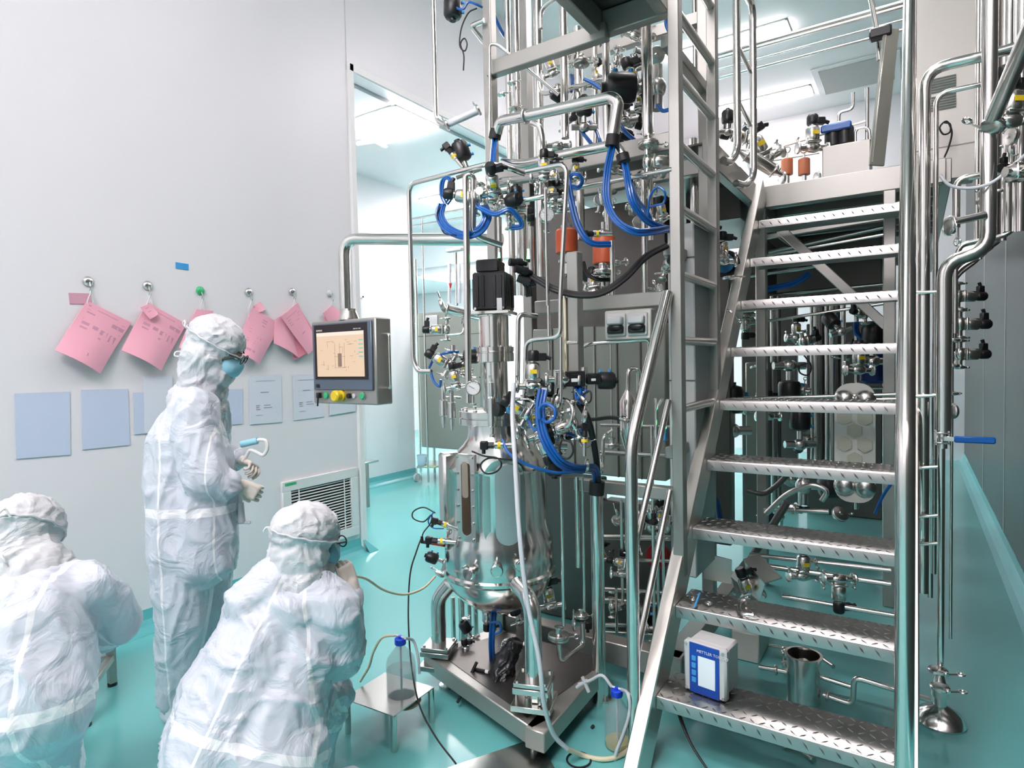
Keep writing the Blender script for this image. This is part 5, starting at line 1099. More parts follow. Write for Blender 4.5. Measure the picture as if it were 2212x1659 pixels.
# ---------- seated worker at the left edge ----------
t = thing('person', 'crouching person at the left edge in white coveralls, back to the camera', 'person', (0, 0, 0)); OFF[t.name] = V(0, 0, 0)
hc = D(55, 1172, 1.80); neck = D(70, 1225, 1.76)
fwd = IR*-.25+IF*.9-IU*.45
sL, sR = D(-60, 1290, 1.72), D(185, 1270, 1.78)
elR, wrR = D(255, 1345, 1.92), D(215, 1385, 2.05)
elL, wrL = D(-80, 1420, 1.9), D(20, 1440, 2.05)
L, m = head_body(t, hc, fwd, IU, neck, [(D(70, 1290, 1.74), D(75, 1480, 1.66), .09, .11)], [(sR, elR, .04, .036), (elR, wrR, .03, .024), (sL, elL, .04, .036), (elL, wrL, .03, .024)], .97)
sh = []
C(D(75, 1240, 1.75), D(75, 1275, 1.74), .08, .11)
for a, b, r0, r1 in (((20, 1290, 1.73), (10, 1420, 1.68), .12, .135), ((105, 1285, 1.75), (105, 1400, 1.72), .11, .115), ((10, 1420, 1.68), (20, 1520, 1.64), .135, .14), ((105, 1400, 1.72), (95, 1530, 1.68), .115, .125), ((70, 1330, 1.71), (68, 1520, 1.64), .14, .15)): C(D(*a), D(*b), r0, r1)
C(D(110, 1262, 1.76), sR, .085, .072); C(sR, D(228, 1300, 1.85), .075, .07); C(D(228, 1300, 1.85), elR, .068, .064); C(elR, wrR, .06, .045)
C(D(30, 1262, 1.74), sL, .085, .08); C(sL, elL, .08, .07); C(elL, wrL, .065, .05)
C(D(90, 1530, 1.68), D(125, 1440, 2.0), .11, .08); C(D(125, 1440, 2.0), D(120, 1560, 1.98), .075, .055)
C(D(20, 1530, 1.66), D(-60, 1440, 2.0), .12, .085); C(D(-60, 1440, 2.0), D(-60, 1580, 1.98), .075, .055)
C(D(70, 1540, 1.64), D(95, 1640, 1.70), .12, .085); C(D(95, 1640, 1.70), D(100, 1720, 1.7), .085, .075)
M_['cv3'] = fabric('coverall_centre_seam', [(tuple(IR*.995+IU*.085), D(38, 1400, 1.55).dot(IR*.995+IU*.085), .0055), (tuple(IR*.9+IU*-.43), D(170, 1262, 1.70).dot(IR*.9-IU*.43), .0), (tuple(IU), D(70, 1545, 1.55).dot(IU), .016)])
out = skinmesh(sh, .009, 5, folds((0, 0, 1), .012, 8.5, 9.0)); obj('coverall', out, M_['cv3'], t, ang=80)
hood(t, L, m, neck, 12.3, drape=[(L(0, -.03, -.08), D(72, 1240, 1.75), .085, .10)], s=.97)
glove_hand(t, wrR+IF*.03-IR*.02, IF-IR*.4, -IU, -1, .5, .17); glove_hand(t, wrL+IF*.03, IF+IR*.3, -IU, 1, .5, .17)
for a in ((120, 1600, 1.95), (-60, 1610, 1.95)):
    a = D(*a); a.z = .055; b = a+IF*.14; b.z = .04; out = skinmesh([('c', a+V(0, 0, .08), a, .06, .052), ('c', a, b, .052, .04)], .009, 4)
    for v in out.v: v.z = max(v.z, .002)
    obj('shoe_cover', out, M_['shoe'], t)
# ================= touch panel =================
ra, lb = D(813, 779, 3.15), D(675, 785, 3.44); hx_ = (ra-lb); hx_.z = 0; wv = hx_.length; hx_.normalize(); hn = hx_.cross(V(0, 0, 1)).normalized()   # points to the viewer
if hn.dot(IF) > 0: hn = -hn
hc_ = (ra+lb)/2; hh = .45
t = thing('touch_panel', 'grey steel operator touch panel with a lit cream screen hanging from the bent pipe', 'control panel', hc_)
HM = Matrix((hx_, hn, V(0, 0, 1))).transposed()
aq = [P(1085, 518, 2.6), P(742, 516, 2.33), P(752, 700, 2.33)]; aq[2].x, aq[2].y = aq[1].x, aq[1].y
mb = MB(); tube(mb, aq, .031, .09, 22); obj('support_arm', mb, M_['pol'], t)
def hp_(x, y, z): return hc_+hx_*x+hn*y+V(0, 0, z)
mb = MB(); box(mb, hp_(0, -.055, 0), (wv, .11, hh), HM, .006); hous = obj('housing', mb, M_['paint'], t)
mb = MB(); lathe(mb, hp_(-.0, -.05, hh/2), (0, 0, 1), [(.055, 0), (.055, .01), (.04, .045), (.04, .06)], 24); q = P(752, 690, 2.33); obj('hanger_cone', mb, M_['pol'], t)
mb = MB(); bw, bh = wv*.92, hh*.80; zc_ = .03; box(mb, hp_(0, .006, zc_), (bw, .012, bh), HM, .004); bz = obj('bezel', mb, mat('blue_grey_bezel', (.13, .17, .22), .4, .3), t)
mb = MB(); box(mb, hp_(-.004, .0125, zc_+.025), (bw*.90, .003, bh*.82), HM); obj('black_glass', mb, M_['black'], bz)
sw, sh_ = bw*.80, bh*.66; szc = zc_+.012
M_['screen'] = mat('lit_screen', (.10, .08, .06), .3, emit=.22, ecol=(1.0, .74, .52))
mb = MB(); box(mb, hp_(-.006, .0145, szc), (sw, .002, sh_), HM); sc_ = obj('screen', mb, M_['screen'], bz)
random.seed(5)
def sline(mb, x0, z0, x1, z1, w=.0016): a, b = hp_(-.006+x0*sw, .0157, szc+z0*sh_), hp_(-.006+x1*sw, .0157, szc+z1*sh_); bar(mb, a, b, .0006, w, V(0, 0, 1) if abs(x1-x0) > 1e-6 else hx_, 0)
mb = MB()
for x in (-.1, 0, .1): sline(mb, x, -.3, x, .25); 
sline(mb, -.12, -.3, .12, -.3); sline(mb, -.12, -.05, .12, -.05)
for i in range(26):
    x = random.uniform(-.42, .36); z = random.uniform(-.38, .32); 
    if random.random() < .6: sline(mb, x, z, x+random.uniform(.03, .09), z)
    else: sline(mb, x, z, x, z-random.uniform(.04, .12))
box(mb, hp_(-.006, .0157, szc-.13*sh_), (.03, .0006, sh_*.3), HM); obj('process_drawing', mb, mat('screen_lines', (.05, .04, .03), .5, emit=.10, ecol=(.7, .45, .35)), sc_)
mb = MB()
for k in range(5): box(mb, hp_(-.006+sw*.44, .0157, szc+sh_*(.30-.09*k)), (sw*.09, .0006, sh_*.03), HM)
obj('side_keys', mb, mat('screen_keys', (.2, .4, .35), .5, emit=.10, ecol=(.35, .6, .55)), sc_)
mb = MB(); box(mb, hp_(-.006, .0156, szc+sh_*.46), (sw, .0005, sh_*.08), HM); obj('header_bar', mb, mat('screen_header', (.1, .09, .08), .5, emit=.26, ecol=(1, .85, .72)), sc_)
lettering(bz, 'SIEMENS', hp_(-bw*.42, .0145, zc_+bh*.385), hx_, V(0, 0, 1), .014, M_['white'])
lettering(bz, 'SIMATIC HMI', hp_(bw*.22, .0145, zc_+bh*.385), hx_, V(0, 0, 1), .010, M_['grey'])
mb = MB(); box(mb, hp_(-bw*.42, .0135, zc_-bh*.44), (.03, .003, .02), HM, .001); obj('usb_cover', mb, M_['black'], bz)
zb_ = -hh/2+.045
def disc(x, z, r, h, m, nm, prof=None):
    mb = MB(); lathe(mb, hp_(x, 0, z), hn, prof or [(r, 0), (r, h*.8), (r*.8, h)], 22); return obj(nm, mb, M_[m], t)
disc(-wv*.28, zb_, .018, .012, 'green', 'green_button'); disc(wv*.29, zb_, .018, .014, 'green', 'green_lamp_button')
mb = MB(); torus(mb, hp_(wv*.29, .003, zb_), hn, .020, .003); obj('lamp_rim', mb, M_['pol'], t)
disc(-wv*.03, zb_, .03, .03, 'yellow', 'emergency_stop', [(.03, 0), (.03, .012), (.022, .014), (.02, .03), (.031, .034), (.031, .05), (.024, .058)])
mb = MB(); box(mb, hp_(-wv*.09, .02, zb_), (.03, .035, .03), HM, .006); obj('orange_guard', mb, M_['orange'], t)
disc(wv*.10, zb_, .014, .02, 'black', 'selector_knob'); disc(wv*.16, zb_, .013, .008, 'grey', 'key_collar')
mb = MB(); box(mb, hp_(-wv*.38, .012, zb_), (.02, .024, .03), HM, .003); bar(mb, hp_(-wv*.38, .018, zb_-.01), hp_(-wv*.385, .02, zb_-.06), .012, .008); obj('key_switch', mb, M_['black'], t)
for sx in (-1, 1):
    x = sx*(wv/2); mb = MB(); tube(mb, [hp_(x, -.055, .14), hp_(x+sx*.04, -.055, .14), hp_(x+sx*.04, -.055, -.14), hp_(x, -.055, -.14)], .0075, .018, 12); obj('handle', mb, M_['pol'], t)
# ================= things on the floor near the vessel =================
tz = P(850, 1547, 1.626).z
c1, c2, c3, c4 = PZ(742, 1508, tz), PZ(850, 1547, tz), PZ(938, 1484, tz), PZ(832, 1452, tz)
t = thing('low_table', 'low small steel table with thin square top in front of the crouching person', 'table', V(*((c1+c3)/2).xy, 0))
mb = MB(); prism(mb, [c1-V(0, 0, .004), c2-V(0, 0, .004), c3-V(0, 0, .004), c4-V(0, 0, .004)], (0, 0, .004)); obj('table_top', mb, M_['satin'], t)
cc = (c1+c2+c3+c4)/4
for c in (c1, c2, c3, c4): q = c.lerp(cc, .08); mb = MB(); cyl(mb, (q.x, q.y, 0), (q.x, q.y, tz-.004), .0125, seg=16); obj('leg', mb, M_['pol'], t)
def bottle(label, c, r, h, liq, liqm):
    t = thing('glass_bottle', label, 'bottle', c)
    mb = MB(); pr = [(.001, .0), (r*.92, 0), (r, .006), (r, h*.55), (r*.9, h*.66), (r*.45, h*.82), (.019, h*.86), (.019, h*.96)]
    pin = [(.0165, h*.96), (.0165, h*.86), (r*.42, h*.815), (r*.87, h*.65), (r-.003, h*.55), (r-.003, .008), (r*.9, .005), (.001, .005)]
    lathe(mb, c, (0, 0, 1), pr+pin, 40); obj('glass_body', mb, M_['glass'], t)
    mb = MB(); lathe(mb, c, (0, 0, 1), [(.021, h*.9), (.0225, h*.91), (.0225, h*1.0), (.02, h*1.01), (.008, h*1.012), (.008, h*1.05), (.004, h*1.055)], 28)
    obj('blue_cap', mb, M_['capblue'], t)
    mb = MB(); lathe(mb, c+V(0, 0, .0055), (0, 0, 1), [(.001, 0), (r*.9, 0), (r-.0035, .004), (r-.0035, liq), (.001, liq)], 32); obj('liquid', mb, M_[liqm], t)
    mb = MB(); cyl(mb, c+V(0, 0, .02), c+V(0, 0, h*.9), .004, seg=8); obj('dip_tube', mb, M_['sil'], t)
    mb = MB(); hz_ = h*1.05; cyl(mb, c+V(-.025, 0, hz_-.003), c+V(.025, 0, hz_-.003), .004, seg=8); obj('tee_fitting', mb, M_['white'], t)
    return t
M_['capblue'] = mat('royal_blue_cap', (.01, .07, .75), .35)
M_['glass'] = mat('bottle_glass', (.45, .52, .53), .05, alpha=.16)
M_['clearliq'] = mat('clear_liquid', (.55, .62, .63), .05, alpha=.28)
M_['yliq'] = mat('pale_yellow_liquid', (.75, .72, .38), .05, alpha=.65)
bc1 = PZ(868, 1500, tz+.001); bottle('clear glass bottle with blue cap standing on the low table', bc1, .060, .225, .10, 'clearliq')
bc2 = PZ(1334, 1612, .001); bottle('glass bottle with blue cap and a little yellow liquid on the floor by the handrail', bc2, .048, .215, .02, 'yliq')
t = thing('amber_dish', 'brown rimmed dish hanging at the right edge of the low table', 'dish', PZ(885, 1530, tz-.05)); mb = MB(); q = PZ(878, 1522, tz-.03); lathe(mb, q, (0, 0, 1), [(.02, 0), (.05, .004), (.058, .014), (.055, .014), (.045, .007), (.01, .005)], 28); obj('dish', mb, mat('amber', (.35, .2, .06), .3), t)
def hose1(name, label, cat, pts, r, m): mb = MB(); hose(mb, pts, r, seg=10); return tag(obj(name, mb, M_[m]), label, cat)
z1_ = bc1.z+.225*1.045
hose1('yellowed_hose', 'yellowed hose from the table bottle cap down to the hand of the crouching person', 'hose', [bc1+V(-.025, 0, .232)]+[P(x, y, bc1.y-.02) for x, y in ((825, 1378), (806, 1410), (797, 1440), (778, 1472))], .005, 'silY')
hose1('clear_hose', 'clear hose curving right from the table bottle cap to the vessel leg', 'hose', [bc1+V(.025, 0, .232)]+[P(x, y, bc1.y+.05) for x, y in ((893, 1385), (903, 1420), (906, 1455))], .0055, 'sil')
hose1('yellowed_hose', 'pale yellow hose running from the raised hand to the lower left of the vessel', 'hose', [D(x, y, d) for x, y, d in ((752, 1243, 2.12), (790, 1250, 2.2), (830, 1275, 2.3), (875, 1284, 2.4), (915, 1270, 2.5), (940, 1245, 2.58))], .0045, 'silY')
hose1('clear_hose', 'clear hose with a cross fitting arching over the floor bottle', 'hose', [bc2+V(-.02, 0, .222)]+[P(x, y, bc2.y) for x, y in ((1300, 1459), (1275, 1470), (1250, 1478))], .006, 'sil')
t = thing('cross_fitting', 'white plastic cross connector at the free hose end left of the floor bottle', 'fitting', P(1258, 1478, bc2.y)); mb = MB(); cyl(mb, P(1258, 1462, bc2.y), P(1272, 1495, bc2.y), .007); cyl(mb, P(1246, 1485, bc2.y), P(1268, 1470, bc2.y), .007); obj('body', mb, M_['sil'], t)
hose1('clear_hose', 'clear hose from the floor bottle down in front of it and out of the picture', 'hose', [bc2+V(.02, 0, .222)]+[P(x, y, bc2.y-.08) for x, y in ((1357, 1500), (1360, 1540), (1345, 1590), (1330, 1630), (1322, 1690))], .0065, 'sil')
t = thing('cable_ring', 'thin black cable ring lying on the floor left of the floor bottle', 'cable', PZ(1250, 1640, .004)); mb = MB(); torus(mb, PZ(1250, 1641, .004), (0, 0, 1), .043, .0033, 28, 8); obj('loop', mb, M_['rubber'], t)
mb = MB(); box(mb, PZ(1280, 1570, .006), (.012, .018, .012), None, .003); tag(obj('plug_stub', mb, M_['rubber']), 'tiny black plug lying on the floor behind the cable ring', 'plug')
q4 = [PZ(905, 1690, .012), PZ(1135, 1611, .012), PZ(1168, 1616, .012), PZ(1215, 1700, .012)]
mb = MB(); prism(mb, [q-V(0, 0, .0) for q in q4], (0, 0, .018)); tag(obj('floor_plate', mb, M_['satin']), 'scuffed steel plate on the floor at the bottom edge of the picture', 'metal plate')
mb = MB(); prism(mb, [PZ(x, y, .002) for x, y in ((930, 1690), (1125, 1618), (1160, 1622), (1195, 1700))], (0, 0, .01)); tag(obj('rubber_mat', mb, M_['rubber']), 'thin dark pad underneath the scuffed steel floor plate', 'mat')
# dark rolled bag and cables under the vessel
t = thing('black_bag', 'crumpled black plastic bag full of cables between the vessel legs', 'bag', P(1085, 1470, 2.1))
out = skinmesh([('c', P(1110, 1395, 2.14), P(1090, 1430, 2.12), .03, .045), ('c', P(1090, 1430, 2.12), P(1080, 1480, 2.06), .045, .05), ('e', P(1082, 1492, 2.04), (.062, .05, .022))], .006, 2, folds((0, .2, 1), .012, 26, 3)); obj('bag', out, M_['black'], t, ang=80)
mb = MB(); ell(mb, P(1078, 1502, 2.02), (.010, .010, .007)); obj('orange_end', mb, M_['orange'], t)
for i, (a, b, lab) in enumerate((((1030, 1430), (988, 1518), 'striped black and white cable plug hanging over the weighing frame, left'), ((1110, 1385), (1150, 1395), 'black cable plug pointing right between the vessel legs'), ((1025, 1445), (1070, 1455), 'black cable stub lying behind the orange connector'))):
    t = thing('cable_plug', lab, 'plug', P(*a, 2.05)); A, B = P(*a, 2.06), P(*b, 1.98 if i == 0 else 2.06); mb = MB(); cyl(mb, A, A.lerp(B, .55), .007, seg=10); cyl(mb, A.lerp(B, .7), B, .008, .006, 10); obj('plug', mb, M_['rubber'], t)
    mb = MB(); cyl(mb, A.lerp(B, .55), A.lerp(B, .7), .0085, seg=10); obj('sleeve', mb, M_['white'], t)
t = thing('orange_connector', 'bright orange connector by the left vessel foot', 'connector', P(1003, 1460, 2.05)); mb = MB(); cyl(mb, P(992, 1458, 2.05), P(1012, 1464, 2.03), .011, .013); obj('plug', mb, M_['orange'], t)
# more pieces under the vessel
for pr, x, y, Y, a, b, s, lab in [(PD, 1052, 1310, 2.2, 0, -80, .9, 'valve hanging directly below the vessel bowl'), (PC, 1085, 1305, 2.1, 0, 0, 1.0, 'tri clamp below the vessel bowl'), (PA, 1020, 1380, 2.3, 30, 100, .8, 'black actuator behind the blue hoses under the vessel'), (PA, 1122, 1345, 2.25, 20, 140, .8, 'black actuator leaning behind the right vessel leg'), (PD, 1010, 1425, 2.2, 10, 80, .8, 'small valve beside the left vessel foot'), (PC, 1165, 1510, 1.9, 0, 90, .9, 'tri clamp below the right foot plate')]: pl(pr, lab, x, y, Y, a, b, s)
# ================= steel stool by the seated person =================
sp = [PZ(243, 1480, 0), PZ(186, 1568, 0)]; az = P(250, 1362, sp[0].y).z
t = thing('steel_stool', 'square tube steel stool under the arm of the crouching person on the left', 'stool', (sp[0].x, sp[0].y, 0))
def leg_(p, z): mb = MB(); bar(mb, (p.x, p.y, .012), (p.x, p.y, z), .032, .032, (0, 1, 0), .003); o = obj('leg', mb, M_['paint'], t); mb = MB(); cyl(mb, (p.x, p.y, 0), (p.x, p.y, .013), .02); obj('foot', mb, M_['rubber'], o)
zt_ = .50; d_ = (sp[1]-sp[0]); e_ = V(-d_.y, d_.x, 0); corners = [sp[0], sp[1], sp[1]+e_*1.0, sp[0]+e_*1.0]
if (corners[2]-sp[0]).dot(IR) > 0: corners = [sp[0], sp[1], sp[1]-e_, sp[0]-e_]
for c in corners: leg_(c, zt_)
for i in range(4):
    a, b = corners[i].copy(), corners[(i+1) % 4].copy(); 
    for z in (.13, zt_-.016):
        mb = MB(); bar(mb, V(a.x, a.y, z), V(b.x, b.y, z), .03, .03, (0, 0, 1), .003); obj('rail', mb, M_['paint'], t)
cc = sum(corners, Vector())/4; mb = MB(); prism(mb, [V(c.x, c.y, zt_)+(c-cc)*.06 for c in corners], (0, 0, .012)); obj('seat', mb, M_['satin'], t)
# ================= transmitter on the lowest tread =================
z0 = TZ(1)+.0025; A, B = PZ(1477, 1488, z0), PZ(1569, 1521, z0); A.z = B.z = z0; tx = (B-A).normalized(); ty = V(0, 0, 1).cross(tx); W_ = (B-A).length; Ht = P(1477, 1380, A.y).z-z0; Dp = W_*.72
t = thing('transmitter', 'white and blue wall transmitter with display standing on the lowest stair tread', 'measuring instrument', (A+B)/2)
TM = Matrix((tx, ty, V(0, 0, 1))).transposed()
def tp(x, y, z): return A+tx*(x*W_)+ty*y+V(0, 0, z*Ht)
mb = MB(); box(mb, tp(.5, .016, .5), (W_, .032, Ht), TM, .008); o1 = obj('front_cover', mb, M_['grey'], t)
mb = MB(); box(mb, tp(.5, .034+Dp*.42, .52), (W_*.92, Dp*.84, Ht*.9), TM, .008); obj('rear_housing', mb, M_['grey'], t)
mb = MB(); box(mb, tp(.5, -.001, .5), (W_*.70, .004, Ht*.98), TM, .002); o2 = obj('blue_faceplate', mb, mat('deep_blue_plate', (.01, .07, .42), .35), t)
mb = MB(); box(mb, tp(.56, -.0035, .47), (W_*.40, .003, Ht*.58), TM, .001); obj('display', mb, mat('pale_display', (.75, .8, .84), .15, emit=.05, ecol=(.8, .88, .95)), o2)
mb = MB()
for k in range(4): box(mb, tp(.26, -.0035, .27+.14*k), (W_*.10, .003, Ht*.10), TM, .001)
obj('keys', mb, M_['lblue'], o2)
lettering(o2, 'METTLER TOLEDO', tp(.33, -.0032, .83), tx, V(0, 0, 1), W_*.088, M_['white'])
mb = MB()
for a in (.07, .93):
    for b in (.07, .93): cyl(mb, tp(a, 0, b), tp(a, -.003, b), .005, seg=12)
obj('screws', mb, M_['satin'], o1)
# bits on the second tread
z2 = TZ(2)+.002
q = [PZ(x, y, z2+.012) for x, y in ((1607, 1300), (1597, 1312), (1604, 1326), (1626, 1330))]
t = thing('pipe_elbow', 'small curved steel pipe elbow lying on the second tread', 'pipe elbow', q[0]); mb = MB(); hose(mb, q, .008, seg=12); obj('bend', mb, M_['pol'], t)
for a, b in ((q[0], q[1]), (q[-1], q[-2])): d = (a-b).normalized(); mb = MB(); cyl(mb, a-d*.002, a+d*.004, .0125); obj('ferrule', mb, M_['pol'], t)
q = [PZ(x, y, .012) for x, y in ((1695, 1612), (1715, 1615), (1735, 1625), (1756, 1641))]
t = thing('pipe_elbow', 'curved steel pipe elbow lying on the floor below the stairs', 'pipe elbow', q[0]); mb = MB(); hose(mb, q, .008, seg=12); obj('bend', mb, M_['pol'], t)
for a, b in ((q[0], q[1]), (q[-1], q[-2])): d = (a-b).normalized(); mb = MB(); cyl(mb, a-d*.002, a+d*.004, .0125); obj('ferrule', mb, M_['satin'], t)
mb = MB(); bar(mb, PZ(1500, 1312, z2+.006), PZ(1512, 1280, z2+.03), .008, .004); tag(obj('blue_strip', mb, M_['lblue']), 'light blue plastic strip lying at the left end of the second tread', 'strip')
for i, (x, y, lab) in enumerate(((1497, 1293, 'loose tri clamp ring beside the blue strip on the second tread'), (1531, 1303, 'small loose steel ring on the second tread, right of the blue strip'))):
    t = thing('loose_ring', lab, 'ring', PZ(x, y, z2)); mb = MB(); torus(mb, PZ(x, y, z2+.004), (0, 0, 1), .012, .004, 18, 8); torus(mb, PZ(x, y, z2+.01), (.2, 0, 1), .010, .003, 18, 8); obj('ring', mb, M_['pol'], t)
for i, pts in enumerate(([(1462, 1532), (1475, 1570), (1500, 1620), (1530, 1665)], [(1466, 1535), (1490, 1600), (1520, 1650), (1540, 1680)])):
    cable('thin black cable running over the floor beneath the lowest tread, '+('left' if i == 0 else 'right')+' one', .004, [(x, y, 2.15-.03*k) for k, (x, y) in enumerate(pts)], m='rubber', name='black_cable', cat='cable')
# ================= pipes and equipment on the right =================
pipe('wide polished drop pipe at the right with a double bend, leading down to the drain', .024, [(2139, -40, 2.75), (2137, 540, 2.75), (2040, 566, 2.75), (2036, 935, 2.75)], bend=.10, seg=18, vert=[(0, 1), (2, 3)])
pipe('lower end of the right drop pipe below the blue handled valve', .0115, [(2034, 950, 2.75), (2026, 1435, 2.75)], seg=14, vert=[(0, 1)])
place(PB, 'ball valve with a blue grip pointing right, on the right drop pipe', P(2036, 945, 2.75), (0, 0, -1), (.05, -1, 0), 1.0)
o = place(PB, 'ball valve with an upright blue grip at the right picture edge', P(2200, 372, 2.6), -IR, -IF, 1.1)
pipe('polished pipe bending down beside the right handrail, wide', .020, [(2230, 92, 2.9), (2125, 122, 2.9), (1998, 150, 2.9), (1997, 1280, 2.9)], bend=.08, seg=16, vert=[(2, 3)])
pipe('thin pipe bending down beside the wide one at the right handrail', .0095, [(2230, 162, 2.95), (2120, 182, 2.95), (2022, 203, 2.95), (2023, 1240, 2.95)], bend=.05, vert=[(2, 3)])
pipe('dark slanting pipe coming down from the upper right corner to a clamp', .024, [(2235, 40, 2.3), (2142, 262, 2.7)], m='satin', seg=16)
pipe('short polished pipe bending down above the lever clamp at the right', .013, [(2230, 358, 3.0), (2120, 378, 3.0), (2066, 388, 3.0), (2065, 478, 3.0)], bend=.05, vert=[(2, 3)])
pipe('short horizontal pipe ending in an open clamp left of the drop pipe', .013, [(2128, 464, 2.72), (2050, 482, 2.68)], m='satin', clamps=((0, .95),))
hose1('clear_hose', 'clear hose sagging across the right pipes', 'hose', [P(x, y, 2.7) for x, y in ((2030, 378), (2048, 398), (2075, 406), (2115, 404), (2150, 390), (2185, 360), (2225, 325))], .0055, 'sil')
for i in range(6):
    Y = 3.0+.22*i; pipe('parallel pipe bending down behind the right drop pipe, number %s from the front' % ('one', 'two', 'three', 'four', 'five', 'six')[i], .009, [(2194-12*i, 430+14*i, Y), (2192-14*i, 505+10*i, Y), (2075-1*i, 528+13*i, Y), (2064-2*i, 560+13*i, Y), (2063-2*i, 720+20*i, Y)], bend=.05, m=('pol', 'satin', 'dark')[i % 3])
for i, (px, Y, r, y1) in enumerate(((2114, 3.2, .009, 560), (2122, 3.2, .007, 560), (2158, 3.1, .010, 520), (2171, 3.1, .012, 520), (2182, 3.0, .015, 500), (2196, 3.0, .013, 500), (2208, 2.9, .015, 500), (2165, 3.5, .03, 420))):
    vpipe('upright tube at the right edge, number %s from the left' % ('one', 'two', 'three', 'four', 'five', 'six', 'seven', 'eight')[i], px, -40, y1, Y, r, m='dark' if i in (7, 2) else 'pol')
for pr, x, y, Y, a, b, s, lab in [(PC, 2145, 272, 2.7, 60, 150, 1.5, 'large clamp where the dark slanting pipe meets the drop pipe'), (PD, 2185, 262, 2.75, 0, 90, 1.3, 'steel valve block right of the large clamp'), (PD, 2195, 225, 2.9, 20, 70, 1.2, 'valve with blue grip behind the dark slanting pipe'), (PD, 2185, 320, 3.0, 90, 20, 1.2, 'valve on the upright tubes at the right edge'), (PC, 2052, 488, 2.68, 0, -60, 1.4, 'open clamp ring left of the drop pipe bend'), (PC, 2128, 436, 2.9, 0, 90, 1.3, 'clamp behind the drop pipe above the short pipe'), (PC, 2026, 1448, 2.72, 90, 0, 1.3, 'ring nut clamp at the foot of the drop pipe, upper'), (PC, 2030, 1485, 2.72, 90, 0, 1.3, 'ring nut clamp at the foot of the drop pipe, lower'), (PD, 2072, 700, 3.5, 90, 0, 1.15, 'valve cluster behind the drop pipe, pointing right'), (PD, 2068, 640, 3.8, 90, 10, 1.15, 'dark valve high behind the drop pipe'), (PD, 2072, 765, 3.6, 90, -10, 1.15, 'valve with white cap pointing right, below the cluster'), (PC, 2058, 735, 3.0, 90, 90, 1.0, 'upper tri clamp on the thin tube right of the drop pipe'), (PC, 2057, 790, 3.0, 90, 90, 1.0, 'middle tri clamp on the thin tube right of the drop pipe'), (PC, 2055, 850, 3.0, 90, 90, 1.0, 'lower tri clamp on the thin tube right of the drop pipe'), (PC, 2058, 888, 2.9, 0, 60, 1.2, 'ring nut clamp just above the blue handled valve')]: pl(pr, lab, x, y, Y, a, b, s)
vpipe('thin tube right of the drop pipe with three clamps', 2057, 700, 1380, 3.0, .006)
vpipe('upright tube at the mezzanine post, ending above the floor', 2010, 1000, 1290, 3.3, .012)
for i, y in enumerate((632, 855, 1010, 1115, 1175)):
    pipe('short horizontal rod between the right pipes, number %s from the top' % ('one', 'two', 'three', 'four', 'five')[i], .007, [(1968, y+(2 if i else 0), 2.85), (2036, y-2, 2.85)], name='support_rod', cat='rod')
t = thing('drain_trap', 'bell shaped steel floor drain under the right drop pipe', 'drain', PZ(2030, 1560, 0)); c = PZ(2030, 1560, 0)
mb = MB(); lathe(mb, c, (0, 0, 1), [(.085, 0), (.088, .01), (.07, .04), (.04, .06), (.022, .07), (.022, .10), (.03, .105), (.03, .15), (.02, .16), (.014, .20)], 32); obj('bell', mb, M_['pol'], t)
# strainer and drain line
c = PZ(1736, 1512, 0); t = thing('open_strainer', 'open polished steel cup standing on the floor behind the stairs', 'strainer', c)
mb = MB(); lathe(mb, c, (0, 0, 1), [(.066, 0), (.066, .185), (.074, .187), (.074, .197), (.062, .197), (.062, .03), (.001, .028)], 36); obj('cup', mb, M_['pol'], t)
mb = MB(); cyl(mb, c+V(0, 0, .03), c+V(0, 0, .17), .02); obj('inner_pipe', mb, M_['satin'], t)
cy = c.y
pipe('drain line with an upright offset running right from the open cup', .011, [(1778, 1500, cy), (1842, 1522, cy), (1845, 1462, cy), (1935, 1490, cy), (2010, 1512, cy+.02)], bend=.03, clamps=((0, .15),))
pipe('inlet pipe entering the open cup from the left', .011, [(1640, 1440, cy), (1702, 1452, cy)], clamps=((0, .6),))
pipe('low pipe behind the open cup', .010, [(1662, 1395, cy+.25), (1760, 1412, cy+.2), (1800, 1440, cy+.1)], bend=.05)
pipe('upper drain line offset between cup and post', .010, [(1770, 1462, cy+.05), (1840, 1484, cy+.05)])
# equipment beneath the mezzanine, with added dark blocks standing in for shade
def rig(label, name, cat, p, q, Y, dep, m, holes=None): return sheet(name, label, cat, p, q, m, dep, Y)
rig('dark equipment cabinet deep under the mezzanine, left', 'upright_block', 'cabinet', (1600, 520), (1655, 1190), 5.0, .5, 'dark')  # added dark block; only deep shade lies here
rig('grey green upright cabinet under the mezzanine left of the pump', 'upright_block', 'cabinet', (1610, 783), (1640, 1000), 4.6, .3, 'cabinet')
rig('dark panel behind the pump under the mezzanine', 'shade_backdrop', 'machine', (1650, 640), (1722, 1180), 6.2, .1, 'dark')  # this panel and the next darken the shaded end wall
rig('dark panel behind the row of upright tubes', 'shade_backdrop', 'machine', (1742, 700), (1905, 1175), 6.2, .1, 'dark')  # added panel, stands in for shade
rig('wide dark duct under the mezzanine ceiling', 'shade_slab', 'duct', (1600, 450), (1905, 545), 5.6, .5, 'dark')  # both slabs added for the darkness below the deck
rig('dark duct lower under the mezzanine, behind the brace', 'shade_slab', 'duct', (1640, 575), (1905, 640), 6.0, .3, 'dark')  # added slab, stands in for shade; no duct here
rig('light grey base cabinet at the floor behind the stairs', 'upright_block', 'cabinet', (1580, 1360), (1640, 1500), 3.0, .25, 'beige')
rig('dark machine block behind the lower skid pipes', 'shade_backdrop', 'machine', (1302, 1080), (1440, 1420), 3.0, .1, 'dark')  # added backdrop, shade between the skid pipes given as dark steel
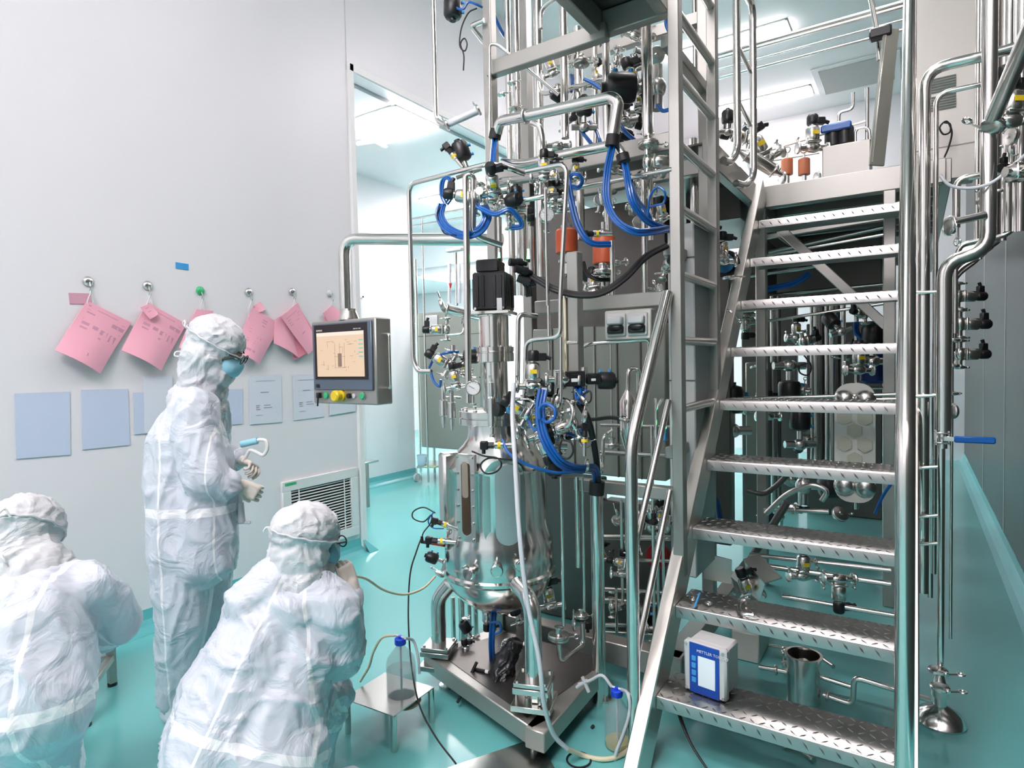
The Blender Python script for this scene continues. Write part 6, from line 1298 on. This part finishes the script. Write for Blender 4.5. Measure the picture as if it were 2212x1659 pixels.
rig('dark backing panel to the right of the vessel', 'shade_backdrop', 'machine', (1140, 1020), (1301, 1440), 3.0, .1, 'dark')  # added backdrop, stands in for shade beside the vessel
rig('dark machine body behind the red housings', 'shade_backdrop', 'machine', (1150, 470), (1440, 735), 3.6, .2, 'dark')  # dark sheet put in where the skid interior falls into shade
rig('dark machine body under the ladder, behind the white cabinet', 'shade_backdrop', 'machine', (1508, 560), (1580, 1180), 3.9, .1, 'dark')  # these last two also fill shaded gaps, no equipment there
rig('dark channel plate under the mezzanine corner beside the ladder', 'shade_backdrop', 'machine', (1480, 380), (1600, 470), 3.9, .3, 'dark')  # added plate, fills a shaded gap
nn = ('one', 'two', 'three', 'four', 'five', 'six', 'seven', 'eight', 'nine', 'ten')
for i, (px, r) in enumerate(((1753, .012), (1762, .018), (1774, .022), (1786, .016), (1797, .022), (1809, .018), (1822, .014), (1668, .016), (1682, .014), (1850, .014))):
    vpipe('upright tube under the mezzanine, number %s in the row' % nn[i], px, 640, 1005 if i < 7 else 1100, 4.7+.1*(i % 3), r, m=('pol', 'satin', 'dark')[i % 3])
for i, (a, b, Y, r) in enumerate((((1602, 562), (1935, 502), 4.25, .010), ((1660, 545), (1935, 485), 4.8, .014), ((1600, 600), (1760, 575), 5.0, .016), ((1640, 500), (1935, 440), 5.2, .016), ((1615, 700), (1935, 652), 4.3, .010), ((1590, 862), (1935, 852), 3.9, .011), ((1580, 868), (1935, 862), 4.0, .009), ((1700, 840), (1935, 838), 5.2, .012), ((1640, 640), (1930, 612), 5.4, .014), ((1640, 655), (1930, 628), 5.4, .010))):
    pipe('long horizontal pipe behind the stair treads, number %s counted downward' % nn[i], r, [(*a, Y), (*b, Y)], m=('pol', 'satin')[i % 2])
for i, (a, b, Y, r) in enumerate((((1620, 1198), (1925, 1232), 3.4, .012), ((1650, 1222), (1925, 1262), 3.3, .014), ((1690, 1288), (1935, 1330), 3.2, .012), ((1680, 1160), (1900, 1172), 3.8, .010), ((1650, 1100), (1790, 1105), 4.0, .014))):
    pipe('horizontal pipe low behind the lower treads, number %s counted downward' % nn[i], r, [(*a, Y), (*b, Y)], clamps=((0, .5),))
for i, (p, Y) in enumerate((([(1655, 1110), (1700, 1065), (1755, 1045), (1790, 1060), (1775, 1082)], 3.9), ([(1620, 1210), (1660, 1150), (1700, 1085)], 3.5), ([(1615, 1060), (1650, 1070), (1690, 1040), (1720, 1000)], 3.8))):
    pipe(('hairpin pipe around the black pump', 'thick dark hose slanting up to the pump', 'dark curved pipe left of the pump')[i], (.016, .02, .016)[i], [(x, y, Y) for x, y in p], m=('satin', 'dark', 'dark')[i], bend=.1)
for pr, x, y, Y, a, b, s, lab in [(PA, 1728, 960, 4.2, 0, 90, 1.9, 'big black actuator standing in the middle under the mezzanine'), (PA, 1735, 1050, 4.0, 90, 0, 2.2, 'big black pump drum lying under the sixth tread'), (PA, 1705, 790, 4.2, 0, -90, 2.0, 'black actuator hanging under the fourth tread from the top'), (PD, 1735, 1245, 3.3, 0, 90, 1.3, 'valve with open clamp on the low pipes behind the stairs'), (PD, 1812, 1250, 3.2, 0, -90, 1.3, 'square steel valve on the low pipes, right of the open clamp'), (PD, 1855, 800, 4.0, 0, 90, 1.4, 'steel valve sitting on top of the white plate'), (PA, 1885, 780, 4.6, 0, 90, 2.0, 'dark actuator behind the white plate top'), (PD, 1560, 565, 3.4, 0, 90, 1.3, 'valve between the ladder and the stairs, upper'), (PD, 1530, 560, 3.3, 10, 120, 1.6, 'white labelled valve seen between the ladder rungs'), (PC, 1575, 600, 3.4, 90, 0, 1.3, 'open ring between ladder and stair stringer'), (PC, 1578, 678, 3.3, 40, 0, 1.2, 'small bright ring beside the stair stringer'), (PD, 1610, 680, 4.4, 0, -90, 1.4, 'dark valve below the third tread from the top'), (PD, 1720, 730, 4.4, 0, 90, 1.2, 'steel valve with white glints below the seventh tread'), (PD, 1620, 1290, 3.0, 20, 100, 1.2, 'steel valve behind the second tread, left'), (PC, 1700, 1445, 2.85, 0, 90, 1.4, 'tri clamp left of the open cup'), (PD, 1660, 900, 4.3, 0, 90, 1.4, 'valve with bright highlights left of the big black actuator'), (PA, 1580, 930, 4.0, 0, 90, 2.4, 'tall dark cylinder behind the stair stringer'), (PA, 1470, 1195, 2.9, 60, 0, .8, 'dark actuator by the ladder foot')]: pl(pr, lab, x, y, Y, a, b, s)
t = thing('red_pump', 'dark red round pump cover behind the left handrail', 'pump', P(1425, 1200, 2.85)); mb = MB(); c = P(1425, 1200, 2.85); lathe(mb, c, (0, -1, .1), [(.06, 0), (.062, .02), (.055, .04), (.02, .05)], 28); obj('cover', mb, mat('dark_red', (.32, .01, .015), .4), t)
t = thing('blue_valve_disc', 'bright blue disc on a black valve left of the stair stringer', 'valve', P(1567, 570, 3.5)); c = P(1567, 570, 3.5); mb = MB(); lathe(mb, c, (0, -1, 0), [(.05, 0), (.05, .01)], 24); obj('disc', mb, M_['lblue'], t)
mb = MB(); lathe(mb, c+V(0, .012, 0), (0, 1, 0), [(.075, 0), (.075, .04)], 24); obj('rim', mb, M_['black'], t)
cable('black cable loop under the fourth tread', .005, [(1735, 765, 4.2), (1752, 790, 4.2), (1745, 810, 4.2), (1728, 805, 4.2), (1728, 790, 4.2), (1745, 785, 4.2)], m='rubber', name='black_cable', cat='cable')
cable('blue cable tangle behind the second tread from the top', .012, [(1655, 625, 4.8), (1690, 618, 4.8), (1720, 610, 4.8), (1750, 590, 4.8)], n=2, sp=.02)
cable('blue hose behind the right post under the mezzanine', .010, [(1850, 695, 4.6), (1852, 720, 4.6), (1868, 735, 4.6), (1850, 745, 4.6)], n=2, sp=.02)
cable('blue hose falling left of the post behind the lower treads', .008, [(1925, 1045, 3.8), (1905, 1075, 3.8), (1890, 1110, 3.8)])
cable('short blue hose pair behind the lower left of the stairs', .008, [(1545, 1075, 3.2), (1552, 1095, 3.2), (1556, 1125, 3.2)], n=2, sp=.012)
t = thing('blue_motor', 'dark blue round motor right of the valve on the white plate', 'motor', P(1890, 785, 4.9)); mb = MB(); lathe(mb, P(1890, 790, 4.9), (0, 0, 1), [(.07, -.12), (.09, -.1), (.09, .1), (.06, .12)], 24); obj('body', mb, mat('navy_paint', (.02, .05, .25), .4), t)
# white plate with hexagon relief
YP = 3.9; a, b = P(1802, 828, YP), P(1891, 1090, YP); w_ = b.x-a.x; h_ = a.z-b.z; c = (a+b)/2
t = thing('insulation_plate', 'off white plate with hexagon relief and four steel domes behind the treads', 'cover plate', V(c.x, YP, c.z)); mb = MB(); rr = .08; out = []
for sx, sz, s in ((1, -1, -90), (1, 1, 0), (-1, 1, 90), (-1, -1, 180)):
    for k in range(6): A_ = R(s+18*k); out.append(V(c.x+sx*(w_/2-rr)+rr*math.cos(A_), YP, c.z+sz*(h_/2-rr)+rr*math.sin(A_)))
prism(mb, out, (0, .03, 0)); M_['cream2'] = mat('yellowed_relief', (.66, .66, .54), .5); M_['cream'] = mat('cream_plate', (.84, .84, .78), .5); obj('plate', mb, M_['cream'], t)
for i, (hx, hz_) in enumerate(((-.25, .27), (.25, .27), (-.25, .02), (.25, .02), (0, -.12), (0, .15))):
    mb = MB(); hr = w_*.21; pc = V(c.x+hx*w_, YP-.012, c.z+h_*(hz_-.03)*.9); hexa = [pc+V(hr*math.cos(R(60*k+30)), 0, hr*math.sin(R(60*k+30))) for k in range(6)]; prism(mb, hexa, (0, .014, 0)); obj('hexagon', mb, M_['cream2'], t)
for sx in (-1, 1):
    for sz in (-1, 1):
        mb = MB(); lathe(mb, V(c.x+sx*w_*.25, YP, c.z+sz*(h_/2-.09)), (0, -1, 0), [(.055, 0), (.052, .012), (.035, .028), (.001, .034)], 26); obj('dome', mb, M_['satin'], t)
# angled steel hood plates behind the second tread
t = thing('steel_hood', 'folded steel guard hood standing behind the second tread', 'hood', P(1610, 1250, 3.1)); mb = MB(); prism(mb, [P(1578, 1245, 3.05), P(1605, 1210, 3.05), P(1652, 1262, 2.95), P(1640, 1300, 2.95), P(1590, 1280, 3.0)], (0, .02, 0)); obj('front_sheet', mb, M_['satin'], t)
mb = MB(); prism(mb, [P(1605, 1210, 3.05), P(1640, 1200, 3.2), P(1690, 1250, 3.1), P(1652, 1262, 2.95)], (0, 0, .006)); obj('top_sheet', mb, M_['satin'], t)
mb = MB(); prism(mb, [P(1520, 1195, 3.05), P(1580, 1210, 3.05), P(1580, 1262, 3.05), P(1520, 1250, 3.05)], (0, .01, 0)); obj('side_sheet', mb, M_['satin'], t)
# ================= on the mezzanine =================
def sheetz(name, label, cat, p, q, Y, dep, m, zbot):
    a, b = P(*p, Y), P(*q, Y); t = thing(name, label, cat, (0, 0, 0)); t.location = ((a.x+b.x)/2, Y, zbot); OFF[t.name] = Vector(t.location)
    mb = MB(); box(mb, ((a.x+b.x)/2, Y+dep/2, (a.z+zbot)/2), (b.x-a.x, dep, a.z-zbot), bev=.006); obj('body', mb, M_[m], t); return t, a, b
Zd = DZ+.0
t, a, b = sheetz('control_cabinet', 'tall beige cabinet with louvres on the mezzanine behind the right pipes', 'cabinet', (1958, -160), (2108, 300), 4.6, .2, 'beige', Zd)
mb = MB(); cL = P(2006, 200, 4.598); cR = P(2064, 200, 4.598)
for k in range(13):
    y = 168+k*5.6; q = P(2036, y, 4.598)
    if k == 6: continue
    box(mb, (q.x, 4.597, q.z), (cR.x-cL.x, .008, .009), Matrix.Rotation(R(30), 3, 'X'))
obj('louvres', mb, M_['paint'], t)
mb = MB(); zq = P(2036, 318, 4.598).z; box(mb, ((a.x+b.x)/2, 4.5985, zq), (b.x-a.x, .003, .006)); obj('door_gap', mb, M_['dark'], t)
cable('black cable with round plug hanging in front of the beige cabinet', .005, [(2040, 265, 4.5), (2052, 268, 4.5), (2052, 285, 4.5), (2038, 290, 4.5), (2030, 275, 4.5), (2045, 262, 4.5), (2056, 285, 4.5), (2050, 315, 4.5), (2040, 340, 4.5)], m='rubber', name='black_cable', cat='cable')
t, a, b = sheetz('steel_box', 'low rectangular steel box on the mezzanine carrying the blue pump', 'box', (1776, 318), (1880, 372), 5.6, .3, 'paint', Zd)
bx_ = a.z
t = thing('blue_pump', 'black and blue pump heads on top of the steel box', 'pump', P(1808, 290, 5.7)); 
for i, x in enumerate((1800, 1825)):
    q = P(x, 295, 5.7); mb = MB(); lathe(mb, V(q.x, q.y, bx_), (0, 0, 1), [(.04, 0), (.065, .02), (.065, .14), (.05, .17)], 22); obj('head', mb, M_['black'], t)
q = P(1806, 285, 5.65); mb = MB(); box(mb, (q.x, q.y, bx_+.15), (.22, .06, .06), None, .01); obj('blue_manifold', mb, M_['blue'], t)
pipe('bent pipe rising from the pump to the ceiling', .012, [(1812, 262, 5.7), (1812, 243, 5.7), (1843, 236, 5.7), (1843, 200, 5.7)], bend=.04)
vpipe('upright pipe right of the pump, reaching the ceiling', 1873, 190, 312, 5.7, .014)
pipe('hairpin pipe next to the upright pipe on the steel box', .010, [(1848, 318, 5.65), (1848, 278, 5.65), (1878, 275, 5.65), (1880, 310, 5.65)], bend=.04)
for i, (x, lab) in enumerate(((1700, 'orange cylinder on the mezzanine, left of the pair'), (1737, 'orange cylinder on the mezzanine, right of the pair'))):
    q = P(x, 365, 5.6); t = thing('orange_actuator', lab, 'actuator', V(q.x, q.y, Zd)); mb = MB(); zt = P(x, 345, 5.6).z; lathe(mb, V(q.x, q.y, 0), (0, 0, 1), [(.045, P(x, 378, 5.6).z), (.046, P(x, 377, 5.6).z), (.046, zt), (.035, zt+.01)], 24); obj('body', mb, mat('soft_orange', (.75, .25, .12), .4), t)
    mb = MB(); cyl(mb, (q.x, q.y, zt), (q.x, q.y, zt+.06), .008); torus(mb, (q.x, q.y, zt+.08), (0, 1, 0), .025, .006, 20, 8); cyl(mb, (q.x, q.y, Zd), (q.x, q.y, P(x, 377, 5.6).z), .02); obj('fitting', mb, M_['satin'], t)
for pr, x, y, Y, a, b, s, lab in [(PD, 1755, 320, 5.6, 0, 60, 2.2, 'silver valve right of the orange cylinders'), (PD, 1655, 345, 5.0, 30, 120, 2.4, 'shiny valve cluster left of the orange cylinders, front'), (PF, 1640, 350, 4.6, 60, 130, 1.4, 'polished cylinder leaning left of the orange cylinders'), (PC, 1690, 385, 5.0, 0, 90, 2, 'clamp on the pipe below the left orange cylinder'), (PA, 1572, 285, 4.2, 0, 90, 1.2, 'black capped valve between ladder and guard tubes'), (PD, 1620, 300, 4.8, 80, 170, 1.8, 'silver fittings behind the guard rail tubes'), (PC, 1765, 385, 5.2, 0, 0, 2, 'tri clamp on the deck left of the steel box')]: pl(pr, lab, x, y, Y, a, b, s)
for i, (y0, y1, Y, r) in enumerate(((96, 2, 5.6, .016), (104, 14, 5.8, .012), (146, 62, 6.5, .014), (128, 40, 6.2, .008))):
    q = [P(1500, y0+36, Y), P(1500, y0+36, Y)]; q[1].x = XR; t = thing('steel_pipe', 'long pipe under the hall ceiling crossing to the right handrail, number %s from the top' % nn[i], 'pipe', q[0]); mb = MB(); tube(mb, q, r); obj('tube', mb, M_['pol'], t)
pipe('thin pipe line above the orange cylinders', .010, [(1620, 338, 5.8), (1870, 262, 5.8)])
pipe('shallow pipe line behind the orange cylinders', .010, [(1640, 352, 6.0), (1770, 330, 6.0)])
t = thing('leaning_stringer', 'steep dark steel channel rising from the mezzanine left of the right handrail', 'channel', P(1890, 355, 4.9)); mb = MB(); bar(mb, P(1893, 358, 4.9), P(1925, 62, 4.9), .02, .10, IR, .003); obj('channel', mb, M_['cabinet'], t)
mb = MB(); bar(mb, P(1882, 352, 4.88), P(1912, 68, 4.88), .03, .012, IR, .003); obj('bright_edge', mb, M_['pol'], t)
pipe('thin pipe dropping from the ceiling to the top of the leaning channel', .016, [(1880, -10, 5.0), (1893, 60, 5.0), (1900, 130, 5.0)])
t = thing('pipe_joint', 'black joint block at the top of the leaning channel', 'joint', P(1902, 70, 4.9)); mb = MB(); box(mb, P(1902, 72, 4.9), (.13, .08, .07), None, .01); obj('block', mb, M_['black'], t)
# ================= side room =================
ac = PZ(905, 1005, 0); a, b = P(902, 676, 6.0), P(978, 676, 6.0)
t = thing('supply_cabinet', 'grey green cabinet with a white vent in the side room', 'cabinet', ((a.x+b.x)/2, 6.0, .2)); z1 = P(940, 968, 6.0).z; zt = P(940, 674, 6.0).z
mb = MB(); box(mb, ((a.x+b.x)/2+.2, 6.2, (z1+zt)/2), (b.x-a.x+.4, .4, zt-z1), bev=.01); obj('body', mb, M_['cabinet'], t)
mb = MB(); va, vb = P(918, 682, 5.98), P(944, 718, 5.98); box(mb, ((va.x+vb.x)/2, 5.99, (va.z+vb.z)/2), (vb.x-va.x, .015, va.z-vb.z), bev=.003); v_ = obj('vent', mb, M_['white'], t)
mb = MB()
for k in range(9): box(mb, ((va.x+vb.x)/2, 5.981, vb.z+(va.z-vb.z)*(.14+.09*k)), (vb.x-va.x-.03, .003, .004))
obj('slots', mb, M_['grey'], v_)
mb = MB(); box(mb, ((a.x+b.x)/2+.2, 5.998, P(940, 725, 6).z), (b.x-a.x+.4, .004, .008)); obj('door_gap', mb, M_['dark'], t)
for i, x in enumerate((a.x+.05, b.x+.3)):
    mb = MB(); cyl(mb, (x, 6.2, 0), (x, 6.2, z1), .02); obj('leg', mb, M_['satin'], t)
t = thing('trolley', 'low steel trolley on castors in front of the side room cabinet', 'trolley', PZ(925, 1035, 0)); tzz = .16; q = [PZ(x, y, tzz) for x, y in ((900, 1012), (955, 1010), (975, 1000), (915, 998))]
mb = MB(); prism(mb, q, (0, 0, .025)); obj('platform', mb, M_['satin'], t)
for w in q[:3]: mb = MB(); cc_ = V(w.x, w.y, .05); lathe(mb, cc_-V(.015, 0, 0), (1, 0, 0), [(.05, 0), (.05, .03)], 18); cyl(mb, cc_, (w.x, w.y, tzz), .01); obj('castor', mb, M_['grey'], t)
q = PZ(912, 1005, tzz+.026); t = thing('plastic_jug', 'translucent blue plastic jug standing on the low trolley', 'jug', q); mb = MB(); lathe(mb, q, (0, 0, 1), [(.055, 0), (.065, .13), (.061, .13), (.051, .006), (.001, .006)], 24); obj('body', mb, mat('pale_blue_plastic', (.6, .78, .92), .3), t)
mb = MB(); hose(mb, [q+V(.06, 0, .11), q+V(.10, 0, .10), q+V(.10, 0, .04), q+V(.06, 0, .03)], .007); obj('handle', mb, mat('pale_blue_plastic2', (.6, .78, .92), .3), t)
q = PZ(930, 1008, tzz+.026); mb = MB(); box(mb, q+V(0, 0, .004), (.14, .08, .008), rotz(R(10))); tag(obj('yellow_sheet', mb, mat('pale_yellow', (.8, .8, .4), .5)), 'pale yellow sheet lying on the low trolley beside the jug', 'sheet')
bt = thing('steel_bench', 'narrow steel bench leg and shelf just behind the opening corner', 'bench', PZ(795, 1095, 0)); lg = PZ(795, 1095, 0); zt2 = P(793, 1000, lg.y).z
mb = MB(); bar(mb, (lg.x, lg.y, 0), (lg.x, lg.y, zt2), .03, .03, (0, 1, 0), .003); obj('leg', mb, M_['paint'], bt)
mb = MB(); box(mb, (lg.x-.28, lg.y, zt2), (.6, .3, .02), None, .003); obj('shelf', mb, M_['satin'], bt)
mb = MB(); bar(mb, (lg.x-.5, lg.y, 0), (lg.x-.5, lg.y, zt2), .03, .03, (0, 1, 0), .003); obj('leg', mb, M_['paint'], bt)
for i, (a, b, Y) in enumerate((((884, 475), (1000, 452), 5.6), ((884, 490), (1000, 470), 5.6))): pipe('%s horizontal pipe of the side room rack' % ('upper', 'lower')[i], .014, [(*a, Y), (*b, Y)])
for i, (x, y0, y1, Y, r) in enumerate(((911, 470, 1040, 5.6, .012), (897, 560, 1019, 6.2, .02), (885, 690, 1019, 6.3, .012), (984, 545, 660, 4.6, .014))): vpipe('upright pipe in the side room, %s' % ('under the rack', 'beside the cabinet left', 'farthest left', 'below the hanging bracket')[i], x, y0, y1, Y, r)
for i, (x, c_) in enumerate(((971, 'red'), (992, 'white'), (1002, 'white'))):
    q = P(x, 610, 4.6); t = thing('flow_meter', ('flow meter tube with a red float', 'flow meter tube right of the red one, nearer', 'flow meter tube farthest right of the three')[i]+' in the side room', 'flow meter', q); mb = MB(); cyl(mb, P(x, 570, 4.6), P(x, 655, 4.6), .018); obj('glass_tube', mb, M_['sil'], t)
    mb = MB(); cyl(mb, P(x+2, 612, 4.57), P(x+2, 622, 4.57), .015, .006); obj('float', mb, M_[c_], t)
t = thing('hanging_bracket', 'small grey bracket hanging from the side room ceiling with hoses', 'bracket', P(983, 540, 4.6)); mb = MB(); box(mb, P(983, 540, 4.6), (.18, .06, .03), None, .005); obj('bracket', mb, M_['grey'], t)
for k, x in enumerate((893, 900)):
    for y in range(700, 1000, 46): pass
for i, y in enumerate((700, 742, 790, 835, 880, 925, 968)):
    pl(PC, 'clamp on the far left side room pipe, number %s from the top' % nn[i], 885, y, 6.3, 90, 0, 1.6)
# ================= dense small fittings that nothing tells apart =================
def scatter(protos, label, group, region, Y, n, s, seed):
    rnd = random.Random(seed)
    for i in range(n):
        x, y = rnd.uniform(region[0], region[2]), rnd.uniform(region[1], region[3])
        place(protos[rnd.randrange(len(protos))], label, P(x, y, rnd.uniform(*Y)), dirv(rnd.choice((0, 90, 10, 80))+rnd.uniform(-12, 12), rnd.uniform(-.3, .3)), dirv(rnd.choice((90, 0, 180, 60, 120))+rnd.uniform(-15, 15), rnd.uniform(-.5, .5)), rnd.uniform(*s), group)
scatter((PD, PC, PK, PA, PC), 'small steel fitting in the dense pipework high behind the wide vertical tubes', 'fittings in the upper skid pipework', (1180, 70, 1440, 300), (2.8, 3.05), 22, (.8, 1.2), 1)
scatter((PD, PC, PC, PK), 'small steel fitting in the pipework between beam and red housings', 'fittings behind the blue hoses', (1255, 345, 1440, 480), (2.6, 3.0), 12, (.8, 1.1), 2)
scatter((PD, PC, PA, PC), 'small fitting in the dark gap between cross beam and red housings', 'fittings above the cross beam', (1255, 560, 1440, 635), (2.6, 2.9), 12, (.8, 1.2), 3)
scatter((PD, PC, PC, PK, PA), 'small fitting on the lower skid pipes left of the stair handrail', 'fittings in the lower skid pipework', (1300, 1090, 1445, 1420), (2.6, 2.85), 20, (.7, 1.1), 4)
scatter((PD, PC, PK, PA), 'small fitting on the pipes behind the stair treads', 'fittings under the mezzanine', (1600, 680, 1900, 1130), (4.1, 4.8), 24, (.9, 1.5), 5)
scatter((PD, PC, PC), 'small fitting of the manifold around the upper hose loops', 'fittings of the upper manifold', (1040, 385, 1215, 480), (2.1, 2.3), 14, (.6, .85), 6)
scatter((PD, PC, PC, PK), 'small steel fitting on the vessel head behind the blue hoses', 'fittings on the vessel head', (1120, 840, 1265, 985), (2.1, 2.3), 18, (.6, .9), 7)
scatter((PC, PC, PD), 'small clamp fitting left of the vessel drive shaft', 'fittings left of the vessel drive', (945, 650, 1005, 870), (2.15, 2.3), 8, (.6, .85), 8)
scatter((PC, PD, PC), 'small fitting below the vessel between its legs', 'fittings under the vessel', (1000, 1300, 1130, 1400), (2.2, 2.4), 8, (.6, .8), 9)
scatter((PC, PD, PK), 'small fitting on the upright tubes at the right edge of the picture', 'fittings on the right edge tubes', (2150, 200, 2210, 420), (2.9, 3.2), 8, (.8, 1.1), 10)
for o in (pr for pr in (PD, PA, PG, PC, PK, PB, PS, PF) if pr.name not in USED):
    for q in kids(o):
        for w in kids(q): bpy.data.objects.remove(w)
        bpy.data.objects.remove(q)
    bpy.data.objects.remove(o)
